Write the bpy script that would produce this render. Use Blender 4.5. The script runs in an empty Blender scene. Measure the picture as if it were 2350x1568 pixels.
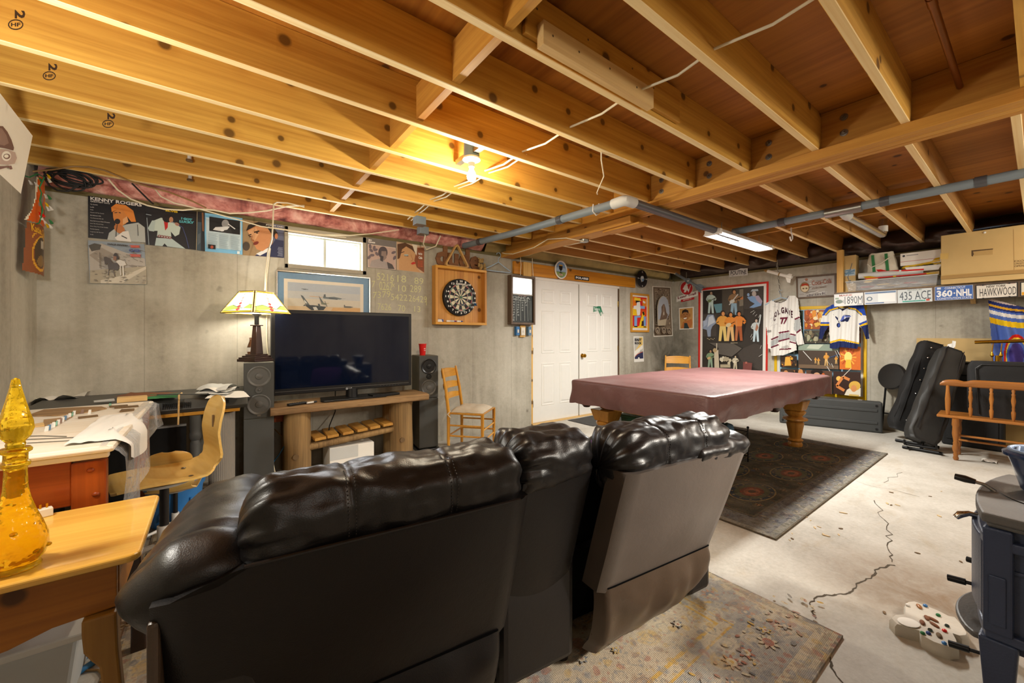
import bpy, math, random
from math import sin, cos, pi, radians as R, sqrt, atan2, atan, floor
from mathutils import Vector, Matrix, noise
random.seed(7)
SC = bpy.context.scene
COL = SC.collection
# ---------------------------------------------------------------- camera model (2350x1568 frame)
F, CX, HY, VPX, EYE = 914.0, 1175.0, 770.0, 2390.0, 1.26
PHI = atan((VPX - CX) / F)
CA, CB = sin(PHI), cos(PHI)
def ray(x, y):
    r = (x - CX) / F
    return (CA * r + CB, -CB * r + CA, (HY - y) / F)
def atX(x, y, X):
    d = ray(x, y); t = X / d[0]
    return Vector((X, d[1] * t, EYE + d[2] * t))
def atY(x, y, Y):
    d = ray(x, y); t = Y / d[1]
    return Vector((d[0] * t, Y, EYE + d[2] * t))
def atZ(x, y, Z):
    d = ray(x, y); t = (Z - EYE) / d[2]
    return Vector((d[0] * t, d[1] * t, Z))
def atD(x, y, D):
    d = ray(x, y)
    return Vector((d[0] * D, d[1] * D, EYE + d[2] * D))
# room: wall_back at Y=4.3 (television wall), wall_right at X=7.15 (posters), wall_left at X=-1
WB, WR, WL, WF = 4.30, 7.15, -1.0, -2.4
JZ, DZ = 2.42, 2.655          # joist undersides, subfloor
JOISTS = [0.428 + 0.406 * k for k in range(10)]
# ---------------------------------------------------------------- colour
def hx(h):
    h = h.lstrip('#')
    return tuple(int(h[i:i + 2], 16) / 255 for i in (0, 2, 4))
def lin(h):
    if not isinstance(h, str): return tuple(h[:3])
    return tuple(c / 12.92 if c <= .04045 else ((c + .055) / 1.055) ** 2.4 for c in hx(h))
# ---------------------------------------------------------------- materials
MATS = {}
class NT:
    def __init__(s, name):
        s.m = bpy.data.materials.new(name); s.m.use_nodes = True
        s.t = s.m.node_tree; s.b = s.t.nodes['Principled BSDF']; s.out = s.t.nodes['Material Output']
        MATS[name] = s.m
    def n(s, typ, **kw):
        nd = s.t.nodes.new(typ)
        for k, v in kw.items():
            if k.startswith('_'): setattr(nd, k[1:], v)
            else: nd.inputs[k].default_value = v
        return nd
    def l(s, a, b): s.t.links.new(a, b)
    def math(s, op, a, b=None, c=None, clamp=False):
        nd = s.t.nodes.new('ShaderNodeMath'); nd.operation = op; nd.use_clamp = clamp
        for i, v in enumerate((a, b, c)):
            if v is None: continue
            if isinstance(v, (int, float)): nd.inputs[i].default_value = v
            else: s.l(v, nd.inputs[i])
        return nd.outputs[0]
    def mix(s, fac, a, b, mode='MIX'):
        nd = s.t.nodes.new('ShaderNodeMix'); nd.data_type = 'RGBA'; nd.blend_type = mode
        for sock, v in ((nd.inputs[0], fac), (nd.inputs[6], a), (nd.inputs[7], b)):
            if isinstance(v, (int, float)): sock.default_value = v
            elif isinstance(v, tuple): sock.default_value = (*v[:3], 1)
            else: s.l(v, sock)
        return nd.outputs[2]
    def ramp(s, fac, stops):
        nd = s.t.nodes.new('ShaderNodeValToRGB'); el = nd.color_ramp.elements
        while len(el) < len(stops): el.new(.5)
        for e, (p, c) in zip(el, stops):
            e.position = p; e.color = (*(c if isinstance(c, tuple) else (c, c, c)), 1)
        s.l(fac, nd.inputs[0]); return nd.outputs[0]
    def coords(s, scale=(1, 1, 1), rnd=True, kind='Object'):
        tc = s.n('ShaderNodeTexCoord'); mp = s.n('ShaderNodeMapping'); mp.inputs['Scale'].default_value = scale
        s.l(tc.outputs[kind], mp.inputs[0])
        if rnd:
            oi = s.n('ShaderNodeObjectInfo'); c = s.n('ShaderNodeCombineXYZ')
            v = s.math('MULTIPLY', oi.outputs['Random'], 53.7)
            for i in range(3): s.l(v, c.inputs[i])
            s.l(c.outputs[0], mp.inputs['Location'])
        return mp.outputs[0]
    def noise(s, vec, scale, detail=3, rough=.55, dist=0):
        nd = s.n('ShaderNodeTexNoise', Scale=scale, Detail=detail, Roughness=rough, Distortion=dist)
        s.l(vec, nd.inputs['Vector']); return nd.outputs['Fac']
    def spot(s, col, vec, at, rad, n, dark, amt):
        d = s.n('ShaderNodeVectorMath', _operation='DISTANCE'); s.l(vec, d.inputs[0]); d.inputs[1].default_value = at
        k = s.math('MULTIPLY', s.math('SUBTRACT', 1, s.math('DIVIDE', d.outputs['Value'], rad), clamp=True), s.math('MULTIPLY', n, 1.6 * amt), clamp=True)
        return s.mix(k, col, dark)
    def bump(s, h, strength=.2, dist=.01):
        nd = s.n('ShaderNodeBump', Strength=strength, Distance=dist)
        s.l(h, nd.inputs['Height']); s.l(nd.outputs[0], s.b.inputs['Normal'])
    def base(s, c):
        if isinstance(c, tuple): s.b.inputs['Base Color'].default_value = (*c[:3], 1)
        else: s.l(c, s.b.inputs['Base Color'])
    def set(s, rough=.5, metal=0, spec=.5, coat=0, sheen=0):
        s.b.inputs['Roughness'].default_value = rough; s.b.inputs['Metallic'].default_value = metal
        s.b.inputs['Specular IOR Level'].default_value = spec; s.b.inputs['Coat Weight'].default_value = coat
        s.b.inputs['Sheen Weight'].default_value = sheen
        return s
def plain(name, col, rough=.5, metal=0, spec=.5, var=.12, vscale=12, bump=0, bscale=60, coat=0, emit=0):
    t = NT(name).set(rough, metal, spec, coat); c = lin(col)
    v = t.coords()
    f = t.noise(v, vscale, 3)
    t.base(t.mix(f, tuple(x * (1 - var) for x in c), tuple(min(1, x * (1 + var)) for x in c)))
    if bump: t.bump(t.noise(v, bscale, 2), bump, .004)
    if emit:
        t.b.inputs['Emission Color'].default_value = (*c, 1); t.b.inputs['Emission Strength'].default_value = emit
    return t.m
def wood(name, light, dark, axis=0, knots=0, rough=.55, grain=1.0, kplane='xz', coat=0, spec=.4):
    t = NT(name).set(rough, 0, spec, coat); L, D = lin(light), lin(dark)
    sc = [9 * grain] * 3; sc[axis] = .55 * grain
    v = t.coords(tuple(sc)); f1 = t.noise(v, 1.3, 5, .6, .6)
    sc2 = [60 * grain] * 3; sc2[axis] = 1.4 * grain
    f2 = t.noise(t.coords(tuple(sc2)), 1, 2)
    sc3 = [1.2] * 3; sc3[axis] = .5
    f3 = t.noise(t.coords(tuple(sc3)), 1.2, 1)
    fac = t.math('ADD', t.math('MULTIPLY', f1, .62), t.math('ADD', t.math('MULTIPLY', f2, .36), t.math('MULTIPLY', f3, .25)))
    col = t.ramp(fac, [(.40, D), (.55, tuple(.5 * (a + b) for a, b in zip(L, D))), (.72, L)])
    if knots:
        sx, cx = t.n('ShaderNodeSeparateXYZ'), t.n('ShaderNodeCombineXYZ'); t.l(t.coords(), sx.inputs[0])
        for i, a in enumerate(kplane): t.l(sx.outputs['xyz'.index(a)], cx.inputs[i])
        ad = t.n('ShaderNodeTexVoronoi', Scale=4.0, Randomness=1.0, _voronoi_dimensions='2D'); t.l(cx.outputs[0], ad.inputs['Vector'])
        sep = t.n('ShaderNodeSeparateColor'); t.l(ad.outputs['Color'], sep.inputs[0])
        keep = t.math('LESS_THAN', sep.outputs[0], knots)
        size = t.math('MULTIPLY_ADD', sep.outputs[1], .06, .075)
        near = t.math('SUBTRACT', 1, t.math('DIVIDE', ad.outputs['Distance'], size), clamp=True)
        k = t.math('MULTIPLY', t.math('MULTIPLY', near, 2.6, clamp=True), keep)
        halo = t.math('MULTIPLY', t.math('SUBTRACT', 1, t.math('DIVIDE', ad.outputs['Distance'], t.math('MULTIPLY', size, 2.4)), clamp=True), keep)
        col = t.mix(t.math('MULTIPLY', halo, .55), col, D)
        col = t.mix(t.math('MULTIPLY', k, .85), col, tuple(x * .22 for x in D))
    t.base(col); t.bump(fac, .12, .004)
    return t.m
# ---------------------------------------------------------------- mesh builder
class B:
    def __init__(s): s.v = []; s.f = []; s.mi = []; s.c = []; s.col = False
    def add(s, vs, fs, mi=0, xf=None, c=None):
        o = len(s.v)
        s.v += [tuple(xf @ Vector(p)) if xf is not None else tuple(p) for p in vs]
        for f in fs:
            s.f.append([o + i for i in f]); s.mi.append(mi); s.c.append(c)
        return s
    def box(s, x0, y0, z0, x1, y1, z1, mi=0, xf=None, c=None):
        vs = [(x, y, z) for z in (z0, z1) for y in (y0, y1) for x in (x0, x1)]
        return s.add(vs, [(0, 2, 3, 1), (4, 5, 7, 6), (0, 1, 5, 4), (2, 6, 7, 3), (0, 4, 6, 2), (1, 3, 7, 5)], mi, xf, c)
    def cbox(s, c, d, rot=(0, 0, 0), mi=0):
        xf = Matrix.Translation(c) @ Matrix.Rotation(rot[2], 4, 'Z') @ Matrix.Rotation(rot[1], 4, 'Y') @ Matrix.Rotation(rot[0], 4, 'X')
        return s.box(-d[0] / 2, -d[1] / 2, -d[2] / 2, d[0] / 2, d[1] / 2, d[2] / 2, mi, xf)
    def edge(s): s.mi[0] = 1; return s
    def hexa(s, p, mi=0, c=None):
        """8 points: bottom ring 4, top ring 4"""
        return s.add(p, [(3, 2, 1, 0), (4, 5, 6, 7), (0, 1, 5, 4), (1, 2, 6, 5), (2, 3, 7, 6), (3, 0, 4, 7)], mi, None, c)
    def tube(s, pts, r, n=8, closed=False, mi=0, xf=None, c=None):
        P = [Vector(p) for p in pts]; m = len(P)
        rr = r if isinstance(r, (list, tuple)) else [r] * m
        T = []
        for i in range(m):
            a = P[(i - 1) % m] if (closed or i) else P[0]; b = P[(i + 1) % m] if (closed or i < m - 1) else P[-1]
            d = b - a; T.append(d.normalized() if d.length > 1e-9 else Vector((0, 0, 1)))
        up = Vector((0, 0, 1)) if abs(T[0].z) < .9 else Vector((1, 0, 0))
        N = (up - T[0] * up.dot(T[0])).normalized(); vs = []
        for i in range(m):
            N = N - T[i] * N.dot(T[i]); N = N.normalized() if N.length > 1e-6 else T[i].orthogonal().normalized()
            Bn = T[i].cross(N)
            vs += [P[i] + (N * cos(2 * pi * k / n) + Bn * sin(2 * pi * k / n)) * rr[i] for k in range(n)]
        fs = []
        for i in range(m if closed else m - 1):
            j = (i + 1) % m
            fs += [(i * n + k, i * n + (k + 1) % n, j * n + (k + 1) % n, j * n + k) for k in range(n)]
        if not closed: fs += [tuple(range(n))[::-1], tuple((m - 1) * n + k for k in range(n))]
        return s.add(vs, fs, mi, xf, c)
    def cyl(s, p0, p1, r0, r1=None, n=14, mi=0, c=None):
        return s.tube([p0, p1], [r0, r0 if r1 is None else r1], n, mi=mi, c=c)
    def lathe(s, prof, n=24, xf=None, mi=0, flute=None, c=None):
        vs = []; m = len(prof)
        for i, (r, z) in enumerate(prof):
            for k in range(n):
                a = 2 * pi * k / n; q = r
                if flute and flute[0] <= z <= flute[1]: q = r * (1 - flute[3] * (.5 - .5 * cos(a * flute[2])))
                vs.append((q * cos(a), q * sin(a), z))
        fs = [(i * n + k, i * n + (k + 1) % n, (i + 1) * n + (k + 1) % n, (i + 1) * n + k) for i in range(m - 1) for k in range(n)]
        if prof[0][0] > 1e-6: fs.append(tuple(range(n))[::-1])
        if prof[-1][0] > 1e-6: fs.append(tuple((m - 1) * n + k for k in range(n)))
        return s.add(vs, fs, mi, xf, c)
    def prism(s, poly, h, xf=None, mi=0, c=None):
        n = len(poly); vs = [(x, y, 0) for x, y in poly] + [(x, y, h) for x, y in poly]
        return s.add(vs, [tuple(range(n))[::-1], tuple(range(n, 2 * n))] + [(i, (i + 1) % n, n + (i + 1) % n, n + i) for i in range(n)], mi, xf, c)
    def grid(s, fn, nu, nv, cu=False, cv=False, mi=0, colfn=None):
        vs = [fn(i / (nu if cu else nu - 1), j / (nv if cv else nv - 1)) for i in range(nu) for j in range(nv)]
        o = len(s.v); s.v += [tuple(p) for p in vs]
        for i in range(nu if cu else nu - 1):
            for j in range(nv if cv else nv - 1):
                a, b = (i + 1) % nu, (j + 1) % nv
                s.f.append([o + i * nv + j, o + a * nv + j, o + a * nv + b, o + i * nv + b]); s.mi.append(mi)
                s.c.append(colfn((i + .5) / nu, (j + .5) / nv) if colfn else None)
        return s
    def ball(s, c, r, nu=14, nv=9, mi=0, xf=None, col=None):
        r = r if isinstance(r, (tuple, list)) else (r, r, r)
        vs = [(c[0], c[1], c[2] - r[2])]
        for j in range(1, nv):
            t = -pi / 2 + pi * j / nv
            vs += [(c[0] + r[0] * cos(t) * cos(2 * pi * k / nu), c[1] + r[1] * cos(t) * sin(2 * pi * k / nu), c[2] + r[2] * sin(t)) for k in range(nu)]
        vs.append((c[0], c[1], c[2] + r[2])); e = len(vs) - 1
        fs = [(0, 1 + (k + 1) % nu, 1 + k) for k in range(nu)]
        for j in range(nv - 2):
            fs += [(1 + j * nu + k, 1 + j * nu + (k + 1) % nu, 1 + (j + 1) * nu + (k + 1) % nu, 1 + (j + 1) * nu + k) for k in range(nu)]
        q = 1 + (nv - 2) * nu
        fs += [(q + k, q + (k + 1) % nu, e) for k in range(nu)]
        return s.add(vs, fs, mi, xf, col)
    def obj(s, name, mats, parent=None, smooth=0, bevel=0, seg=2, sub=0, loc=None, solid=0):
        me = bpy.data.meshes.new(name); me.from_pydata(s.v, [], s.f); me.update()
        ms = mats if isinstance(mats, (list, tuple)) else [mats]
        for m in ms: me.materials.append(MATS[m] if isinstance(m, str) else m)
        if len(ms) > 1: me.polygons.foreach_set('material_index', s.mi)
        if any(c is not None for c in s.c):
            at = me.color_attributes.new('Col', 'FLOAT_COLOR', 'CORNER'); buf = []
            for f, c in zip(s.f, s.c): buf += list((*(c or (.5, .5, .5)), 1)) * len(f)
            at.data.foreach_set('color', buf)
        if smooth:
            me.polygons.foreach_set('use_smooth', [True] * len(me.polygons))
            if smooth < 3: me.set_sharp_from_angle(angle=R(38))
        o = bpy.data.objects.new(name, me); COL.objects.link(o)
        if parent is not None: o.parent = parent
        if loc is not None: o.location = loc
        if bevel:
            m = o.modifiers.new('bevel', 'BEVEL'); m.width = bevel; m.segments = seg; m.limit_method = 'ANGLE'; m.angle_limit = R(35)
        if sub:
            m = o.modifiers.new('sub', 'SUBSURF'); m.levels = sub; m.render_levels = sub
        return o
# ---------------------------------------------------------------- scene tags
def tag(o, label, cat, group=None):
    o['label'] = label; o['category'] = cat
    if group: o['group'] = group
    return o
def thing(name, label, cat, loc=(0, 0, 0), rz=0, group=None):
    o = bpy.data.objects.new(name, None); COL.objects.link(o); o.empty_display_size = .1
    o.location = loc; o.rotation_euler = (0, 0, rz)
    return tag(o, label, cat, group)
def struct(o):
    o['kind'] = 'structure'; return o
def dup(root, loc, rz=None, label=None):
    r = root.copy(); COL.objects.link(r); r.location = loc
    if rz is not None: r.rotation_euler = (0, 0, rz)
    if label: r['label'] = label
    for ch in list(root.children):
        c = ch.copy(); COL.objects.link(c); c.parent = r
        for g in ch.children:
            d = g.copy(); COL.objects.link(d); d.parent = c
    return r
# ---------------------------------------------------------------- flat art (vertex-coloured printed surfaces)
_TX = {}
def textmesh(s, bold=0.0):
    k = (s, bold)
    if k not in _TX:
        cu = bpy.data.curves.new('lettering', 'FONT'); cu.body = s; cu.offset = bold; cu.resolution_u = 2
        ob = bpy.data.objects.new('lettering', cu); COL.objects.link(ob)
        dg = bpy.context.evaluated_depsgraph_get(); dg.update()
        me = bpy.data.meshes.new_from_object(ob.evaluated_get(dg))
        vs = [(v.co.x, v.co.y) for v in me.vertices]; fs = [tuple(p.vertices) for p in me.polygons]
        bpy.data.objects.remove(ob); bpy.data.curves.remove(cu); bpy.data.meshes.remove(me)
        xs = [p[0] for p in vs]; ys = [p[1] for p in vs]
        x0, x1, y0, y1 = min(xs), max(xs), min(ys), max(ys)
        _TX[k] = ([((x - x0) / (x1 - x0), (y - y0) / (y1 - y0)) for x, y in vs], fs)
    return _TX[k]
class Art(B):
    """2-D drawing laid on a surface: f(u, v, depth) -> point"""
    def __init__(s, f, d0=.004, step=.00035): super().__init__(); s.fn = f; s.d = d0; s.st = step
    def P(s, x, y, d=None): return s.fn(x, y, s.d if d is None else d)
    def board(s, col, q, back=0.0):
        c = lin(col); s.add([s.P(x, y, back) for x, y in q] + [s.P(x, y) for x, y in q],
            [(3, 2, 1, 0), (4, 5, 6, 7), (0, 1, 5, 4), (1, 2, 6, 5), (2, 3, 7, 6), (3, 0, 4, 7)], c=c); s.d += s.st; return s
    def poly(s, col, pts):
        s.add([s.P(x, y) for x, y in pts], [tuple(range(len(pts)))], c=lin(col)); s.d += s.st; return s
    def rect(s, col, x0, y0, x1, y1): return s.poly(col, [(x0, y0), (x1, y0), (x1, y1), (x0, y1)])
    def ell(s, col, x, y, rx, ry, rot=0, n=18, a0=0, a1=2 * pi):
        pts = []
        for k in range(n):
            a = a0 + (a1 - a0) * k / (n if a1 - a0 > 6.28 else n - 1); u, v = rx * cos(a), ry * sin(a)
            pts.append((x + u * cos(rot) - v * sin(rot), y + u * sin(rot) + v * cos(rot)))
        return s.poly(col, pts)
    def line(s, col, pts, w):
        c = lin(col)
        for (a, b), (e, g) in zip(pts, pts[1:]):
            L = sqrt((e - a) ** 2 + (g - b) ** 2) or 1; nx, ny = -(g - b) / L * w / 2, (e - a) / L * w / 2
            s.add([s.P(*p) for p in ((a + nx, b + ny), (e + nx, g + ny), (e - nx, g - ny), (a - nx, b - ny))], [(0, 1, 2, 3)], c=c)
        s.d += s.st; return s
    def text(s, col, t, q, bold=0.0):
        """q: quad tl,tr,br,bl or (x0,y0,x1,y1)"""
        if len(q) == 4 and not isinstance(q[0], (tuple, list)):
            x0, y0, x1, y1 = q; q = ((x0, y0), (x1, y0), (x1, y1), (x0, y1))
        vs, fs = textmesh(t, bold); out = []
        for u, v in vs:
            v = 1 - v
            tx, ty = [q[0][i] * (1 - u) + q[1][i] * u for i in (0, 1)]; bx, by = [q[3][i] * (1 - u) + q[2][i] * u for i in (0, 1)]
            out.append(s.P(tx * (1 - v) + bx * v, ty * (1 - v) + by * v))
        s.add(out, fs, c=lin(col)); s.d += s.st; return s
    def person(s, x, y, h, skin, hair, top, pants, gtr=None, arm=0):
        """generic standing figure, feet at (x, y), height h upward (v grows downward)"""
        u = h / 7.5
        if pants:
            s.poly(pants, [(x - .75 * u, y - 3.9 * u), (x + .75 * u, y - 3.9 * u), (x + 1.0 * u, y), (x + .35 * u, y), (x, y - 3 * u), (x - .4 * u, y), (x - 1.05 * u, y)])
        s.poly(top, [(x - .5 * u, y - 6.3 * u), (x + .5 * u, y - 6.3 * u), (x + 1.15 * u, y - 5.9 * u), (x + .8 * u, y - 3.7 * u), (x - .8 * u, y - 3.7 * u), (x - 1.15 * u, y - 5.9 * u)])
        s.line(top, [(x - 1.0 * u, y - 5.8 * u), (x - 1.5 * u, y - 4.6 * u), (x - .6 * u, y - 4.2 * u)], .5 * u)
        if arm: s.line(top, [(x + 1.0 * u, y - 5.8 * u), (x + 1.3 * u, y - 7.4 * u), (x + 1.5 * u, y - 8.8 * u)], .45 * u)
        else: s.line(top, [(x + 1.0 * u, y - 5.8 * u), (x + 1.7 * u, y - 4.9 * u), (x + 1.2 * u, y - 4.4 * u)], .5 * u)
        s.ell(hair, x, y - 6.95 * u, .62 * u, .72 * u); s.ell(skin, x + .1 * u, y - 6.8 * u, .4 * u, .52 * u)
        if gtr:
            s.line('#3a2a1c', [(x - .3 * u, y - 4.3 * u), (x + 2.2 * u, y - 5.5 * u)], .22 * u); s.ell(gtr, x - .5 * u, y - 4.2 * u, .75 * u, .5 * u, -.4)
        return s
def onY(cr, W=WB):
    x0, y0, k = cr
    return lambda u, v, d: atY(x0 + u * k, y0 + v * k, W - d)
def onX(cr, W=WR):
    x0, y0, k = cr
    return lambda u, v, d: atX(x0 + u * k, y0 + v * k, W - d)
def inpoly(x, y, P):
    r = False; j = len(P) - 1
    for i in range(len(P)):
        if (P[i][1] > y) != (P[j][1] > y) and x < (P[j][0] - P[i][0]) * (y - P[i][1]) / (P[j][1] - P[i][1]) + P[i][0]: r = not r
        j = i
    return r
# ================================================================ materials
wood('joist_pine', '#dcaa4c', '#ad7524', 0, .45, .6)
wood('joist_edge_lit', '#fbe3ae', '#e6bd76', 0, 0, .6)  # joist undersides painted paler, as if lit by bounce from the floor
wood('joist_pine_y', '#cf9740', '#a5661f', 1, .16, .6, kplane='yz')
wood('joist_cool', '#c79450', '#9a6a32', 0, .16, .6)
wood('deck_ply', '#b9782a', '#864c10', 1, .22, .6, grain=.5, kplane='xy')
wood('pale_lumber', '#e2c083', '#c0935a', 0, .12, .6)
wood('pale_lumber_z', '#e0b569', '#bb863d', 2, .2, .6)
wood('osb_amber', '#d58f22', '#a8650f', 0, .25, .5)
wood('pine_cab', '#d59a48', '#a8682a', 2, .25, .5)
wood('honey_z', '#d79b38', '#b5761f', 2, 0, .35, coat=.2)
wood('honey_x', '#d79b38', '#b5761f', 0, 0, .35, coat=.2)
wood('honey_leg', '#c28a3c', '#925c1e', 2, 0, .4, coat=.15)
wood('rail_maple', '#d3a866', '#b3854a', 0, 0, .4)
wood('bench_maple', '#a86c2e', '#7a471b', 0, 0, .4, coat=.15)
wood('bench_maple_z', '#a86c2e', '#74421a', 2, 0, .4, coat=.15)
wood('crib_wood', '#a84a14', '#7d2f0a', 0, .1, .35, coat=.2)
wood('crib_wood_z', '#b04f16', '#84340c', 2, 0, .35, coat=.2)
wood('pine_top', '#f2c25c', '#da9c3a', 0, .1, .25, grain=.7, coat=.4)
wood('pine_apron', '#a8691c', '#7c4710', 0, .3, .45)
wood('pine_leg', '#9a6f2e', '#79521c', 2, 0, .45)
wood('plank_old', '#ad8c62', '#5c3f26', 0, .15, .7)
wood('log_bark', '#a08052', '#54402a', 2, .3, .75, kplane='xz')
wood('slat_wood', '#c99645', '#9a6526', 1, .15, .65)
wood('ply_seat', '#ecc777', '#dcae58', 0, 0, .35, coat=.3)
wood('dark_wood', '#3a241b', '#24140f', 2, 0, .35, coat=.3)
wood('brown_frame', '#6b5643', '#4c3a2c', 2, 0, .5)
wood('sign_wood', '#8a5c38', '#63402a', 0, 0, .6)
wood('soundboard', '#f8f0e2', '#e6d5b8', 0, 0, .4)
plain('white_paint', '#e9e6df', .4, var=.03)
plain('white_plastic', '#e6e4de', .35, var=.03)
plain('black_plastic', '#141416', .35, var=.1)
plain('black_matte', '#0e0e0f', .7, var=.1)
plain('black_metal', '#1a1a1b', .4, .6)
plain('speaker_grey', '#444543', .55, var=.06)
plain('speaker_cone', '#5a5a58', .4, var=.05)
plain('speaker_dust', '#8d8a84', .3, .3)
plain('speaker_side', '#5c5b4e', .5)
plain('console_grey', '#4b4b48', .5, var=.06)
plain('nylon_black', '#161617', .75, var=.15, bump=.3, bscale=300)
plain('nylon_grey', '#272726', .6, var=.1, bump=.3, bscale=40)
plain('vinyl_black', '#1c1c1c', .35, var=.1)
plain('case_grey', '#3d3f3f', .5, var=.12, bump=.5, bscale=350)
plain('alu', '#c9c7c2', .25, 1)
plain('chrome', '#d5d5d8', .12, 1)
plain('steel', '#8e8c86', .35, .9)
plain('brass', '#c9982f', .22, 1)
plain('brass_old', '#8f7432', .3, 1)
plain('iron_blue', '#323c54', .38, .2, var=.15, bump=.25, bscale=160)
plain('iron_top', '#5a5856', .5, .3, var=.2, bump=.25, bscale=120)
plain('enamel_blue', '#1e3152', .25, 0, var=.2, coat=.3)
plain('enamel_rim', '#5b6a80', .4, var=.15)
plain('pvc_grey', '#78838a', .4, var=.06)
plain('pvc_dark', '#4c4c50', .4, var=.06)
plain('copper', '#8a5526', .35, .9)
plain('cable_white', '#e6dcc0', .45)
plain('cable_black', '#17181a', .45)
plain('cable_blue', '#3c83b8', .4)
plain('cable_brown', '#8c6a3a', .5)
plain('blue_box', '#2f6fa8', .4)
plain('octo_blue', '#5a7fa0', .4)
plain('card', '#c9ab72', .75, var=.05)
plain('card_dark', '#a5834c', .75, var=.05)
plain('paper', '#efece4', .7, var=.03)
plain('paper_grey', '#c8cac8', .7, var=.06)
plain('red_plastic', '#d8160f', .35, var=.04)
plain('tote_blue', '#2f78bd', .4, var=.06)
plain('hanger_blue', '#a9bfd2', .35)
plain('canvas', '#dcd6c4', .8, var=.06, bump=.3, bscale=200)
plain('canvas_green', '#2f7a45', .8, var=.06)
plain('navy_cloth', '#3a4f8f', .8, var=.2)
plain('cushion_cloth', '#c7bba6', .9, var=.1, bump=.4, bscale=60)
plain('purple_cloth', '#6a2f8a', .85, var=.15)
plain('green_tub', '#2f5a3c', .5, var=.1)
plain('bag_pink', '#8a6f62', .7, var=.15)
plain('bear_fur', '#a98a55', .95, var=.25, bump=.6, bscale=200)
plain('wicker', '#c99a4a', .6, var=.2)
plain('stone_cast', '#cfc9bd', .8, var=.12, bump=.3, bscale=60)
plain('tube_grey', '#8d867c', .75, var=.05)
plain('wood_chip', '#c6ad82', .8, var=.3)
plain('chip_dark', '#6e5638', .8, var=.3)
plain('crack_dark', '#4b4133', .95, var=.2)
plain('rust', '#7b4a2a', .8, var=.3)
plain('sill_wood', '#6e6440', .85, var=.3)
plain('foam_yellow', '#b3a068', .9, var=.35, vscale=5, bump=.8, bscale=14)
plain('deck_foil', '#4a3c34', .35, .5, var=.5, vscale=6, bump=.9, bscale=18)
plain('wall_socket', '#e2ddcf', .4)
plain('window_frame', '#a9a292', .6, var=.1)
plain('window_sash', '#c7ccc4', .5, var=.05)
plain('tape_red', '#c8261c', .35, var=.05)
plain('tape_yellow', '#e0b410', .35, var=.05)
def mk_insul():
    t = NT('pink_insulation').set(.95); v = t.coords(rnd=False)
    f = t.noise(v, 4, 5, .65, .8); f2 = t.noise(v, 14, 3)
    t.base(t.ramp(t.math('ADD', t.math('MULTIPLY', f, .75), t.math('MULTIPLY', f2, .3)), [(.34, lin('#5a3236')), (.45, lin('#b86f66')), (.56, lin('#e0a094')), (.68, lin('#ecc0b4'))]))
    t.bump(f2, .9, .02)
mk_insul()
def mk_concrete():
    t = NT('concrete_wall').set(.85, 0, .25); v = t.coords(rnd=False)
    big = t.noise(v, .9, 4, .6, .4); vs = t.noise(t.coords((5, 5, .35), False), 1.2, 4, .6)
    fine = t.noise(v, 22, 5, .7); spot = t.noise(v, 9, 2, .4)
    m = t.math('ADD', t.math('MULTIPLY', big, .5), t.math('ADD', t.math('MULTIPLY', vs, .35), t.math('MULTIPLY', fine, .2)))
    col = t.ramp(m, [(.34, lin('#857f72')), (.48, lin('#aea899')), (.62, lin('#c5c0b2')), (.76, lin('#d4cfc2'))])
    dk = t.math('MULTIPLY', t.math('SUBTRACT', .27, spot, clamp=True), 6, clamp=True)
    col = t.mix(dk, col, lin('#6d675c'))
    sx = t.n('ShaderNodeSeparateXYZ'); t.l(v, sx.inputs[0])
    n2 = t.noise(v, 2.6, 4, .65, .8)
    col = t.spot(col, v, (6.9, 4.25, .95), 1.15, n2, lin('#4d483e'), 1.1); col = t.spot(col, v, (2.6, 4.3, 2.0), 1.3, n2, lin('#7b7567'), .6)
    for ax in (0, 1):
        fr = t.math('FRACT', t.math('MULTIPLY_ADD', sx.outputs[ax], 1 / .61, .21))
        ln = t.math('LESS_THAN', t.math('ABSOLUTE', t.math('SUBTRACT', fr, .5)), .006)
        col = t.mix(t.math('MULTIPLY', ln, .28 if ax == 0 else .28), col, lin('#6a6458'))
    t.base(col); t.bump(t.math('ADD', fine, t.math('MULTIPLY', spot, .6)), .25, .006)
mk_concrete()
def mk_floor():
    t = NT('concrete_floor').set(.7, 0, .3); v = t.coords(rnd=False)
    big = t.noise(v, .8, 5, .65, .6); mid = t.noise(v, 4.5, 4, .6); fine = t.noise(v, 45, 3, .7)
    m = t.math('ADD', t.math('MULTIPLY', big, .5), t.math('ADD', t.math('MULTIPLY', mid, .3), t.math('MULTIPLY', fine, .25)))
    col = t.ramp(m, [(.3, lin('#918b80')), (.48, lin('#b3aea4')), (.62, lin('#c5c1b8')), (.78, lin('#d3d0c8'))])
    st = t.noise(t.coords((1, 2.2, 1), False), 1.6, 4, .7, .5)
    col = t.mix(t.math('MULTIPLY', t.math('SUBTRACT', st, .56, clamp=True), 2.2, clamp=True), col, lin('#9b8763'))
    col = t.spot(col, v, (2.75, .33, 0), .55, t.noise(v, 7, 4, .7, 1), lin('#83694a'), .9)
    t.base(col); t.bump(fine, .2, .004)
mk_floor()
def mk_leather(name, c, rough):
    t = NT(name).set(rough, 0, .5); v = t.coords(rnd=False)
    f = t.noise(v, 5, 3); g = t.n('ShaderNodeTexVoronoi', Scale=320.0); t.l(v, g.inputs['Vector'])
    t.base(t.mix(f, tuple(x * .75 for x in lin(c)), tuple(x * 1.3 for x in lin(c))))
    w = t.noise(v, 26, 3, .55, .6)
    t.bump(t.math('ADD', t.math('MULTIPLY', g.outputs['Distance'], .2), t.math('MULTIPLY', w, .7)), .16, .006)
    t.l(t.math('MULTIPLY_ADD', f, .16, rough - .08), t.b.inputs['Roughness'])
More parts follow.
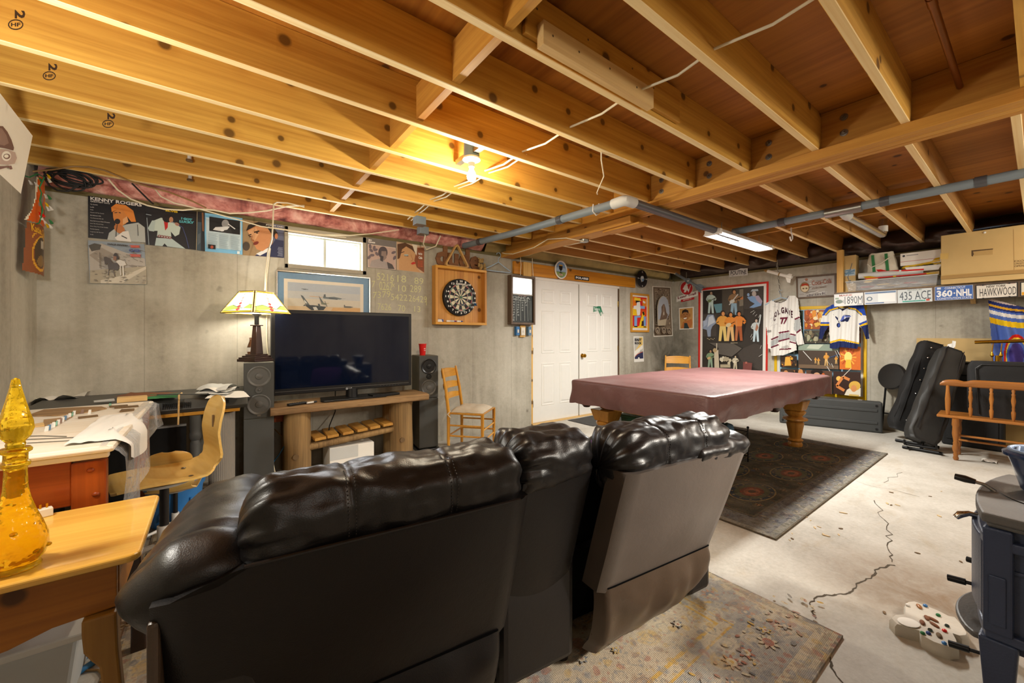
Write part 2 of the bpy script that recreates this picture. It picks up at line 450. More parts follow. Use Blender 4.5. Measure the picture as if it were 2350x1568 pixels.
mk_leather('leather', '#131112', .37)
mk_leather('leather_panel', '#0f0d0e', .40); MATS['leather_panel'].node_tree.nodes['Principled BSDF'].inputs['Specular IOR Level'].default_value = .35; mk_leather('leather_lit', '#574e48', .34); MATS['leather_lit'].node_tree.nodes['Principled BSDF'].inputs['Specular IOR Level'].default_value = .8  # paler copy for the right back panel, its lit look painted in
mk_leather('leather_flap', '#45372b', .30)
plain('leather_gap_shade', '#040404', .9, spec=.05)  # near black for the sofa gaps, their shade put into the colour
plain('stitch', '#3a3634', .6)
def mk_cover():
    t = NT('vinyl_burgundy').set(.38, 0, .5); v = t.coords(rnd=False)
    f = t.noise(v, 2.5, 3)
    t.base(t.mix(f, lin('#6a4748'), lin('#80605e'))); t.bump(t.noise(v, 11, 3, .5, .8), .28, .02)
    t.l(t.math('MULTIPLY_ADD', f, .14, .33), t.b.inputs['Roughness'])
mk_cover()
def mk_art(name, rough, spec, coat=0):
    t = NT(name).set(rough, 0, spec, coat)
    a = t.n('ShaderNodeAttribute', _attribute_name='Col'); n = t.noise(t.coords(), 40, 3)
    t.base(t.mix(.13, a.outputs['Color'], t.mix(n, (0, 0, 0), (1, 1, 1)), 'SOFT_LIGHT'))
mk_art('print', .5, .4); mk_art('print_gloss', .38, .4); mk_art('cloth_print', .85, .2); mk_art('mirror_art', .12, .8, .6)
def mk_rug(name, worn, pal, k1, k2, fade):
    t = NT(name).set(.95, 0, .1)
    a = t.n('ShaderNodeAttribute', _attribute_name='Col'); v = t.coords(rnd=False)
    nz = t.n('ShaderNodeTexNoise', Scale=11.0, Detail=3.0); t.l(v, nz.inputs['Vector'])
    mp = t.n('ShaderNodeMix', _data_type='VECTOR'); mp.inputs[0].default_value = .06; t.l(v, mp.inputs[4]); t.l(nz.outputs['Color'], mp.inputs[5])
    c = a.outputs['Color']
    for sc, k, th in ((9.0, k1, .42), (21.0, k2, .36), (47.0, k2 * .8, .34)):
        vo = t.n('ShaderNodeTexVoronoi', Scale=sc, Randomness=.75, _voronoi_dimensions='2D'); t.l(mp.outputs[1], vo.inputs['Vector'])
        sp = t.n('ShaderNodeSeparateColor'); t.l(vo.outputs['Color'], sp.inputs[0])
        rp = t.ramp(sp.outputs[0], [(x / len(pal), lin(q)) for x, q in enumerate(pal)]); rp.node.color_ramp.interpolation = 'CONSTANT'
        m = t.math('MULTIPLY', t.math('MULTIPLY', t.math('SUBTRACT', th, vo.outputs['Distance'], clamp=True), 9, clamp=True), t.math('GREATER_THAN', sp.outputs[1], .35))
        ring = t.math('LESS_THAN', t.math('ABSOLUTE', t.math('SUBTRACT', vo.outputs['Distance'], th * .5)), .035)
        c = t.mix(t.math('MULTIPLY', m, k), c, rp); c = t.mix(t.math('MULTIPLY', ring, k * .5), c, lin(pal[0]))
    n = t.noise(v, 80, 4, .75); w = t.n('ShaderNodeTexWave', Scale=62.0, Distortion=2.0); w.bands_direction = 'Y'; t.l(v, w.inputs['Vector'])
    big = t.noise(v, 3.2, 4, .65, 1.2)
    c = t.mix(.5, c, t.ramp(n, [(.3, lin('#3b3a3a')), (.5, lin('#8d8377')), (.7, lin('#d8cbb5'))]), 'SOFT_LIGHT')
    c = t.mix(t.math('MULTIPLY', t.math('SUBTRACT', big, .46, clamp=True), 1.6, clamp=True), c, worn); c = t.mix(fade, c, worn)
    t.base(c); t.bump(t.math('ADD', t.math('MULTIPLY', w.outputs['Fac'], .5), n), .5, .005)
mk_rug('rug_beige', lin('#cdc3b0'), ['#70767f', '#a8654f', '#d4c8b0', '#858c96', '#c6a558', '#cfc3aa', '#93745f'], .62, .6, .16)
mk_rug('rug_dark', lin('#857c6a'), ['#3d4248', '#6a4f42', '#77715c', '#4c5560', '#5d5a4a'], .28, .45, .02)
def mk_glass(name, c, rough=.02, ior=1.45):
    t = NT(name).set(rough); t.base(lin(c)); t.b.inputs['Transmission Weight'].default_value = 1; t.b.inputs['IOR'].default_value = ior
    return t
def mk_amber():
    t = NT('amber_glass').set(.05); v = t.coords(rnd=False); c = (1, .74, .045)
    t.base(c); t.b.inputs['Transmission Weight'].default_value = 1; t.b.inputs['IOR'].default_value = 1.33
    g = t.n('ShaderNodeTexVoronoi', Scale=55.0); t.l(v, g.inputs['Vector'])
    t.bump(t.math('ADD', t.noise(v, 40, 2), g.outputs['Distance']), .5, .004)
    tl = t.n('ShaderNodeBsdfTranslucent'); tl.inputs[0].default_value = (1, .72, .04, 1); m = t.n('ShaderNodeMixShader'); m.inputs[0].default_value = .22
    t.l(t.b.outputs[0], m.inputs[1]); t.l(tl.outputs[0], m.inputs[2]); t.l(m.outputs[0], t.out.inputs[0])
mk_amber()
mk_glass('gem_glass', '#9fe0d0'); mk_glass('bottle_glass', '#8a5a3a')
def mk_film():
    t = NT('clear_film').set(.12); tr = t.n('ShaderNodeBsdfTransparent'); tr.inputs[0].default_value = (.93, .94, .95, 1)
    m = t.n('ShaderNodeMixShader'); m.inputs[0].default_value = .34
    t.base((.85, .86, .88)); t.bump(t.noise(t.coords(rnd=False), 14, 3, .6, 1), .7, .02)
    t.l(tr.outputs[0], m.inputs[1]); t.l(t.b.outputs[0], m.inputs[2]); t.l(m.outputs[0], t.out.inputs[0])
mk_film()
def mk_pane():
    t = NT('window_pane').set(.1); tr = t.n('ShaderNodeBsdfTransparent'); m = t.n('ShaderNodeMixShader'); m.inputs[0].default_value = .06
    t.base((.9, .9, .9)); t.l(tr.outputs[0], m.inputs[1]); t.l(t.b.outputs[0], m.inputs[2]); t.l(m.outputs[0], t.out.inputs[0])
mk_pane()
def mk_screen():
    t = NT('tv_screen').set(.05, 0, .5); t.base(lin('#0c1428'))
mk_screen()
def mk_emit(name, c, s):
    t = NT(name); t.base(lin(c)); t.b.inputs['Emission Color'].default_value = (*lin(c), 1); t.b.inputs['Emission Strength'].default_value = s
mk_emit('bulb_glow', '#fff0d0', 30); mk_emit('tube_glow', '#fffaf0', 16)
def mk_shade():
    t = NT('stained_glass').set(.3); a = t.n('ShaderNodeAttribute', _attribute_name='Col')
    t.base(a.outputs['Color']); t.l(a.outputs['Color'], t.b.inputs['Emission Color']); t.b.inputs['Emission Strength'].default_value = 2.0
mk_shade()
# ================================================================ setting
def build_room():
    T = .22
    # wall_back with window and door openings
    wx0, wx1, wz0, wz1 = .575, 1.262, 1.94, 2.235
    dx0, dx1, dz1 = 3.575, 5.51, 2.085
    b = B(); y0, y1 = WB, WB + T
    b.box(WL - T, y0, 0, wx0, y1, 2.30); b.box(wx0, y0, 0, wx1, y1, wz0); b.box(wx0, y0, wz1, wx1, y1, 2.30)
    b.box(wx1, y0, 0, dx0, y1, 2.30); b.box(dx0, y0, dz1, dx1, y1, 2.30); b.box(dx1, y0, 0, WR + T, y1, 2.30)
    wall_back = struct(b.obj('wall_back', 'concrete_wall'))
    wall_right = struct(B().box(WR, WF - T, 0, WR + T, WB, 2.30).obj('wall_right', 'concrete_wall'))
    struct(B().box(WL - T, WF - T, 0, WL, WB, 2.30).box(WL - T, WF - T, 2.30, WL, WB + T, 2.655).obj('wall_left', 'concrete_wall'))
    struct(B().box(WL, WF - T, 0, WR, WF, 2.655).obj('wall_front', 'concrete_wall'))
    fl = struct(B().box(WL - T, WF - T, -.12, WR + T, WB + T, 0).obj('floor', 'concrete_floor'))
    struct(B().box(WL - T, WF - T, DZ, WR + T, WB + T, DZ + .03).obj('ceiling', 'deck_ply'))
    # sill plates on the walls and rim boards above them
    struct(B().box(WL, WB + .002, 2.30, WR, WB + .12, 2.335).obj('trim_1', 'sill_wood'))
    struct(B().box(WR - .012, WF, 2.30, WR + .12, WB - .006, 2.335).obj('trim_2', 'sill_wood'))
    struct(B().box(WL, WB + .16, 2.335, WR + T, WB + T, DZ).obj('trim_3', 'sill_wood'))
    struct(B().box(WR + .16, WF, 2.335, WR + T, WB + .15, DZ).obj('trim_4', 'sill_wood'))
    # floor cracks: parts of the floor
    def crack(pix, w, n=5):
        P = [atZ(x, y, .0012) for x, y in pix]; Q = []
        for a, c in zip(P, P[1:]):
            d = c - a; nn = Vector((-d.y, d.x, 0)).normalized()
            for k in range(n): Q.append(a + d * k / n + nn * random.uniform(-1, 1) * d.length * .07)
        Q.append(P[-1]); bb = B()
        for a, c in zip(Q, Q[1:]):
            d = c - a; nn = Vector((-d.y, d.x, 0)).normalized() * w * random.uniform(.5, 1.3)
            bb.add([a + nn, c + nn * .8, c - nn * .8, a - nn], [(0, 1, 2, 3)])
        bb.obj('crack', 'crack_dark', fl)
    crack([(2075, 1085), (2028, 1108)], .0022)
    crack([(2014, 1150), (2024, 1185), (2040, 1225), (2043, 1262), (2047, 1290)], .003)
    crack([(2050, 1296), (2016, 1306), (1996, 1326), (1965, 1340), (1953, 1360), (1930, 1364), (1878, 1370), (1860, 1385), (1872, 1420)], .0045)
    crack([(1908, 1505), (1912, 1540), (1935, 1568)], .004)
    crack([(1960, 1104), (2110, 1140)], .0015)
    # dirt patch by the stove
    # window_1
    win = struct(bpy.data.objects.new('window_1', None)); COL.objects.link(win); win.location = (0, WB, 0)
    o = B(); 
    for q in ((.545, 1.9, .575, 2.295), (1.262, 1.9, 1.30, 2.295), (.545, 1.9, 1.30, 1.94), (.545, 2.235, 1.30, 2.295)): o.box(q[0], -.012, q[1], q[2], .0, q[3])
    o.obj('window_frame', 'window_frame', win, bevel=.003)
    o = B()
    for q in ((.575, 1.94, .59, 2.235), (1.245, 1.94, 1.262, 2.235), (.59, 1.94, 1.245, 1.952), (.59, 2.222, 1.245, 2.235), (.895, 1.952, .92, 2.222)): o.box(q[0], .05, q[1], q[2], .085, q[3])
    o.obj('window_sash', 'window_sash', win)
    for a, c in ((.59, .895), (.92, 1.245)): B().box(a, .066, 1.952, c, .07, 2.222).obj('pane', 'window_pane', win)
    # double door
    tr = struct(bpy.data.objects.new('trim_5', None)); COL.objects.link(tr); tr.location = (0, WB, 0)
    B().box(dx0, .0, 2.05, dx1, .1, dz1).obj('head_jamb', 'white_paint', tr)
    B().box(dx0, .0, .02, 3.603, .1, 2.05).obj('side_jamb', 'pale_lumber_z', tr)
    B().box(5.485, .0, .02, dx1, .1, 2.05).obj('side_jamb', 'brown_frame', tr)
    B().box(dx0, -.03, 0, dx1, .12, .018).obj('threshold', 'pale_lumber', tr)
    B().box(dx0, .101, 0, dx1, .2, dz1).obj('backing', 'brown_frame', tr)
    def leaf(name, x0, x1, knob):
        d = struct(bpy.data.objects.new(name, None)); COL.objects.link(d); d.location = (x0, WB + .012, .02); w = x1 - x0; h = 2.03
        B().box(0, 0, 0, w, .04, h).obj('door_slab', 'white_paint', d, bevel=.002)
        s = w / .93
        for cx0, cx1 in ((.165 * s, .42 * s), (.52 * s, .765 * s)):
            for z0, z1 in ((.23, .84), (.98, 1.60), (1.70, 1.91)):
                p = B(); f = .03
                # moulded raised panel: sunk ring with raised centre
                ring = [(cx0, z0), (cx1, z0), (cx1, z1), (cx0, z1)]
                def rr(k): return [(cx0 + k, z0 + k), (cx1 - k, z0 + k), (cx1 - k, z1 - k), (cx0 + k, z1 - k)]
                lv = [(0, 0), (.008, -.006), (.02, -.001), (.034, -.001), (.046, -.007)]
                vs = [(x, y, z) for k, y in lv for x, z in rr(k)]
                fs = [(4 * i + j, 4 * i + (j + 1) % 4, 4 * i + 4 + (j + 1) % 4, 4 * i + 4 + j) for i in range(4) for j in range(4)] + [(16, 17, 18, 19)]
                p.add(vs, fs); p.obj('panel', 'white_paint', d)
        hxp = -.0 if not knob else w
        for z in (.27, 1.02, 1.77):
            B().cyl((hxp, -.006, z - .045), (hxp, -.006, z + .045), .007).obj('hinge', 'brass_old', d, smooth=1)
        if knob:
            k = B().lathe([(.032, 0), (.033, .006), (.014, .012), (.012, .03), (.026, .042), (.031, .055), (.026, .068), (0, .072)], 20, Matrix.Translation((.062, 0, .925)) @ Matrix.Rotation(R(90), 4, 'X'))
            k.obj('knob', 'brass', d, smooth=1)
            B().box(-.004, -.002, .9, .006, 0, .955).obj('latch_plate', 'brass_old', d)
        return d
    leaf('door_1', 3.606, 4.535, False); leaf('door_2', 4.549, 5.482, True)
    st = B().box(4.531, -.012, .03, 4.553, .0, 2.05); st.obj('door_astragal', 'white_paint', tr)
build_room()

def build_frame():
    # joists left of the main beam and right of it: each its own board
    ords = ['tenth', 'ninth', 'eighth', 'seventh', 'sixth', 'fifth', 'fourth', 'third', 'second', 'first']
    for k, y in enumerate(JOISTS):
        o = B().box(-2.03, -.019, 0, 2.03, .019, DZ - JZ).edge().obj('ceiling_joist', ['joist_pine', 'joist_edge_lit'], bevel=.0025, seg=1, loc=((WL + .01 + 3.05) / 2, y + .019, JZ))
        tag(o, 'honey pine ceiling joist left of the main beam, %s out from the television wall' % ords[k], 'joist', 'pine joists left of the beam')
    o = B().box(-2.03, -.019, 0, 2.03, .019, DZ - JZ).obj('ceiling_joist', 'joist_pine', loc=(1.03, .041, JZ))
    tag(o, 'honey pine ceiling joist left of the main beam, eleventh out from the television wall', 'joist', 'pine joists left of the beam')
    for k, y in enumerate([.022] + JOISTS):
        o = B().box(-1.96, -.019, 0, 1.96, .019, DZ - JZ).edge().obj('ceiling_joist', ['joist_cool', 'joist_edge_lit'], bevel=.0025, seg=1, loc=(5.19, y + .06, JZ))
        tag(o, 'tan ceiling joist right of the main beam, %s out from the double door wall' % (['eleventh'] + ords)[k], 'joist', 'tan joists right of the beam')
    # blocking
    names = ['nearest the camera', 'second from the camera', 'third from the camera', 'fourth from the camera', 'fifth from the camera', 'sixth from the camera', 'seventh from the camera', 'eighth from the camera', 'ninth from the camera']
    for k, y in enumerate(JOISTS[:-1]):
        b = B(); y0, y1 = y + .038, y + .406
        b.prism([(y0, JZ + .02), (y1, JZ + .02), (y1, DZ - .03), (y0, DZ - .03)], .038, Matrix(((0, 0, 1, .89), (1, 0, 0, 0), (0, 1, 0, 0), (0, 0, 0, 1))))
        o = b.obj('joist_blocking', 'joist_pine_y'); tag(o, 'short pine blocking between joists, bay %s, left of the main beam' % names[k], 'blocking', 'blocking boards left of the beam')
    for k, y in enumerate(JOISTS[:-1]):
        b = B().box(5.05, y + .079, JZ + .01, 5.088, y + .447, DZ - .04)
        o = b.obj('joist_blocking', 'joist_pine_y'); tag(o, 'short tan blocking between joists, bay %s, right of the main beam' % names[k], 'blocking', 'blocking boards right of the beam')
    # main beam
    t = thing('ceiling_beam', 'built-up pine main beam of three plies with a ledger strip, crossing the ceiling', 'beam', (3.06, 0, 2.36))
    for i in range(3): B().box(.005 + i * .05, WF + .02, 0, .05 + i * .05, WB - .02 if i else 3.4, DZ - 2.361).obj('beam_ply', 'joist_pine_y', t, bevel=.002, seg=1)
    B().box(-.04, WF + .02, 0, .004, 2.62, .06).obj('ledger_strip', 'joist_pine_y', t, bevel=.003, seg=1)
    for y in (.62, 1.03, 1.44, 1.85):
        for z in (.13, .225):
            bb = B().lathe([(.02, 0), (.021, .004), (.012, .005), (.012, .012), (.005, .012), (.005, .03), (0, .03)], 12, Matrix.Translation((.005, y + .1, z)) @ Matrix.Rotation(R(-90), 4, 'Y'))
            bb.obj('bolt', 'steel', t, smooth=1)
    t = thing('support_beam', 'heavy rough pine beam end running under the joists to the television wall', 'beam', (3.04, 0, 2.30))
    B().box(0, 2.25, -.012, .2, WB - .01, .058).obj('beam_timber', 'joist_pine_y', t, bevel=.006)
    B().box(.03, 2.18, -.03, .17, 2.6, -.013).obj('end_shim', 'joist_pine_y', t, bevel=.004)
build_frame()

# insulation along the walls (nobody could count its tufts)
def insul(name, mat, x0, x1, y, z0, z1, along='x', amp=.05, label='', seed=0, dp=.085):
    n = int(abs(x1 - x0) * 22)
    def fn(u, v):
        p = x0 + (x1 - x0) * u; a = pi * v
        w = noise.noise(Vector((p * 3.1 + seed, v * 2.5, seed))) * amp + noise.noise(Vector((p * 11, v * 5, seed))) * amp * .45
        dep = sin(a) ** .6 * (dp + w); z = z0 + (z1 - z0) * v + w * .25
        return (p, y - dep, z) if along == 'x' else (y - dep, p, z)
    o = B().grid(fn, n, 12).obj(name, mat, smooth=3); o['kind'] = 'stuff'; tag(o, label, 'insulation')
insul('pink_insulation', 'pink_insulation', -.98, 2.75, WB + .02, 2.337, 2.62, label='pink fibreglass insulation stuffed above the television wall', seed=3)
insul('yellow_insulation', 'foam_yellow', 2.8, 7.0, WB + .02, 2.337, 2.62, amp=.04, dp=.06, label='yellowish insulation stuffed above the double doors', seed=9)
insul('foil_insulation', 'deck_foil', -2.2, 4.15, WR + .02, 2.337, 2.62, along='y', amp=.06, label='dark crumpled foil faced insulation above the poster wall', seed=5)
# ================================================================ television wall: things hung on it
def flat(name, art, mat, label, cat, group=None):
    return tag(art.obj(name, mat), label, cat, group)
cA = (180, 420, .15940); cB = (620, 500, .15308); cC = (970, 540, .15306); cD = (600, 480, .26786); cE = (1200, 600, .2551); cF = (1430, 580, .17857); cK = (0, 250, .29979)
SK, SK2 = '#d98a52', '#e8b48c'
LP = 'record covers along the top of the wall'
# country singer cover, black
a = Art(onY(cA)).board('#17151a', [(137, 182), (966, 318), (966, 862), (141, 788)])
a.text('#ece6e0', 'KENNY ROGERS', [(170, 196), (915, 295), (912, 342), (172, 246)], .03)
a.text('#e2dcd6', 'GREATEST HITS', [(170, 252), (452, 288), (451, 306), (170, 272)], .02)
for k, (w, t) in enumerate([(110, 'The Gambler'), (55, 'Lucille'), (46, 'Ruby'), (200, 'Coward Of The County'), (155, 'She Believes In Me'), (190, 'You Decorated My Life'), (285, 'Dont Fall In Love With A Dreamer'), (190, 'Love The World Away'), (255, 'Every Time Two Fools Collide'), (128, 'Reuben James'), (192, 'Long Arm Of The Law'), (46, 'Lady')]):
    y = 298 + k * 39.5; a.text('#cfcac8', t, [(170, y), (170 + w, y + w * .1), (170 + w, y + w * .1 + 15), (170, y + 15)], .01)
a.poly('#b8bcb8', [(415, 820), (440, 720), (520, 660), (680, 600), (860, 570), (955, 640), (966, 858)]).poly('#8f8f92', [(560, 700), (640, 640), (700, 700), (620, 810)])
a.poly('#e58a35', [(470, 350), (540, 300), (680, 320), (790, 400), (830, 560), (760, 560), (700, 480), (560, 380), (480, 420)])
a.poly('#d9883f', [(495, 420), (560, 380), (650, 400), (700, 480), (690, 580), (600, 640), (530, 590), (500, 500)])
a.poly('#eab07a', [(640, 520), (700, 480), (720, 560), (640, 600)]).ell('#c3763a', 590, 660, 85, 60, .6).ell('#1a1416', 560, 555, 42, 40).line('#141214', [(560, 600), (545, 700), (540, 800)], 10)
a.line('#2a2022', [(520, 430), (560, 425)], 10).line('#2a2022', [(580, 425), (610, 432)], 10).poly('#e9e4de', [(640, 700), (720, 690), (760, 850), (560, 830), (520, 790)]).line('#3a3838', [(620, 760), (700, 800)], 14).line('#3a3838', [(850, 600), (860, 760)], 8)
flat('record_cover', a, 'print_gloss', 'black record cover with a bearded blond singer at a microphone, leftmost of the top row', 'record cover', LP)
# desert cover
a = Art(onY(cA), .006).board('#8e9aa6', [(136, 826), (948, 882), (985, 1465), (163, 1450)])
a.poly('#b5aca0', [(150, 940), (330, 870), (640, 990), (955, 1090), (970, 1240), (170, 1330)]).poly('#9b8f80', [(155, 1040), (330, 930), (560, 1050), (300, 1150)]).poly('#4c463c', [(145, 900), (230, 868), (330, 890), (310, 960), (190, 985)]).poly('#8a7f70', [(700, 1180), (968, 1200), (970, 1300), (820, 1240)])
for k in range(34): a.line(random.choice(['#877c6c', '#c6bcae', '#756b5c']), [(x := random.uniform(190, 900), y := random.uniform(960, 1230)), (x + random.uniform(40, 90), y + random.uniform(10, 40))], 7)
a.poly('#a89c83', [(165, 1260), (975, 1200), (982, 1460), (165, 1445)]).poly('#cfc4ae', [(320, 1400), (700, 1320), (975, 1200), (975, 1240), (640, 1440), (320, 1445)])
for k in range(44): a.ell(random.choice(['#7b705a', '#8d8068', '#b7ab92']), random.uniform(190, 960), random.uniform(1270, 1440), 22, 9)
a.text('#2a2c33', 'HALF-BREED', [(420, 866), (710, 892), (709, 912), (420, 890)], .05)
a.poly('#c2503c', [(725, 895), (890, 900), (870, 918), (900, 935), (740, 930), (760, 915)]).text('#3a4a86', 'CHER', [(725, 946), (897, 958), (898, 1000), (726, 990)], .06)
a.poly('#c2503c', [(725, 1022), (905, 1030), (885, 1048), (905, 1068), (740, 1062), (760, 1044)])
a.poly('#3f3128', [(365, 1070), (395, 1060), (450, 1085), (500, 1150), (560, 1150), (590, 1220), (560, 1260), (430, 1240), (420, 1160), (380, 1175)]).poly('#d9d4cc', [(540, 1130), (600, 1105), (665, 1130), (690, 1180), (650, 1190), (600, 1200)]).line('#d9d4cc', [(640, 1190), (650, 1340)], 20).line('#5a483a', [(500, 1240), (525, 1350)], 16).line('#d9d4cc', [(600, 1200), (610, 1330)], 16).line('#4a3a2e', [(440, 1240), (430, 1330)], 14)
a.poly('#2b1d18', [(500, 1050), (520, 1010), (550, 1010), (590, 1080), (560, 1100)]).poly('#8b5e44', [(505, 1050), (550, 1060), (540, 1120), (500, 1110)]).line('#5c4c3a', [(305, 1000), (310, 1225)], 8)
flat('record_cover', a, 'print_gloss', 'faded desert record cover, rider on a pinto horse, hung below the others', 'record cover', LP)
# white suit cover
a = Art(onY(cA)).board('#1c1b20', [(968, 312), (1712, 410), (1697, 966), (968, 888)])
a.text('#f2d12a', 'ELVIS', [(1255, 376), (1432, 404), (1430, 434), (1254, 408)], .07).text('#59b5c2', 'I GOT', [(1482, 492), (1640, 515), (1636, 548), (1480, 526)], .07).text('#59b5c2', 'LUCKY', [(1455, 534), (1668, 556), (1664, 590), (1453, 570)], .07)
a.poly('#c9d8cf', [(1090, 540), (1190, 500), (1260, 520), (1420, 600), (1470, 640), (1450, 740), (1390, 770), (1330, 700), (1340, 800), (1130, 770), (1140, 690), (1090, 690)]).poly('#b8c9c6', [(1060, 540), (1110, 540), (1090, 700), (1020, 690), (1000, 650)]).poly('#bccfd0', [(1120, 790), (1340, 800), (1540, 948), (1280, 915), (1240, 870), (1210, 910), (1100, 900)])
a.poly('#c4201e', [(1230, 550), (1290, 570), (1285, 640), (1250, 685)]).ell('#1a1213', 1285, 510, 75, 60).ell('#c08a68', 1335, 530, 30, 42).ell('#c08a68', 1420, 595, 35, 22, .5).line('#8c8c96', [(1340, 560), (1390, 580)], 14).line('#4e5a94', [(1400, 585), (1500, 640), (1550, 780), (1590, 940)], 7)
for k in range(5): a.ell('#8a3a3c', 1165 + 38 * k, 765 + 6 * k, 26, 18).ell('#b9c9c4', 1165 + 38 * k, 765 + 6 * k, 13, 8)
a.line('#a9b6c0', [(972, 450), (1050, 465)], 8).line('#a9b6c0', [(985, 500), (1015, 890)], 9)
flat('record_cover', a, 'print_gloss', 'black record cover with a dark haired singer in a pale suit and red scarf', 'record cover', LP)
a = Art(onY(cA), .012).board('#23262c', [(1714, 412), (1820, 420), (1815, 985), (1700, 966)])
a.poly('#3f4f5c', [(1716, 560), (1770, 566), (1762, 975), (1703, 963)]).poly('#8a5a38', [(1775, 425), (1800, 428), (1806, 700), (1785, 690)]).poly('#55606a', [(1720, 740), (1760, 720), (1755, 860), (1715, 900)]).line('#c9b894', [(1710, 412), (1697, 966)], 6)
flat('record_cover', a, 'print', 'narrow dark record cover mostly hidden between the pale suit cover and the pale blue one', 'record cover', LP)
# pale blue sleeve back
a = Art(onY(cK), .008).board('#7fbfe6', [(1562, 795), (1856, 838), (1856, 1116), (1570, 1090)]).poly('#c4d7e0', [(1576, 830), (1846, 868), (1846, 1085), (1582, 1060)])
a.poly('#17171a', [(1602, 824), (1838, 858), (1838, 964), (1602, 934)]).ell('#9a9a9a', 1725, 880, 28, 32).poly('#2a2a2c', [(1690, 900), (1760, 905), (1780, 955), (1680, 945)]).poly('#dcdcdc', [(1630, 925), (1650, 905), (1760, 900), (1740, 925), (1680, 935)]).ell('#e8e8e8', 1700, 930, 16, 8).line('#efefef', [(1745, 880), (1800, 920)], 7)
for i in range(3):
    for k in range(16): a.line('#93a9b4', [(1592 + 86 * i, 950 + 11 * i + 7.2 * k), (1650 + 86 * i + random.uniform(0, 18), 957 + 11 * i + 7.2 * k)], 2.2)
a.poly('#1a1a1c', [(1592, 1036), (1650, 1043), (1650, 1076), (1592, 1069)]).ell('#b4523a', 1622, 1058, 12, 12).rect('#dfe8ea', 1815, 1090, 1835, 1110)
flat('record_cover', a, 'print', 'pale blue record cover back with a black photo panel and small text', 'record cover', LP)
# brown portrait cover
a = Art(onY(cK), .006).board('#9c8260', [(1858, 845), (2174, 895), (2174, 1142), (1858, 1120)])
a.poly('#5a5f7a', [(2090, 880), (2174, 895), (2174, 1142), (2090, 1135)]).poly('#232b52', [(1950, 1125), (2080, 1040), (2110, 1000), (2172, 1010), (2172, 1140)]).poly('#e0e0e0', [(1960, 1110), (2060, 1060), (2075, 1080), (1990, 1124)])
a.poly('#c98a5c', [(1890, 930), (1950, 890), (2060, 900), (2090, 960), (2080, 1040), (2010, 1090), (1965, 1075), (1930, 1010)]).poly('#dba679', [(1895, 935), (1960, 905), (1980, 960), (1950, 1010), (1925, 990)]).poly('#241a16', [(1885, 935), (1900, 890), (1980, 865), (2080, 885), (2125, 950), (2110, 1000), (2080, 960), (2050, 915), (1960, 895)])
a.line('#2b1b14', [(1900, 970), (1925, 960)], 8).line('#2b1b14', [(1945, 945), (1985, 935)], 9).ell('#3a2018', 1915, 978, 9, 5).ell('#3a2018', 1968, 950, 9, 5).ell('#7b2f25', 1960, 1028, 22, 12, -.4).line('#a0663e', [(1930, 970), (1925, 1005), (1945, 1008)], 6).ell('#c07a50', 2115, 975, 12, 22).ell('#4a4038', 1885, 1052, 28, 34)
a.text('#e9e4da', 'JOHNNY CASH', [(2035, 880), (2170, 900), (2170, 912), (2035, 893)], .03).text('#e9e4da', 'AT SAN QUENTIN', [(2050, 898), (2170, 917), (2170, 926), (2050, 908)], .02)
for k in range(9): a.line('#aab4d0', [(2130 - 3 * (k % 3), 1060 + 8 * k), (2165, 1064 + 8 * k)], 2.5)
flat('record_cover', a, 'print_gloss', 'brown and blue record cover with a dark haired man looking left', 'record cover', LP)
# mauve cover
a = Art(onY(cB)).board('#77706e', [(1452, 297), (1890, 356), (1890, 790), (1452, 742)]).poly('#d9c5b8', [(1464, 392), (1882, 450), (1882, 780), (1464, 738)]).poly('#bfa49a', [(1474, 402), (1874, 460), (1874, 770), (1474, 728)])
a.text('#ece8e4', 'Jim', [(1470, 316), (1525, 324), (1525, 350), (1470, 344)], .06).text('#ece8e4', 'Croce', [(1472, 342), (1574, 356), (1574, 386), (1472, 376)], .06)
a.ell('#4d4248', 1690, 520, 70, 90).poly('#8c7872', [(1670, 500), (1740, 500), (1745, 600), (1690, 660), (1660, 610)]).poly('#a59a98', [(1490, 735), (1520, 640), (1660, 610), (1760, 680), (1780, 765)]).poly('#4a4446', [(1750, 660), (1830, 700), (1866, 770), (1770, 765)]).poly('#3f383e', [(1650, 560), (1700, 580), (1690, 660), (1650, 640)])
for x, y in [(1500, 430), (1515, 490), (1580, 480), (1600, 540), (1485, 590), (1850, 520), (1865, 600), (1560, 450), (1530, 560)]: a.ell('#6e6068', x, y, 34, 20, x)
flat('record_cover', a, 'print_gloss', 'mauve record cover with a moustached man among leaves, right of the window', 'record cover', LP)
a = Art(onY(cD)).board('#c9a98a', [(1158, 278), (1394, 320), (1394, 550), (1158, 520)])
a.poly('#c99a6a', [(1170, 330), (1230, 300), (1300, 320), (1330, 440), (1330, 500), (1360, 540), (1180, 520)]).poly('#5a3a22', [(1165, 300), (1230, 288), (1300, 320), (1318, 380), (1290, 350), (1240, 320), (1205, 345), (1185, 420), (1166, 430)]).poly('#8a4f30', [(1332, 330), (1394, 330), (1394, 545), (1330, 500), (1310, 440)]).poly('#e2d6c2', [(1290, 300), (1335, 310), (1330, 400), (1310, 360)])
a.line('#3a2015', [(1195, 375), (1225, 365)], 6).line('#2a1610', [(1225, 400), (1258, 402)], 6).ell('#a8b4b4', 1240, 394, 20, 7).poly('#c22f22', [(1280, 465), (1300, 452), (1322, 458), (1318, 470), (1290, 476)]).line('#a8744a', [(1280, 390), (1298, 435), (1282, 445)], 4)
a.text('#ece6dc', 'Nat King', [(1345, 372), (1378, 376), (1378, 400), (1345, 396)], .04).text('#ece6dc', 'Cole', [(1346, 402), (1378, 406), (1378, 430), (1346, 426)], .04)
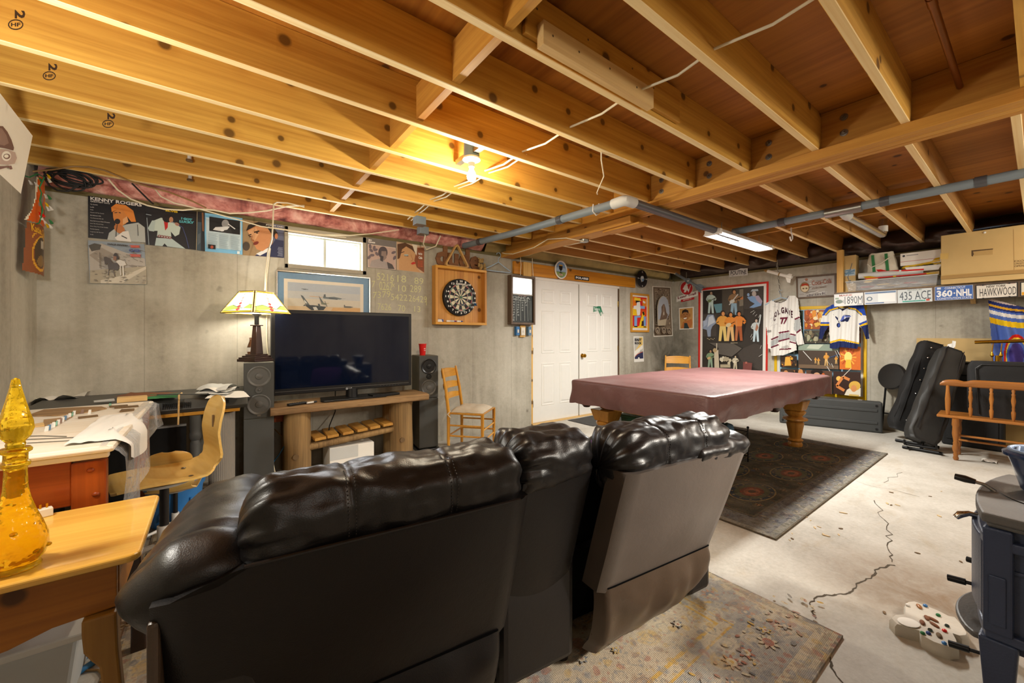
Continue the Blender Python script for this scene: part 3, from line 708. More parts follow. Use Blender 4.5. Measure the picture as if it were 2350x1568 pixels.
for k in range(4): a.text('#e0603c', 'the end', [(1340, 440 + 14 * k), (1380, 444 + 14 * k), (1380, 453 + 14 * k), (1340, 449 + 14 * k)], .02)
flat('record_cover', a, 'print_gloss', 'record cover with a close-up woman with closed eyes and red lips', 'record cover', LP)

# framed aircraft print behind the television
t = thing('framed_print', 'blue matted framed print of propeller aircraft, behind the television', 'picture', (.905, WB, 1.45))
b = B()
for q in ((.474, 1.86, 1.337, 1.872), (.474, 1.25, 1.337, 1.262), (.474, 1.262, .486, 1.86), (1.325, 1.262, 1.337, 1.86)): b.box(q[0] - .905, -.025, q[1] - 1.45, q[2] - .905, -.001, q[3] - 1.45)
b.obj('frame', 'alu', t, bevel=.002)
a = Art(lambda u, v, d: atY(620 + u * .15308, 500 + v * .15308, WB - d) - Vector((.905, WB, 1.45)), .012)
a.board('#6f93b5', [(100, 810), (1486, 912), (1486, 2000), (100, 2050)], .003)
a.poly('#e7dccb', [(205, 908), (1398, 998), (1398, 1900), (205, 1950)])
a.poly('#b3bcc8', [(262, 960), (1350, 1040), (1350, 1850), (262, 1900)]).poly('#c5c6c6', [(262, 1090), (1350, 1150), (1350, 1850), (262, 1900)]).poly('#d6cdbd', [(262, 1200), (1350, 1250), (1350, 1850), (262, 1900)]).poly('#dcc09a', [(262, 1320), (1350, 1350), (1350, 1850), (262, 1900)]).poly('#dcae74', [(940, 1350), (1350, 1360), (1350, 1430), (900, 1420)])
a.line('#59616b', [(470, 1065), (570, 1075)], 7).ell('#59616b', 520, 1072, 28, 7).line('#dcaa6a', [(590, 1175), (790, 1195)], 6)
a.poly('#6b757b', [(790, 1180), (860, 1190), (960, 1185), (1050, 1205), (1085, 1212), (1050, 1225), (930, 1222), (800, 1210)]).poly('#59636a', [(805, 1150), (830, 1145), (835, 1190), (800, 1195)]).line('#4a535a', [(880, 1205), (1010, 1222)], 14).line('#8a9299', [(1085, 1212), (1130, 1214)], 3)
a.poly('#5b6469', [(455, 1155), (490, 1170), (610, 1330), (560, 1340)]).poly('#e4e2da', [(510, 1225), (545, 1265), (555, 1290), (515, 1270)]).poly('#3d4347', [(520, 1310), (640, 1310), (840, 1335), (800, 1385), (620, 1385)]).poly('#d8d6cf', [(640, 1340), (690, 1335), (720, 1380), (660, 1385)]).line('#3d4347', [(500, 1320), (530, 1300)], 12).poly('#4d565b', [(715, 1290), (740, 1290), (760, 1340), (730, 1345)])
a.poly('#616a6c', [(728, 1165), (745, 1190), (800, 1270), (770, 1280)]).poly('#7a7f6d', [(765, 1265), (850, 1285), (840, 1305), (770, 1295)]).line('#596065', [(820, 1250), (855, 1335)], 7).line('#b4a060', [(840, 1290), (880, 1280)], 5)
a.poly('#6b6a66', [(1108, 1325), (1200, 1328), (1250, 1340), (1200, 1352), (1110, 1345)]).poly('#6b6a66', [(1108, 1305), (1120, 1305), (1125, 1335), (1108, 1335)])
a.obj('print', 'print_gloss', t)

# chalk tallies written straight on the concrete
a = Art(onY(cD), .0012, .00002); H_ = '#cfcf9a'
def chalk(s, x0, y0, x1, y1, tilt=0, col=H_): a.text(col, s, [(x0, y0), (x1, y0 + tilt), (x1, y1 + tilt), (x0, y1)], -.006)
for s, *q in [('5216', 990, 545, 1135, 605, 18), ('18', 1165, 565, 1240, 625, 6), ('89', 1310, 585, 1388, 640, 8), ('7', 945, 615, 975, 670, 0), ('0267', 1010, 620, 1125, 690, 6), ('x', 1118, 640, 1142, 668, 0), ('10', 1172, 650, 1240, 705, 6), ('289', 1275, 650, 1368, 710, 8), ('7379', 955, 710, 1105, 765, -10), ('5422', 1110, 725, 1250, 780, 8), ('26429', 1262, 735, 1418, 790, 14), ('7626', 995, 805, 1112, 862, 8), ('70', 1170, 820, 1232, 875, 6), ('13', 1310, 830, 1362, 880, 4)]:
    chalk(s, *q)
a.line(H_, [(1410, 760), (1415, 825)], 5).line(H_, [(1020, 690), (1120, 694)], 4)
o = a.obj('chalk_writing', 'print', bpy.data.objects['wall_back']); o['label'] = 'yellow chalk number tallies written on the concrete'

# dartboard cabinet with dartboard
t = thing('dart_cabinet', 'open knotty pine box frame holding the dartboard', 'cabinet', (2.41, WB, 1.388))
W2, Hh, D = .352, .69, .10
for q in ((-W2, 0, W2, .03), (-W2, Hh - .03, W2, Hh)): B().box(q[0], -D, q[1], q[2], -.001, q[3]).obj('side_board', 'honey_x', t, bevel=.002)
for x in (-W2, W2 - .028): B().box(x, -D, .03, x + .028, -.001, Hh - .03).obj('side_board', 'pine_cab', t, bevel=.002)
for k in range(5):
    w = (2 * W2 - .056) / 5; B().box(-W2 + .028 + k * w + .001, -.02, .03, -W2 + .028 + (k + 1) * w - .001, -.001, Hh - .03).obj('back_board', 'pine_cab', t)
t = thing('dartboard', 'round black and cream dartboard with red rings and white numbers', 'dartboard', (2.405, WB - .02, 1.722))
RX = Matrix.Rotation(R(90), 4, 'X')
B().lathe([(.224, 0), (.224, .036), (.218, .04), (0, .04)], 48, RX).obj('board_disc', 'black_matte', t, smooth=1)
a = Art(lambda u, v, d: Vector((u, -.041 - d, -v)), .0004, .0003)
nums = [20, 1, 18, 4, 13, 6, 10, 15, 2, 17, 3, 19, 7, 16, 8, 11, 14, 9, 12, 5]
def ringseg(col, r0, r1, a0, a1):
    n = 5; A = [a0 + (a1 - a0) * k / n for k in range(n + 1)]
    a.poly(col, [(r1 * sin(x), -r1 * cos(x)) for x in A] + [(r0 * sin(x), -r0 * cos(x)) for x in A[::-1]])
for k in range(20):
    a0, a1 = (k - .5) * pi / 10, (k + .5) * pi / 10; d = k % 2 == 0
    ringseg('#17171a' if d else '#ddd2b2', .012, .16, a0, a1)
for k in range(20):
    a0, a1 = (k - .5) * pi / 10, (k + .5) * pi / 10; c = '#b5242e' if k % 2 == 0 else '#2e7a52'
    ringseg(c, .152, .162, a0, a1); ringseg(c, .09, .098, a0, a1)
for r in (.0895, .0985, .1515, .1625): 
    P = [(r * sin(x * pi / 24), -r * cos(x * pi / 24)) for x in range(49)]; a.line('#b9bbb8', P, .0022)
a.ell('#2e7a52', 0, 0, .016, .016).ell('#4a4a44', 0, 0, .010, .010)
for k, n in enumerate(nums):
    x, y = .193 * sin(k * pi / 10), -.193 * cos(k * pi / 10); w = .011 * len(str(n)); a.text('#e8e6de', str(n), (x - w, y - .012, x + w, y + .012), .03)
a.text('#e8e2d8', 'NARWHAL', (-.075, -.168, .06, -.147), .05).text('#d9d4c8', 'ARROWSON', (-.048, .162, .05, .174), .02)
a.obj('dart_face', 'print', t)
def dart(name, lab, px_tail, dx, col, ln=.13):
    p = atY(*px_tail, WB - .02 - .042 - ln * .9); tip = Vector((p.x + dx[0], WB - .06, p.z + dx[1])); d = (p - tip).normalized()
    t = thing('dart', lab, 'dart', tip, 0, 'darts in the board')
    B().tube([d * 0, d * ln * .3, d * ln * .31, d * ln * .6, d * ln * .62, d * ln], [.001, .0012, .0035, .0035, .0022, .002], 8).obj('barrel', 'steel', t, smooth=1)
    u = d.orthogonal().normalized(); v = d.cross(u); f = B()
    for w in (u, v): f.add([d * ln * .72 + w * .002, d * ln * .8 + w * .02, d * ln * 1.05 + w * .02, d * ln * 1.0, d * ln * 1.05 - w * .02, d * ln * .8 - w * .02], [(0, 1, 2, 3, 4, 5)])
    f.obj('flight', col, t)
cw = lambda x, y: (970 + x * .15306, 540 + y * .15306)
dart('dart', 'dart with white flights, upper of the two white ones in the board', cw(655, 735), (-.03, -.05), 'white_plastic')
dart('dart', 'dart with white flights, lower of the two white ones in the board', cw(610, 815), (-.04, -.045), 'white_plastic')
dart('dart', 'dart with blue flights, near the middle of the board', cw(600, 1045), (.02, .01), 'blue_box')
dart('dart', 'dart with blue flights, at the right edge of the board', cw(800, 1040), (-.04, .0), 'blue_box')
# small things on the cabinet ledge and top
zl = 1.388 + .03
def ledge(px, wid, col, label, cat, name):
    p = atY(px, 0, WB - .06); t = B().box(-wid / 2, -.012, 0, wid / 2, .012, .022).obj(name, col, bevel=.006, loc=(p.x, WB - .06, zl)); tag(t, label, cat); return t
t = thing('flight_case', 'small navy and white folding case on the dart cabinet ledge', 'case', (atY(cw(250, 0)[0], 0, WB - .06).x, WB - .06, zl))
B().prism([(-.05, 0), (.05, 0), (.05, .028), (.03, .034), (-.03, .034), (-.05, .028)], .02, Matrix.Translation((0, .01, 0)) @ RX).obj('case_body', 'navy_cloth', t, bevel=.003)
B().prism([(-.034, .001), (.034, .001), (.022, .03), (-.022, .03)], .003, Matrix.Translation((0, -.0105, 0)) @ RX).obj('label_flap', 'white_plastic', t)
for px, col, cap, lab in ((cw(390, 0)[0], 'paper', 'red_plastic', 'cream marker stub on the dart cabinet ledge'), (cw(445, 0)[0], 'paper_grey', 'purple_cloth', 'pale marker stub with purple cap on the cabinet ledge'), (cw(545, 0)[0], 'white_plastic', 'navy_cloth', 'white marker with dark blue tip on the cabinet ledge')):
    x = atY(px, 0, WB - .06).x; t = thing('marker', lab, 'marker', (x, WB - .06, zl + .012))
    B().cyl((-.03, 0, 0), (.022, 0, 0), .0115).obj('barrel', col, t, smooth=1); B().cyl((.022, 0, 0), (.05, 0, 0), .0105, .006).obj('cap', cap, t, smooth=1)
# billiard rack
t = thing('billiard_rack', 'triangular wooden billiard rack standing on the dart cabinet', 'rack', (2.355, WB - .06, 2.081))
pts = [(-.175, .012), (.175, .012), (0, .31)]
out = []
for i in range(3):
    p0, p1, p2 = Vector(pts[i - 1]), Vector(pts[i]), Vector(pts[(i + 1) % 3]); u = (p0 - p1).normalized(); w = (p2 - p1).normalized()
    for k in range(6): s = k / 5; out.append((p1 + u * .05 * (1 - s) ** 2 + w * .05 * s ** 2))
cen = Vector((0, .11)); vs = []; n = len(out)
for p in out:
    q = cen + (p - cen) * .84
    for r, y in ((p, -.022), (p, .022), (q, .022), (q, -.022)): vs.append((r.x, y + (.31 - r.y) * -.0, r.y - .0115))
fs = [(4 * i + k, 4 * i + (k + 1) % 4, 4 * ((i + 1) % n) + (k + 1) % 4, 4 * ((i + 1) % n) + k) for i in range(n) for k in range(4)]
B().add(vs, fs).obj('rack_frame', 'rail_maple', t, bevel=.003)
# cut-out wooden word
vs, fs = textmesh('dude', .045); t = B(); W_, H_2 = .62, .25
t.add([(x * W_, 0, z * H_2) for x, z in vs], fs); t.add([(x * W_, .02, z * H_2) for x, z in vs], [f[::-1] for f in fs])
from collections import Counter
ed = Counter(); 
for f in fs:
    for i in range(len(f)): e = tuple(sorted((f[i], f[(i + 1) % len(f)]))); ed[e] += 1
nv = len(vs); t.f += [[e[0], e[1], e[1] + nv, e[0] + nv] for e, c in ed.items() if c == 1]; t.mi += [0] * (len(t.f) - len(t.mi)); t.c += [None] * (len(t.f) - len(t.c))
o = t.obj('wooden_word_sign', 'sign_wood', loc=(2.10, WB - .022, 2.079)); tag(o, 'brown cut-out wooden letters reading dude, standing on the dart cabinet', 'sign')
# teddy bear
t = thing('teddy_bear', 'small tan teddy bear sitting on the right end of the dart cabinet', 'toy', (2.70, WB - .06, 2.079)); b = B()
b.ball((0, 0, .045), (.033, .03, .045)).ball((0, -.005, .115), (.034, .032, .032)).ball((-.03, 0, .145), .013).ball((.03, 0, .145), .013).ball((0, -.035, .108), (.015, .014, .012)).ball((-.04, -.02, .06), (.014, .02, .03)).ball((.04, -.02, .06), (.014, .02, .03)).ball((-.03, -.045, .018), (.017, .03, .018)).ball((.03, -.045, .018), (.017, .03, .018))
b.obj('bear_body', 'bear_fur', t, smooth=1); B().tube([(-.03, -.005, .085), (0, -.035, .083), (.03, -.005, .085), (0, .028, .087)], .005, closed=True).obj('ribbon', 'dark_wood', t, smooth=1)
for x in (-.012, .012): B().ball((x, -.036, .124), .004, 8, 6).obj('eye', 'black_plastic', t, smooth=1)
# plastic hanger on a nail
def hanger(name, lab, loc, mat, w=.2, h=.11, rz=0, hook=True):
    t = thing(name, lab, 'hanger', loc, rz)
    P = [(0, 0, 0), (-w * .55, 0, -h * .55), (-w * .95, 0, -h * .9), (-w, 0, -h), (-w * .9, 0, -h * 1.1), (0, 0, -h * 1.12), (w * .9, 0, -h * 1.1), (w, 0, -h), (w * .95, 0, -h * .9), (w * .55, 0, -h * .55)]
    B().tube(P, .007, closed=True).obj('hanger_body', mat, t, smooth=1)
    B().tube([(0, 0, .0), (0, 0, .045), (.012, 0, .06), (.034, 0, .075), (.036, 0, .105), (.012, 0, .125), (-.02, 0, .115), (-.028, 0, .095)], .0045).obj('hook', mat, t, smooth=1)
    return t
hanger('plastic_hanger', 'pale blue plastic clothes hanger hooked under the ceiling pipe wires', (2.975, WB - .05, 2.215), 'hanger_blue')
# scoreboard cabinet
t = thing('chalk_scoreboard', 'brown framed chalk scoreboard with a glossy white upper panel', 'scoreboard', (3.365, WB, 1.407)); w2, hh = .208, .66
for q in ((-w2, 0, w2, .028), (-w2, hh - .028, w2, hh)): B().box(q[0], -.09, q[1], q[2], -.001, q[3]).obj('frame_rail', 'brown_frame', t, bevel=.003)
for x in (-w2, w2 - .028): B().box(x, -.09, .028, x + .028, -.001, hh - .028).obj('frame_rail', 'brown_frame', t, bevel=.003)
a = Art(lambda u, v, d: Vector((u, -.062 - d, v)), .001); q = w2 - .028
a.board('#252a28', [(-q, .028), (q, .028), (q, hh - .028), (-q, hh - .028)], -.04)
a.rect('#b9b6ae', -q, .40, q, .415)
a.text('#c9cfca', 'CINCA', (-.17, .38, .13, .345), -.004); a.line('#c9cfca', [(-.17, .335), (.10, .325)], .006); a.text('#c08a80', 'dart bar', (-.07, .398, .08, .386), .01)
for x in (-.115, -.04, .03, .085): a.line('#b9bfba', [(x, .375), (x + .01, .05)], .005)
for i, x in enumerate((-.165, -.095, -.025, .04)):
    for k in range(8 - 2 * i): a.text('#c5cbc6', random.choice(['20', '19', '18', 'E', 'F', '15', 'X', '4', '17']), (x, .31 - k * .034, x + .03, .287 - k * .034), -.004)
for k in range(6): a.line('#6f7672', [(.1 + k * .009, .33), (.115 + k * .008, .06)], .003)
a.obj('chalkboard', 'print', t); B().box(-q, -.066, .415, q, -.05, hh - .028).obj('white_panel', 'mirror_sheet' if 'mirror_sheet' in MATS else 'alu', t)
# switch block and boxes under it
t = thing('switch_box', 'pale switch on a wood block between two blue outlet boxes, below the scoreboard', 'switch', (3.40, WB, 1.24))
B().box(-.045, -.03, -.005, .045, -.001, .16).obj('wood_block', 'pale_lumber_z', t, bevel=.003)
B().box(-.04, -.045, .02, .03, -.031, .13).obj('switch_plate', 'wall_socket', t, bevel=.006); B().box(-.012, -.054, .06, .002, -.046, .09).obj('switch_toggle', 'white_plastic', t, bevel=.002)
for x, m in ((-.1, 'blue_box'), (.11, 'octo_blue')):
    B().box(x - .028, -.05, .02, x + .028, -.001, .14).obj('outlet_box', m, t, bevel=.004); B().box(x - .012, -.055, .055, x + .012, -.051, .1).obj('outlet', 'wall_socket', t, bevel=.002)
# header board above the doors
o = B().box(3.24, -.04, 2.092, 5.90, -.001, 2.262).obj('header_board', 'osb_amber', bevel=.002, loc=(0, WB, 0)); tag(o, 'long amber wood header board above the white double doors', 'board')
o = B().box(-.07, -.03, 2.07, .07, 0, 2.262).obj('wood_strip', 'pale_lumber_z', bevel=.002, loc=(3.45, WB - .041, 0)); tag(o, 'short upright pale wood strip nailed on the left end of the header board', 'board')
# oval beer sign
t = thing('beer_sign', 'oval pale framed beer sign with a dark goblet, hung on the header board', 'sign', (4.092, WB - .045, 2.224))
xf = Matrix.Scale(.93, 4, (1, 0, 0)) @ RX
B().lathe([(.128, 0), (.134, .012), (.132, .02), (.118, .022), (.116, .012), (.116, 0)], 40, xf).obj('rim', 'paper', t, smooth=1)
a = Art(lambda u, v, d: Vector((u * .93, -.006 - d, v)), .001); a.ell('#7d9cc4', 0, 0, .117, .117, n=36).poly('#a6c0d8', [(-.115, -.02), (.115, -.02), (.1, .03), (-.1, .03)]).poly('#8aa05a', [(-.112, -.03), (.112, -.03), (.085, -.08), (0, -.117), (-.085, -.08)])
a.poly('#19120f', [(-.04, .06), (.04, .06), (.036, .01), (.012, -.012), (-.012, -.012), (-.036, .01)]).rect('#d9a83a', -.038, .058, .038, .074).rect('#19120f', -.006, -.04, .006, -.01).rect('#19120f', -.03, -.05, .03, -.04).rect('#d8d0be', -.042, -.085, .042, -.06).text('#9a2a24', 'OMMEGANG', (-.038, -.064, .038, -.08), .03)
a.obj('sign_face', 'print_gloss', t)
a = Art(lambda u, v, d: Vector((u, -d, v)), .006).board('#0f0f11', [(-.155, .03), (.155, .03), (.155, -.028), (-.155, -.028)]); a.text('#e6e6e8', 'POLARIS', (-.14, .018, .14, -.017), .06)
o = a.obj('brand_plate', 'print_gloss', loc=(4.552, WB - .0405, 2.14)); tag(o, 'small black plate with white block lettering on the header board', 'sign')
# record clock
t = thing('record_clock', 'black vinyl record wall clock right of the header board', 'clock', (6.055, WB - .062, 2.258)); B().cyl((0, .0, -.02), (0, .062, -.02), .004).obj('nail', 'steel', t)
B().lathe([(.152, .0), (.152, .008), (.148, .01), (.05, .009), (0, .009)], 40, RX).obj('record', 'black_plastic', t, smooth=1)
a = Art(lambda u, v, d: Vector((u, -.0095 - d, v)), .0005); a.ell('#c9d2da', 0, 0, .05, .05).ell('#4a86b8', .008, -.012, .032, .03).ell('#e8eef0', 0, .01, .016, .014)
for r in (.075, .1, .125): a.line('#2a2a2c', [(r * cos(x * pi / 18), r * sin(x * pi / 18)) for x in range(37)], .003)
for s, x, y in (('12', 0, .12), ('3', .125, 0), ('6', 0, -.125), ('9', -.125, 0)): a.text('#c9c9c4', s, (x - .014, y + .014, x + .014, y - .014), .02)
for s, x in (('side A', -.095), ('stereo', .095)): a.text('#c9c9c4', s, (x - .03, .008, x + .03, -.006), 0)
a.obj('clock_face', 'print', t); B().box(-.004, -.016, 0, .004, -.014, .07, xf=Matrix.Rotation(R(-148), 4, 'Y')).obj('hand', 'white_plastic', t); B().box(-.004, -.019, 0, .004, -.017, .05, xf=Matrix.Rotation(R(20), 4, 'Y')).obj('hand', 'white_plastic', t)
# framed cubist print
t = thing('framed_print', 'bright red and yellow abstract print of a horn player in a honey wood frame', 'picture', (6.065, WB, 1.66)); w2, h2 = .262, .342
for q in ((-w2, -h2, w2, -h2 + .035), (-w2, h2 - .035, w2, h2)): B().box(q[0], -.03, q[1], q[2], -.001, q[3]).obj('frame_rail', 'honey_x', t, bevel=.004)
for x in (-w2, w2 - .035): B().box(x, -.03, -h2 + .035, x + .035, -.001, h2 - .035).obj('frame_rail', 'honey_z', t, bevel=.004)
a = Art(lambda u, v, d: Vector(((u - .5) * .455, -.012 - d, (.5 - v) * .615)), .001)
a.board('#e9e4dc', [(0, 0), (1, 0), (1, 1), (0, 1)], -.01); m = lambda x, y: (.05 + .9 * x, .045 + .89 * y)
def pr(c, *p): a.poly(c, [m(*q) for q in p])
pr('#d8231c', (0, 0), (1, 0), (1, 1), (0, 1)); pr('#ef7d1c', (0, .0), (.3, 0), (.22, .3), (0, .3)); pr('#f4c41e', (.0, .36), (.42, .3), (.45, .6), (0, .6)); pr('#e04a1c', (.45, .38), (1, .4), (1, .62), (.5, .6)); pr('#e8891e', (.68, .05), (1, .05), (1, .3), (.7, .3)); pr('#f4d030', (.1, .03), (.55, .03), (.55, .07), (.62, .12), (.08, .12), (.12, .07)); pr('#1a1512', (.2, .12), (.5, .12), (.5, .2), (.2, .2))
pr('#f0ebe4', (.28, .18), (.5, .15), (.55, .34), (.5, .58), (.3, .6), (.25, .4), (.05, .4), (.05, .3), (.25, .28)); pr('#8ab0e0', (.5, .28), (.85, .28), (.85, .37), (.55, .37)); pr('#f0ebe4', (.7, .1), (.9, .14), (.88, .2), (.72, .17))
pr('#7fa8dc', (.1, .62), (.55, .6), (.55, .66), (.3, .67), (.28, .96), (.1, .96)); pr('#f6cf22', (.7, .45), (.85, .5), (.78, .7), (.62, .85), (.55, 1), (.42, 1), (.5, .8), (.62, .62)); pr('#1a1512', (.66, .48), (.78, .46), (.84, .55), (.74, .6)); pr('#3a2018', (.62, .78), (.9, .74), (.9, .95), (.62, .95)); pr('#7fa8dc', (.75, .62), (.93, .62), (.93, .97), (.78, .97)); pr('#f4c41e', (0, .95), (1, .93), (1, 1), (0, 1)); pr('#16120f', (.08, .94), (.32, .94), (.32, .975), (.08, .975)); pr('#16120f', (.74, .95), (.95, .95), (.95, .98), (.74, .98))
a.obj('print', 'print_gloss', t)
# tapestry like poster
a = Art(onY(cF), .006).board('#e6dfd2', [(375, 430), (613, 443), (640, 1072), (390, 1084)]).poly('#6f5f4e', [(386, 440), (604, 452), (630, 1060), (400, 1070)]).poly('#8d7c68', [(400, 460), (592, 470), (616, 1040), (412, 1050)])
for k in range(220):
    x, y = random.uniform(402, 598), random.uniform(465, 1040); a.ell(random.choice(['#5a4a3c', '#a3927c', '#7b6a58', '#b9aa94', '#493c31']), x + (y - 465) * .03, y, random.uniform(3, 9), random.uniform(3, 9), random.uniform(0, 3), 7)
arch = [(448, 860), (446, 700), (462, 620), (490, 575), (517, 560), (548, 575), (575, 615), (592, 700), (596, 780), (560, 860), (540, 930), (450, 940)]
a.poly('#b3a791', [(440 + (x - 448) * 1.05, y - 8) for x, y in arch]).poly('#aab0ba', arch).poly('#bcae94', [(450, 860), (560, 850), (545, 935), (450, 940)])
a.poly('#6e5a4c', [(470, 870), (495, 760), (492, 700), (515, 660), (532, 662), (548, 720), (556, 770), (575, 800), (560, 850)]).poly('#8b7564', [(515, 665), (530, 668), (535, 800), (505, 830)]).poly('#c9c0b0', [(520, 760), (528, 760), (530, 800), (515, 800)])
for x, y in ((442, 1000), (525, 1000), (592, 1005)): a.ell('#b09f88', x, y, 26, 38).ell('#5c4e42', x, y, 19, 30).ell('#a39480', x, y + 8, 9, 16)
flat('wall_poster', a, 'print', 'tall faded brown poster of a temple seen through a carved arch, left of the corner', 'poster')
# small mountain poster
a = Art(onY(cF), .004).board('#e9e7e0', [(133, 1076), (258, 1076), (268, 1400), (142, 1408)]).poly('#c3c1b8', [(145, 1090), (252, 1090), (257, 1290), (150, 1330)]).poly('#e8c878', [(210, 1088), (252, 1088), (254, 1180), (190, 1250), (150, 1290), (150, 1270), (200, 1190)]).poly('#f0ede4', [(148, 1270), (250, 1185), (252, 1230), (150, 1330)])
a.poly('#2b3054', [(150, 1345), (185, 1305), (225, 1278), (257, 1268), (260, 1360), (152, 1368)]).line('#d86a48', [(155, 1335), (185, 1305), (225, 1285), (252, 1275)], 6).line('#2b3054', [(225, 1278), (226, 1245)], 3).text('#23222a', 'EAST', (150, 1104, 238, 1138), .06).text('#23222a', 'ROCK', (150, 1148, 240, 1180), .06).ell('#e9e7e0', 202, 1356, 11, 11)
flat('wall_poster', a, 'print', 'small white poster lettered EAST ROCK under the abstract print', 'poster')
# green sticker on the door
a = Art(onY(cE, WB + .010), .0012).board('#2f7a58', [(634, 404), (700, 404), (706, 424), (690, 458), (634, 458)], .0002).poly('#4a8a6c', [(690, 440), (706, 424), (722, 470), (700, 492), (684, 458)]).ell('#c9d0c4', 706, 470, 9, 14).text('#e3ece4', 'Take a', (637, 414, 690, 442), .03).text('#cfe0d4', 'hike', (640, 446, 682, 455), .01)
o = a.obj('door_sticker', 'print', bpy.data.objects['door_2']); 
o.matrix_parent_inverse = bpy.data.objects['door_2'].matrix_basis.inverted(); o['label'] = 'green peeling sticker lettered Take a'
# ================================================================ poster wall
cG = (1600, 640, .14670); cH = (1740, 620, .19766); cI = (1900, 480, .19149); cJ = (2150, 640, .14035)
def raster(a, outline, layers, nu, nv, mode='poly'):
    """cloth: a fine grid of coloured cells clipped to an outline"""
    us = [p[0] for p in outline]; vs_ = [p[1] for p in outline]; u0, u1, v0, v1 = min(us), max(us), min(vs_), max(vs_)
    L = [(lin(c), P) for c, P in layers]; base = L[0][0]; idx = {}; V = []; Fc = []; Cc = []
    def vid(i, j):
        if (i, j) not in idx: idx[(i, j)] = len(V); V.append(a.P(u0 + (u1 - u0) * i / nu, v0 + (v1 - v0) * j / nv))
        return idx[(i, j)]
    for i in range(nu):
        for j in range(nv):
            x, y = u0 + (u1 - u0) * (i + .5) / nu, v0 + (v1 - v0) * (j + .5) / nv
            if not inpoly(x, y, outline): continue
            c = base
            for col, P in L[1:]:
                if callable(P):
                    if P(x, y): c = col
                elif inpoly(x, y, P): c = col
            Fc.append((vid(i, j), vid(i, j + 1), vid(i + 1, j + 1), vid(i + 1, j))); Cc.append(c)
    o = len(a.v); a.v += [tuple(p) for p in V]
    for f, c in zip(Fc, Cc): a.f.append([o + q for q in f]); a.mi.append(0); a.c.append(c)
    a.d += .002
def stroke(P, w):
    out = []; back = []
    for k, p in enumerate(P):
        q = P[min(k + 1, len(P) - 1)]; r = P[max(k - 1, 0)]; dx, dy = q[0] - r[0], q[1] - r[1]; L = sqrt(dx * dx + dy * dy) or 1
        out.append((p[0] - dy / L * w / 2, p[1] + dx / L * w / 2)); back.append((p[0] + dy / L * w / 2, p[1] - dx / L * w / 2))
    return out + back[::-1]
# brewery sign
a = Art(onX(cF), .012).board('#c9c5bc', [(682, 566), (965, 482), (966, 552), (682, 640)]).poly('#e6e2da', [(688, 572), (960, 490), (961, 546), (688, 632)])
a.ell('#d9d4cc', 815, 456, 86, 92, n=30).ell('#c0262a', 815, 456, 78, 84, n=30).poly('#ece8e0', [(765, 470), (790, 420), (815, 410), (830, 430), (835, 460), (850, 480), (835, 500), (820, 480), (805, 510), (780, 512), (790, 480)]).line('#ece8e0', [(838, 510), (868, 420)], 7).ell('#ece8e0', 815, 408, 14, 14)
a.poly('#b8242a', [(740, 606), (914, 572), (912, 600), (746, 636)]).text('#7a1f2a', 'Long Trail', [(702, 566), (935, 506), (936, 548), (704, 608)], .03).text('#e9dcd4', 'BREWING CO.', [(772, 606), (880, 582), (880, 594), (772, 620)], .02)
flat('brewery_sign', a, 'print_gloss', 'red and white brewery sign with a hiker in a red disc above a name banner', 'sign')
# generic portrait card
a = Art(onX(cF)).board('#e9e4da', [(716, 712), (908, 695), (908, 980), (724, 990)]).poly('#c29150', [(726, 724), (894, 708), (895, 968), (734, 978)])
a.poly('#b86f3a', [(745, 972), (770, 890), (830, 870), (880, 850), (890, 900), (870, 965)]).poly('#a9713f', [(755, 790), (775, 750), (830, 745), (850, 790), (840, 850), (800, 880), (765, 850)]).ell('#a9713f', 748, 815, 12, 26).ell('#a9713f', 856, 805, 11, 26).poly('#2c1e18', [(754, 790), (762, 745), (800, 728), (836, 742), (842, 785), (820, 765), (780, 768)])
a.poly('#efe6dc', [(775, 842), (820, 832), (812, 852), (785, 856)]).line('#3a2418', [(772, 800), (790, 796)], 5).line('#3a2418', [(812, 792), (830, 792)], 5).ell('#8f5a30', 802, 822, 14, 9).poly('#2c3a3c', [(785, 905), (820, 905), (850, 975), (782, 976)])
flat('portrait_card', a, 'print', 'small tan caricature portrait card of a smiling man under the brewery sign', 'picture')
# big concert poster, red frame
def frame4(parent, f, out, inn, mat, dep=.018):
    b = B()
    for i in range(4):
        j = (i + 1) % 4; b.hexa([f(*out[i], 0), f(*out[j], 0), f(*inn[j], 0), f(*inn[i], 0), f(*out[i], dep), f(*out[j], dep), f(*inn[j], dep), f(*inn[i], dep)])
    return b.obj('frame', mat, parent, bevel=.002, seg=1)
t = thing('concert_poster', 'tall red framed concert poster collage of musicians on black', 'poster', (WR, 3.2, 1.38))
f0 = onX(cG); f = lambda u, v, d: f0(u, v, d) - Vector((WR, 3.2, 1.38))
frame4(t, f, [(20, 150), (1118, 40), (1100, 1520), (14, 1508)], [(52, 186), (1085, 72), (1068, 1490), (44, 1478)], 'tape_red')
a = Art(f, .003).board('#e9e6df', [(45, 165), (1095, 60), (1080, 1500), (36, 1490)]).poly('#37322e', [(88, 188), (1042, 112), (1022, 1466), (78, 1452)])
for P in ([(85, 560), (300, 555), (300, 900), (82, 900)], [(730, 140), (1040, 115), (1036, 470), (730, 470)], [(620, 1130), (900, 1010), (1020, 1050), (1020, 1450), (700, 1300)]): a.poly('#453f3b', P)
a.poly('#24201e', [(110, 200), (385, 175), (385, 540), (100, 545)]).poly('#5f8a96', [(255, 400), (388, 385), (388, 525), (300, 535)]).poly('#4b453d', [(392, 175), (725, 150), (722, 590), (450, 590), (392, 540)]).poly('#7d7466', [(660, 170), (722, 160), (722, 420), (660, 430)]).poly('#c07a4a', [(640, 285), (720, 278), (720, 320), (640, 330)])
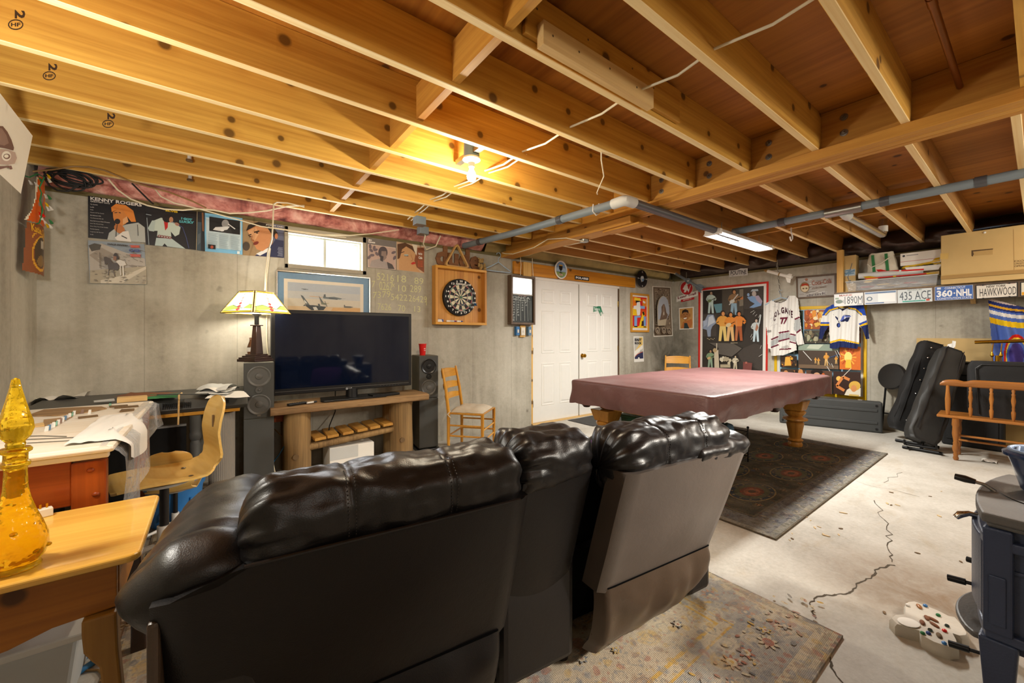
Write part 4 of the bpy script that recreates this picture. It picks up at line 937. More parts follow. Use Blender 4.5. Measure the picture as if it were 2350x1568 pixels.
a.person(215, 540, 345, '#a98c74', '#241a16', '#b4c4bd', '#b8ccc8', '#6a7a52').person(575, 590, 420, '#c08a5e', '#3a2418', '#8a6a4a', '#8aa6b8', '#c9c4b8').line('#c9c9c6', [(500, 410), (640, 240)], 14)
a.poly('#7d9cc4', [(780, 290), (850, 270), (960, 270), (1020, 350), (1000, 420), (880, 455), (815, 450), (900, 390), (830, 350)]).poly('#a99cb0', [(900, 270), (960, 260), (1020, 350), (1000, 400), (930, 340)]).ell('#b8aca4', 890, 235, 34, 42).poly('#a9b4bc', [(835, 200), (860, 165), (950, 160), (958, 190), (900, 195)]).ell('#8aa4c8', 800, 250, 20, 26)
a.poly('#8e9cb4', [(165, 560), (255, 560), (300, 690), (240, 740), (215, 800), (210, 905), (165, 905), (150, 800), (85, 780), (100, 690)]).poly('#c3cdda', [(180, 600), (240, 570), (280, 680), (200, 720), (160, 760)]).poly('#a9b6cc', [(90, 660), (160, 640), (150, 720), (95, 760)])
a.poly('#1e1a18', [(330, 600), (440, 560), (720, 570), (770, 640), (700, 985), (370, 980), (340, 930)])
a.person(400, 975, 470, '#d8945a', '#3a2418', '#e0a048', '#e6c878').person(520, 975, 450, '#d08a50', '#2a1a14', '#e08a34', '#e2b87c', '#d8c49a').person(650, 970, 460, '#c87a48', '#221612', '#dc8438', '#a85a34').line('#c9a070', [(615, 640), (615, 970)], 6)
a.person(920, 985, 360, '#c9b0a0', '#2a2420', '#c4cccc', '#c3d6e0', None, 1).poly('#b07a60', [(930, 700), (960, 760), (930, 820), (905, 800)])
for k in range(7): a.ell('#f0dca8', 160 + k * 18, 935 + (k % 3) * 8, 5, 5).ell('#f0e0b8', 530 + k * 16, 1003, 5, 4)
a.poly('#5c5650', [(180, 1000), (560, 1010), (700, 1090), (620, 1160), (540, 1220), (340, 1180), (330, 1080)]).line('#cfc4ae', [(305, 1010), (305, 1120)], 14)
a.person(205, 1410, 300, '#b08a68', '#241a14', '#7f9a78', '#8fa892', '#c9a878').poly('#cdc0a8', [(265, 1150), (330, 1110), (345, 1400), (270, 1415)]).ell('#b8a078', 275, 1120, 30, 34)
for k in range(9): a.ell(random.choice(['#c9bfa4', '#aca088', '#d6ceb8']), 370 + k * 18, random.uniform(1230, 1330), 22, 28)
a.rect('#b3a78c', 360, 1340, 520, 1390).person(595, 1430, 230, '#c2ae90', '#2a201a', '#cfc6ae', '#c9bea4', '#e0d8c4').poly('#7a4440', [(720, 1300), (860, 1320), (850, 1440), (715, 1440)]).poly('#b0685a', [(750, 1300), (780, 1298), (782, 1326), (752, 1328)])
for P in ([(90, 1420), (1020, 1455), (1020, 1466), (90, 1450)],): a.poly('#8a7464', P)
for k in range(9): a.line('#d9dad6', [(x := random.uniform(830, 1000), y := random.uniform(470, 1250)), (x + random.uniform(10, 60), y - random.uniform(20, 60))], 5)
a.obj('print', 'print_gloss', t)
# beer mirror
t = thing('bar_mirror', 'framed silvery bar mirror with red script lettering, left of the shelf post', 'mirror', (WR, 2.0, 1.98)); f0 = onX(cH); f = lambda u, v, d: f0(u, v, d) - Vector((WR, 2.0, 1.98))
frame4(t, f, [(438, 78), (908, 36), (912, 308), (446, 338)], [(458, 96), (884, 60), (886, 288), (462, 318)], 'brown_frame')
a = Art(f, .006).board('#b9b6b0', [(455, 94), (888, 58), (890, 290), (460, 320)])
for k in range(26): a.line(random.choice(['#d8d6d2', '#98948e', '#e6e4e0', '#8e8478']), [(x := random.uniform(470, 760), y := random.uniform(110, 290)), (x + random.uniform(40, 110), y - random.uniform(0, 24))], 7)
a.ell('#8f7a58', 540, 200, 55, 60).ell('#e0cfae', 540, 205, 45, 48).poly('#b5442e', [(498, 190), (510, 160), (570, 155), (590, 185), (545, 178)]).ell('#7a6a50', 525, 215, 12, 9).ell('#7a6a50', 560, 212, 12, 9).ell('#b0806a', 560, 110, 17, 17)
a.text('#a86a58', 'Coca-Cola', [(620, 125), (850, 92), (852, 150), (622, 180)], .01).text('#8a7464', 'delicious', [(620, 200), (790, 172), (790, 200), (620, 226)], .0).text('#6f6a72', 'drink', [(560, 285), (790, 250), (790, 278), (560, 308)], .0)
a.obj('mirror_glass', 'mirror_art', t)
# yellow framed poster
t = thing('concert_poster', 'yellow framed poster of concert photo panels behind the two jerseys', 'poster', (WR, 2.0, 1.0)); f = lambda u, v, d: f0(u, v, d) - Vector((WR, 2.0, 1.0))
frame4(t, f, [(186, 434), (1262, 398), (1256, 1514), (186, 1400)], [(218, 470), (1222, 432), (1218, 1474), (218, 1368)], 'tape_yellow')
a = Art(f, .003).board('#e6e2d8', [(190, 440), (1255, 402), (1250, 1505), (190, 1395)]).poly('#8fb8d4', [(250, 475), (1194, 440), (1192, 1472), (250, 1372)])
def panel(bg, q, cols, n, s=14):
    a.poly(bg, q); x0, x1 = min(p[0] for p in q), max(p[0] for p in q); y0, y1 = min(p[1] for p in q), max(p[1] for p in q)
    for k in range(n):
        r = random.uniform(s * .4, s * 1.3); w = random.uniform(.6, 1.8); x = random.uniform(x0 + r, x1 - r); y = random.uniform(y0 + r * w, y1 - r * w)
        if inpoly(x, y, q) and x - r > x0 and x + r < x1: a.ell(random.choice(cols), x, y, r, min(r * w, y - y0, y1 - y), 0, 9)
FIRE = ['#e8962e', '#d86a24', '#f0c050', '#a8481c', '#f4e0b0']; DIM = ['#6a5c48', '#8a7f60', '#3a3630', '#a8a488', '#54664c']
panel('#2c3a2c', [(250, 480), (522, 470), (522, 970), (250, 975)], ['#5a7a5a', '#8a3a2a', '#aab0a0', '#3f5a48'], 50)
panel('#a8582a', [(535, 468), (935, 455), (935, 685), (535, 688)], FIRE, 70, 22); panel('#4a4438', [(532, 697), (935, 694), (935, 850), (532, 852)], DIM, 60, 18); panel('#7a3f20', [(945, 452), (1190, 446), (1190, 850), (945, 850)], FIRE + DIM, 60, 20)
a.poly('#8fa090', [(465, 862), (935, 862), (935, 960), (465, 950)]).poly('#c3ccb8', [(600, 864), (760, 864), (700, 920), (560, 910)]).poly('#4a3d34', [(465, 930), (935, 940), (935, 1155), (465, 1140)]).poly('#75604c', [(470, 1095), (933, 1110), (933, 1150), (470, 1136)])
for x, y, h in ((790, 1110, 150), (700, 1100, 80), (665, 1085, 70), (905, 1090, 90)): a.person(x, y, h, '#d8a060', '#b88038', '#d89a40', '#d8b070')
a.line('#d8d8d4', [(520, 940), (620, 1050)], 8).line('#35507a', [(820, 1020), (930, 980)], 8)
a.poly('#d8702a', [(945, 880), (1190, 892), (1190, 1162), (945, 1152)])
for k in range(16): q = k * pi / 8; a.line(random.choice(['#e8903a', '#c0501c', '#f0b048']), [(1045, 1010), (1045 + 95 * cos(q), 1015 + 110 * sin(q))], 15)
a.ell('#f8e080', 1045, 1010, 45, 60).poly('#f2c040', [(1020, 1040), (1075, 1040), (1085, 1140), (1010, 1135)])
panel('#33261e', [(256, 990), (450, 1000), (450, 1130), (256, 1125)], ['#d89a34', '#8a4a24', '#5a4436'], 20, 16); a.poly('#e0aa48', [(315, 1010), (370, 1010), (385, 1110), (305, 1112)])
panel('#453428', [(258, 1146), (545, 1158), (545, 1395), (258, 1378)], ['#c88a58', '#2a201a', '#7a5a44'], 26, 24); panel('#5a4032', [(558, 1160), (858, 1172), (858, 1430), (558, 1398)], ['#d09a68', '#c0602a', '#2a1c16'], 20, 26); a.ell('#241814', 680, 1185, 70, 34).ell('#c99a78', 680, 1215, 36, 26)
a.poly('#3a2620', [(872, 1175), (1190, 1186), (1190, 1470), (872, 1436)]).ell('#f0c060', 935, 1260, 30, 28).line('#d9d2c4', [(960, 1260), (1080, 1140)], 7).line('#d8874a', [(1060, 1275), (985, 1240), (910, 1345), (1000, 1400)], 32).poly('#e8e0cc', [(1030, 1390), (1080, 1360), (1190, 1370), (1188, 1468), (1000, 1452)]).ell('#dcb050', 1120, 1345, 68, 56).ell('#d9955c', 1110, 1375, 34, 40).poly('#d8b868', [(1060, 1440), (1170, 1450), (1168, 1468), (1050, 1460)])
for k in range(16): a.line('#e6e6e2', [(x := random.uniform(260, 1150), y := random.uniform(470, 1150)), (x + random.uniform(8, 40), y + random.uniform(30, 90))], random.uniform(3, 7))
a.obj('print', 'print_gloss', t)
# white and maroon hockey jersey on a hanger
fold = lambda u, v, k1, k2: .012 * sin(u * k1 + v * .004) + .007 * sin(u * k1 * 2.3 + 1 + v * k2)
def clothX(cr, X, k1, k2, bul=.0, uc=0, uw=1): 
    x0, y0, k = cr
    return lambda u, v, d: atX(x0 + u * k, y0 + v * k, X - d - fold(u, v, k1, k2) - bul * max(0, 1 - ((u - uc) / uw) ** 2))
t = thing('hockey_jersey', 'white hockey jersey numbered 77 with maroon and grey stripes, on a hanger', 'jersey', (7.02, 2.42, 1.75)); g0 = clothX(cH, 7.03, .05, .006, .03, 290, 190)
a = Art(lambda u, v, d: g0(u, v, d) - Vector((7.02, 2.42, 1.75)), 0)
ol = [(92, 385), (165, 345), (205, 372), (262, 376), (318, 352), (350, 298), (430, 300), (462, 335), (484, 540), (502, 700), (534, 860), (458, 872), (436, 815), (448, 930), (290, 990), (150, 996), (143, 915), (112, 912), (104, 720), (90, 650)]
MR, GY = '#6d2338', '#b3b6b6'
raster(a, ol, [('#e6e4df', None), (GY, [(148, 825), (234, 785), (236, 840), (150, 898)]), (GY, [(238, 740), (362, 722), (366, 785), (236, 820)]), (GY, [(370, 758), (436, 764), (442, 835), (364, 818)]), (GY, [(424, 580), (484, 560), (496, 685), (440, 722), (414, 690)]),
    *[(MR, stroke(P, w)) for P, w in (([(150, 808), (234, 772)], 17), ([(238, 730), (362, 708)], 17), ([(368, 742), (436, 756)], 16), ([(148, 900), (236, 866)], 17), ([(234, 828), (364, 794)], 17), ([(364, 832), (442, 852)], 15), ([(246, 922), (384, 914)], 15), ([(424, 572), (482, 546)], 17), ([(444, 730), (496, 690)], 18))],
    ('#3a2430', stroke([(165, 345), (205, 372), (262, 376), (318, 352), (350, 300)], 12)), ('#b9b6b2', [(262, 895), (340, 870), (362, 900), (300, 918)]), ('#9a9894', [(100, 700), (150, 695), (150, 722), (110, 728)])], 100, 140)
for s, q in (('C', [(176, 540), (200, 512), (204, 585), (180, 605)]), ('O', [(186, 492), (214, 474), (220, 540), (194, 556)]), ('L', [(220, 464), (240, 452), (258, 514), (236, 528)]), ('G', [(262, 436), (298, 428), (302, 502), (270, 508)]), ('A', [(304, 428), (332, 432), (348, 508), (308, 504)]), ('T', [(338, 444), (380, 452), (374, 530), (352, 524)]), ('E', [(376, 470), (402, 474), (398, 560), (384, 552)])): a.text('#4a2832', s, q, .05)
a.text(MR, '77', [(252, 552), (346, 545), (322, 630), (262, 630)], .05)
for k in range(26): a.line('#b4b4ba', [(x := random.uniform(120, 240), y := random.uniform(400, 680)), (x + random.uniform(10, 34), y - random.uniform(-10, 22))], 2)
jm = a.obj('jersey_cloth', 'cloth_print', t, smooth=3)
p = atX(1792, 688, 7.02) - Vector((7.02, 2.42, 1.75))
B().tube([p + Vector((0, .22, -.07)), p + Vector((0, .1, .0)), p + Vector((0, 0, .035)), p + Vector((0, -.1, .0)), p + Vector((0, -.17, -.04))], .008).tube([p + Vector((0, 0, .035)), p + Vector((0, 0, .09)), p + Vector((0, .03, .13)), p + Vector((0, -.02, .15))], .004).obj('hanger', 'hanger_blue', t, smooth=1)
# chain the jersey hangs from
t = thing('chain', 'grey link chain hanging from the sill above the maroon striped jersey', 'chain', (7.02, 0, 0)); c0, c1 = atX(1783, 606, 7.02), atX(1790, 672, 7.02)
for k in range(11):
    q = c0.lerp(c1, k / 10); L = .022; b = B()
    ax = Vector((0, 1, 0)) if k % 2 else Vector((1, 0, 0)); b.tube([q + ax * .011 * cos(x * pi / 5) + Vector((0, 0, L * sin(x * pi / 5))) - Vector((7.02, 0, 0)) for x in range(10)], .0035, 6, closed=True); b.obj('chain_link', 'steel', t, smooth=1)
# blue note jersey
t = thing('hockey_jersey', 'small white and blue hockey jersey with yellow piping and a winged note crest', 'jersey', (6.98, 1.68, 1.4)); g1 = clothX(cH, 6.99, .045, .005, .035, 1000, 200)
a = Art(lambda u, v, d: g1(u, v, d) - Vector((6.98, 1.68, 1.4)), 0); NV, YE, BL = '#26305e', '#e6b81c', '#2f50b0'
ol = [(750, 500), (790, 440), (870, 398), (920, 415), (980, 468), (1060, 415), (1120, 398), (1225, 408), (1250, 520), (1272, 630), (1290, 798), (1250, 802), (1215, 690), (1172, 650), (1172, 850), (1150, 916), (1010, 900), (950, 895), (905, 915), (832, 908), (826, 650), (815, 655), (772, 720), (745, 802), (704, 796), (722, 620)]
raster(a, ol, [('#e6e5e1', None), (BL, [(740, 530), (790, 430), (870, 390), (920, 405), (938, 440), (832, 470), (778, 525)]), (BL, [(1040, 440), (1060, 405), (1120, 390), (1235, 400), (1255, 530), (1200, 520), (1130, 452)]),
    (YE, stroke([(778, 520), (828, 466), (934, 436)], 16)), (YE, stroke([(1044, 438), (1130, 454), (1206, 518)], 16)), (NV, stroke([(782, 532), (832, 478), (938, 448)], 7)), (NV, stroke([(1040, 450), (1126, 466), (1200, 530)], 7)), (NV, stroke([(915, 415), (980, 470), (1062, 415)], 14)), ('#e6e5e1', stroke([(925, 412), (980, 457), (1052, 412)], 7)),
    (BL, [(726, 605), (824, 605), (824, 626), (724, 626)]), (YE, [(722, 626), (824, 626), (824, 649), (720, 649)]), (NV, [(715, 649), (826, 649), (826, 660), (772, 722), (745, 805), (700, 800)]), (BL, [(1168, 622), (1258, 583), (1264, 606), (1176, 642)]), (YE, [(1176, 642), (1264, 606), (1272, 630), (1184, 656)]), (NV, [(1184, 656), (1274, 630), (1295, 805), (1246, 805), (1215, 692)]),
    (YE, [(828, 832), (940, 800), (1000, 806), (1175, 845), (1175, 860), (1000, 826), (940, 822), (828, 852)]), (NV, [(828, 853), (940, 824), (1000, 828), (1175, 861), (1160, 920), (828, 915)])], 120, 110)
a.poly('#20264a', [(868, 510), (925, 555), (1000, 520), (1096, 528), (1040, 600), (955, 600), (945, 625), (925, 590)]).poly('#5a6ab8', [(930, 545), (1000, 528), (1080, 534), (1030, 590), (950, 592)])
for k in range(3): a.line('#e6e5e1', [(930 + 6 * k, 550 + 14 * k), (1068 - 14 * k, 545 + 13 * k)], 4)
a.line('#20264a', [(935, 590), (945, 640)], 7).ell('#20264a', 932, 640, 22, 27).ell('#4a62b4', 932, 640, 16, 21)
a.obj('jersey_cloth', 'cloth_print', t, smooth=3)
q = atX(1938, 702, 6.98) - Vector((6.98, 1.68, 1.4)); B().tube([q + Vector((.0, .12, -.02)), q + Vector((.01, 0, .02)), q + Vector((0, -.12, -.02))], .006).tube([q + Vector((0, 0, .02)), q + Vector((0, 0, .06))], .004).obj('hanger', 'white_plastic', t, smooth=1)
# license plates
def plate(q, bg, lab, draw, X=6.8495, frame=None, rim='#c9cccc', gr='licence plates along the shelf edge'):
    (x0, y0), (x1, y1), (x2, y2), (x3, y3) = q
    def f(u, v, d): 
        tx, ty = x0 + (x1 - x0) * u, y0 + (y1 - y0) * u; bx, by = x3 + (x2 - x3) * u, y3 + (y2 - y3) * u
        return atX(tx + (bx - tx) * v, ty + (by - ty) * v, X - d)
    a = Art(f, .003); a.board(frame or rim, [(0, 0), (1, 0), (1, 1), (0, 1)]); k = .03 if frame else .012; a.rect(bg, k, k * 1.6, 1 - k, 1 - k * 1.6); draw(a)
    return flat('licence_plate', a, 'print_gloss', lab, 'licence plate', gr)
def d1(a): a.text('#b0503c', 'MAINE', (.18, .06, .62, .2), .02).text('#4a4e58', '1890M', (.36, .24, .97, .86), 0).ell('#6f7f74', .17, .62, .12, .16).rect('#8aa088', .04, .3, .16, .42).text('#6a6e74', '1OF', (.29, .5, .34, .75), 0).text('#5a6068', 'Vacationland', (.78, .84, .95, .94), 0)
plate([(1914, 676), (1981, 671.5), (1981.5, 700), (1914.5, 704)], '#e3e4e2', 'white MAINE licence plate 1890M at the left end of the shelf', d1)
def d2(a): a.rect('#5f7ea8', .03, .05, .97, .17).text('#3f5a86', 'CONNECTICUT', (.3, .08, .7, .16), 0).rect('#f6f6f6', .42, .2, .95, .84).ell('#5a6a7a', .16, .55, .09, .17).ell('#d8dcdc', .16, .55, .05, .1).rect('#5a74a0', .03, .86, .6, .94)
plate([(1983, 671), (2058, 665.5), (2058.5, 696), (1984, 700)], '#d9dde0', 'pale licence plate with a blank white centre and small seal', d2)
def d3(a): a.text('#3f5a4a', 'MISSOURI', (.3, .02, .7, .12), 0).text('#4a5560', '435 ACE', (.06, .17, .96, .8), 0).rect('#5fb8a8', .14, .84, .8, .94).text('#2f6a60', 'SHOW-ME STATE', (.22, .85, .72, .93), 0).rect('#c25a4a', .82, .78, .92, .93)
plate([(2059, 666), (2139, 660.5), (2140, 692), (2060, 696.5)], '#d5dde0', 'pale green licence plate lettered 435 ACE', d3)
def d4(a): a.text('#dfe6f2', 'CONNECTICUT', (.26, .06, .8, .22), .02).rect('#dfe6f2', .06, .06, .16, .2).text('#eef1f6', '360', (.05, .27, .46, .76), .04).text('#eef1f6', 'NHL', (.56, .27, .96, .76), .04).ell('#eef1f6', .51, .52, .025, .05).text('#dfe6f2', 'CONSTITUTION STATE', (.06, .8, .95, .95), .02)
plate([(2145, 659), (2233, 653.5), (2234, 686), (2145, 690.5)], '#3f68b4', 'blue CONNECTICUT licence plate with white lettering starting 360', d4)
def d5(a): a.text('#5a5450', 'NEW YORK', (.26, .08, .72, .25), .03).text('#3a3a3c', 'HAWKWOOD', (.1, .28, .96, .84), 0).rect('#b06a50', .1, .05, .25, .07).rect('#b06a50', .74, .05, .95, .07); [a.ell('#1c1c1e', x, y, .03, .05) for x in (.18, .8) for y in (.03, .97)]
plate([(2238, 655), (2336, 647.5), (2336, 681), (2239, 687)], '#ddd8cf', 'white NEW YORK licence plate lettered HAWKWOOD in a black frame', d5, frame='#1c1c1e')
def d6(a): a.text('#1c1c1c', 'A', (.1, .3, .24, .8), .06).rect('#e0a020', .04, .72, .3, .94).text('#1c1c1c', 'ALASKA', (.3, .06, .7, .2), .02)
plate([(2341, 648), (2436, 640), (2436, 674), (2341, 680)], '#d9d4c4', 'white and gold licence plate at the right edge, cut off after an A', d6, frame='#2a2a2c')
def d7(a): a.text('#3f4046', 'POUTINE', (.08, .34, .93, .82), .02).rect('#6a6a6c', .44, .1, .53, .2).rect('#55555a', .15, .08, .24, .12).rect('#55555a', .76, .08, .85, .12).rect('#55555a', .15, .88, .24, .92).rect('#55555a', .76, .88, .85, .92)
plate([(1673, 616), (1716, 612), (1716, 632), (1673, 636)], '#dcdcda', 'white licence plate lettered POUTINE above the red framed poster', d7, X=7.12, gr='licence plate on the sill')
# the shelf: boards, fascia, post
t = thing('wall_shelf', 'long wooden storage shelf on the poster wall with an upright post', 'shelf', (7.0, .3, 1.83))
B().box(-.13, -1.9, -.0, .145, 1.40, .02).obj('shelf_board', 'pale_lumber', t); B().box(-.15, -1.9, -.16, -.131, 1.42, .015).obj('fascia', 'brown_frame', t)
B().box(-.129, 1.325, -.02, -.075, 1.395, .60).obj('post', 'pale_lumber_z', t, bevel=.002); 
for y in (-1.2, .2, 1.36): B().prism([(.14, 0), (.14, -.2), (.11, -.2), (-.1, -.03), (-.1, 0)], .04, Matrix.Translation((0, y, 0)) @ RX).obj('bracket', 'pale_lumber', t)
ZS = 1.852
# big cardboard box
t = thing('cardboard_box', 'big tan cardboard box with a hand slot, overhanging the shelf at right', 'box', (6.99, .12, ZS))
b = B().box(-.20, -.60, 0, .14, .585, .57); b.obj('carton', 'card', t, bevel=.004); a = Art(lambda u, v, d: atX(1900 + u * .19149, 480 + v * .19149, 6.79 - d) - Vector((6.99, .12, ZS)), .001)
a.poly('#5a4326', [(1720, 495), (1980, 472), (1975, 490), (1760, 520), (1735, 570), (1720, 560)]).poly('#b8985e', [(1740, 510), (1975, 484), (1975, 545), (1755, 560)]).poly('#c9a860', [(1390, 790), (2350, 730), (2350, 752), (1392, 814)]).poly('#d0ae62', [(1348, 532), (1448, 528), (1440, 598), (1345, 602)]).line('#b3925a', [(2225, 245), (2232, 760)], 5)
for k in range(3): a.text('#6a5436', ['EXO', 'LUMOSITY', 'OPEN'][k], [(2235, 615 + 30 * k), (2350, 606 + 30 * k), (2350, 628 + 30 * k), (2235, 637 + 30 * k)], 0)
a.obj('printing', 'print', t); B().box(-.215, -.55, .06, -.202, .585, .10).obj('flap', 'card_dark', t)
B().ball((-.203, .255, .54), .012, 10, 6).obj('box_clip', 'paper', t, smooth=1)
# snowshoe-like netted hoop on top
t = thing('netted_hoop', 'pale green hoop with dark netting lying on top of the big cardboard box', 'hoop', (7.0, .1, ZS + .5705)); P = [(.1 * cos(q), .62 * sin(q) - .08, .03 + .012 * sin(3 * q)) for q in [x * pi / 16 for x in range(32)]]
B().tube(P, .009, closed=True).obj('hoop_rim', 'enamel_rim', t, smooth=1); b = B()
for k in range(15): y = -.62 + k * .078; w = .1 * sqrt(max(0, 1 - ((y + .08) / .62) ** 2)); b.tube([(-w, y, .028), (w, y + .06, .004)], .003, 5).tube([(w, y, .028), (-w, y + .06, .004)], .003, 5)
b.obj('netting', 'chip_dark', t)
def boxthing(name, lab, cat, mat, pA, pB, X, dep, zb=None, bevel=.004, parts=None):
    p, q = atX(*pA, X), atX(*pB, X); z0 = zb if zb is not None else min(p.z, q.z)
    t = thing(name, lab, cat, (X, (p.y + q.y) / 2, z0)); w = abs(p.y - q.y) / 2; h = max(p.z, q.z) - z0
    B().box(0, -w, 0, dep, w, h).obj('carton', mat, t, bevel=bevel); return t, w, h
t, w, h = boxthing('cardboard_box', 'small upright brown box with a pen drawing, against the shelf post', 'box', 'card', (1937, 588), (1964, 644), 6.935, .16, zb=ZS)
a = Art(lambda u, v, d: Vector((-.001 - d, w - u * 2 * w, h * (1 - v))), 0); a.rect('#a9bac4', .04, .38, .96, .56).line('#6a6a68', [(.7, .22), (.3, .62)], .05).line('#6a6a68', [(.35, .6), (.45, .72), (.6, .7)], .05)
for k in range(8): a.line('#5f86a4', [(random.uniform(.05, .4), random.uniform(.4, .54)), (random.uniform(.5, .95), random.uniform(.4, .54))], .03)
a.obj('drawing', 'print', t)
# clear bin
t = thing('storage_bin', 'clear plastic storage bin of craft pieces on the shelf behind the plates', 'bin', (6.99, 1.17, ZS)); hb = .125
B().hexa([(-.12, -.42, 0), (.12, -.42, 0), (.12, .4, 0), (-.12, .4, 0), (-.135, -.435, hb), (.135, -.435, hb), (.135, .425, hb), (-.135, .425, hb)]).obj('bin_body', 'clear_film', t, bevel=.006); B().box(-.14, -.44, hb, .14, .43, hb + .012).obj('lid', 'paper_grey', t, bevel=.004)
for k in range(9): B().cbox((random.uniform(-.06, .06), -.34 + k * .08, .03 + .02 * (k % 3)), (.06, .12, .012), (0, 0, random.uniform(-.5, .5))).obj('craft_piece', ['tape_yellow', 'paper', 'red_plastic', 'paper_grey', 'card'][k % 5], t)
ZB = ZS + hb + .0125
# canvas bag
t = thing('canvas_bag', 'cream canvas tote bag with green straps on the clear bin', 'bag', (7.0, 1.24, ZB + .002)); b = B()
def bagf(u, v):
    q = 2 * pi * u; s = 1 - .22 * v ** 2; k = .5 + .5 * v; w = noise.noise(Vector((cos(q) * 1.5, sin(q) * 1.5, v * 3))) * .018
    return ((.085 * abs(cos(q)) ** .7 * (1 if cos(q) > 0 else -1) + w) * s, (.155 * abs(sin(q)) ** .7 * (1 if sin(q) > 0 else -1) + w) * s + .02 * v, .005 + .34 * v + w)
b.grid(bagf, 36, 14, cu=True); b.obj('bag_body', 'canvas', t, smooth=3, sub=1)
B().grid(lambda u, v: Vector(bagf(u, v * .22)) * 1.02, 36, 5, cu=True).obj('base_panel', 'canvas_green', t, smooth=3)
for y in (-.06, .07): B().grid(lambda u, v: (-.084 * (1 - .2 * u * u) - .012 + .01 * sin(u * 5), y + .03 * v - .015 + .02 * u, .02 + .3 * u), 12, 3).obj('strap', 'canvas_green', t, smooth=3)
B().tube([(-.095, -.08, .27), (-.11, 0, .2), (-.1, .1, .16), (-.09, .14, .21)], .007).obj('handle', 'canvas', t, smooth=1)
# postal box and cloth tray
t = thing('cloth_tray', 'white tray holding folded navy cloth, under the white mailing box', 'tray', (7.0, .865, ZB + .055))
B().hexa([(-.1, -.13, 0), (.1, -.13, 0), (.1, .13, 0), (-.1, .13, 0), (-.115, -.16, .06), (.115, -.16, .06), (.115, .16, .06), (-.115, .16, .06)]).obj('tray_body', 'white_plastic', t, bevel=.004)
B().grid(lambda u, v: (-.1 + .2 * u, -.14 + .28 * v, .062 + .018 * sin(u * 3.1) * sin(v * 3.1) + .006 * sin(v * 30)), 10, 30).obj('folded_cloth', 'navy_cloth', t, smooth=3)
t = thing('mailing_box', 'white mailing box with a thin red stripe, right of the canvas bag', 'box', (6.93, .87, ZB + .144)); B().box(0, -.2, 0, .2, .2, .155).obj('carton', 'paper', t, bevel=.003)
a = Art(lambda u, v, d: Vector((-.001 - d, .2 - u * .4, .155 * (1 - v))), 0); a.rect('#b5483c', 0, .66, 1, .69).ell('#3a3f4a', .08, .22, .03, .08).rect('#9a9a9c', .14, .18, .4, .24).rect('#8a8a90', .88, .1, .97, .25); a.obj('printing', 'print', t)
t = thing('wood_plank', 'pale balsa wood plank lying across the clear bin under the bag', 'plank', (7.0, 1.0, ZB)); 
B().box(.0, -.26, .0, .12, .12, .05).obj('plank_body', 'pale_lumber', t)
# model rockets
def rocket(lab, A_, B_, X, r, body, nose, fin, fw, zfix=None):
    p, q = atX(*A_, X), atX(*B_, X); t = thing('model_rocket', lab, 'model rocket', p); d = q - p; L = d.length; d.normalize()
    M = d.to_track_quat('Z', 'Y').to_matrix().to_4x4()
    B().lathe([(0, 0), (r * .35, .012), (r * .7, L * .06), (r, L * .14), (r, L * .15)], 16, M).obj('nose_cone', nose, t, smooth=1)
    B().lathe([(r, L * .15), (r, L), (r * .8, L)], 16, M).obj('body_tube', body, t, smooth=1)
    B().lathe([(r * 1.04, L * .55), (r * 1.04, L * .59)], 16, M).obj('band', nose, t, smooth=1)
    for k in range(4 if fw < 0 else 3):
        aa = k * 2 * pi / (4 if fw < 0 else 3) + .5; w = abs(fw); n = Vector((cos(aa), sin(aa), 0))
        B().add([M @ (n * r + Vector((0, 0, L * .8))), M @ (n * (r + w) + Vector((0, 0, L * .92))), M @ (n * (r + w) + Vector((0, 0, L * 1.02))), M @ (n * r + Vector((0, 0, L * .98)))], [(0, 1, 2, 3)]).obj('fin', fin, t, solid=1)
        if fw < 0: B().add([M @ (n * r + Vector((0, 0, L * .48))), M @ (n * (r + w * .7) + Vector((0, 0, L * .55))), M @ (n * (r + w * .7) + Vector((0, 0, L * .6))), M @ (n * r + Vector((0, 0, L * .62)))], [(0, 1, 2, 3)]).obj('fin', fin, t)
    if fw > .055 or fw < 0: h = M @ Vector((0, 0, L * .5)); B().cyl(h, (h.x, h.y, JZ - p.z), .0012, n=5).obj('thread', 'cable_white', t)
    return t
rocket('grey model missile hung nose up on the wall over the brewery sign', (1541.5, 623), (1611, 664), 6.95, .024, 'pvc_grey', 'paper_grey', 'pvc_grey', -.06)
rocket('white model rocket hung above the maroon striped jersey', (1752, 620), (1818, 637), 6.93, .024, 'paper', 'card_dark', 'paper', .06)
rocket('red and white model rocket with red fins lying on the clear bin', (2141, 617), (2014, 625), 6.9, .011, 'red_plastic', 'white_plastic', 'red_plastic', .05)
rocket('thin orange model rocket with yellow fins on the front of the clear bin', (2154, 626), (1985, 640), 6.872, .008, 'tape_red', 'tape_yellow', 'tape_yellow', .045)
rocket('yellow finned red model rocket behind the thin orange one', (2068, 616), (2158, 598), 6.95, .022, 'tape_yellow', 'tape_yellow', 'tape_yellow', .04)
p = atX(1970, 634, 6.87); t = thing('cardboard_tube', 'grey cardboard mailing tube with an open end, beside the small brown box', 'tube', p); M = Matrix.Rotation(R(90), 4, 'X') @ Matrix.Rotation(R(8), 4, 'Y'); B().lathe([(.034, 0), (.038, 0), (.038, .6), (.034, .6), (.034, 0)], 24, M).obj('tube_wall', 'paper_grey', t, smooth=1)
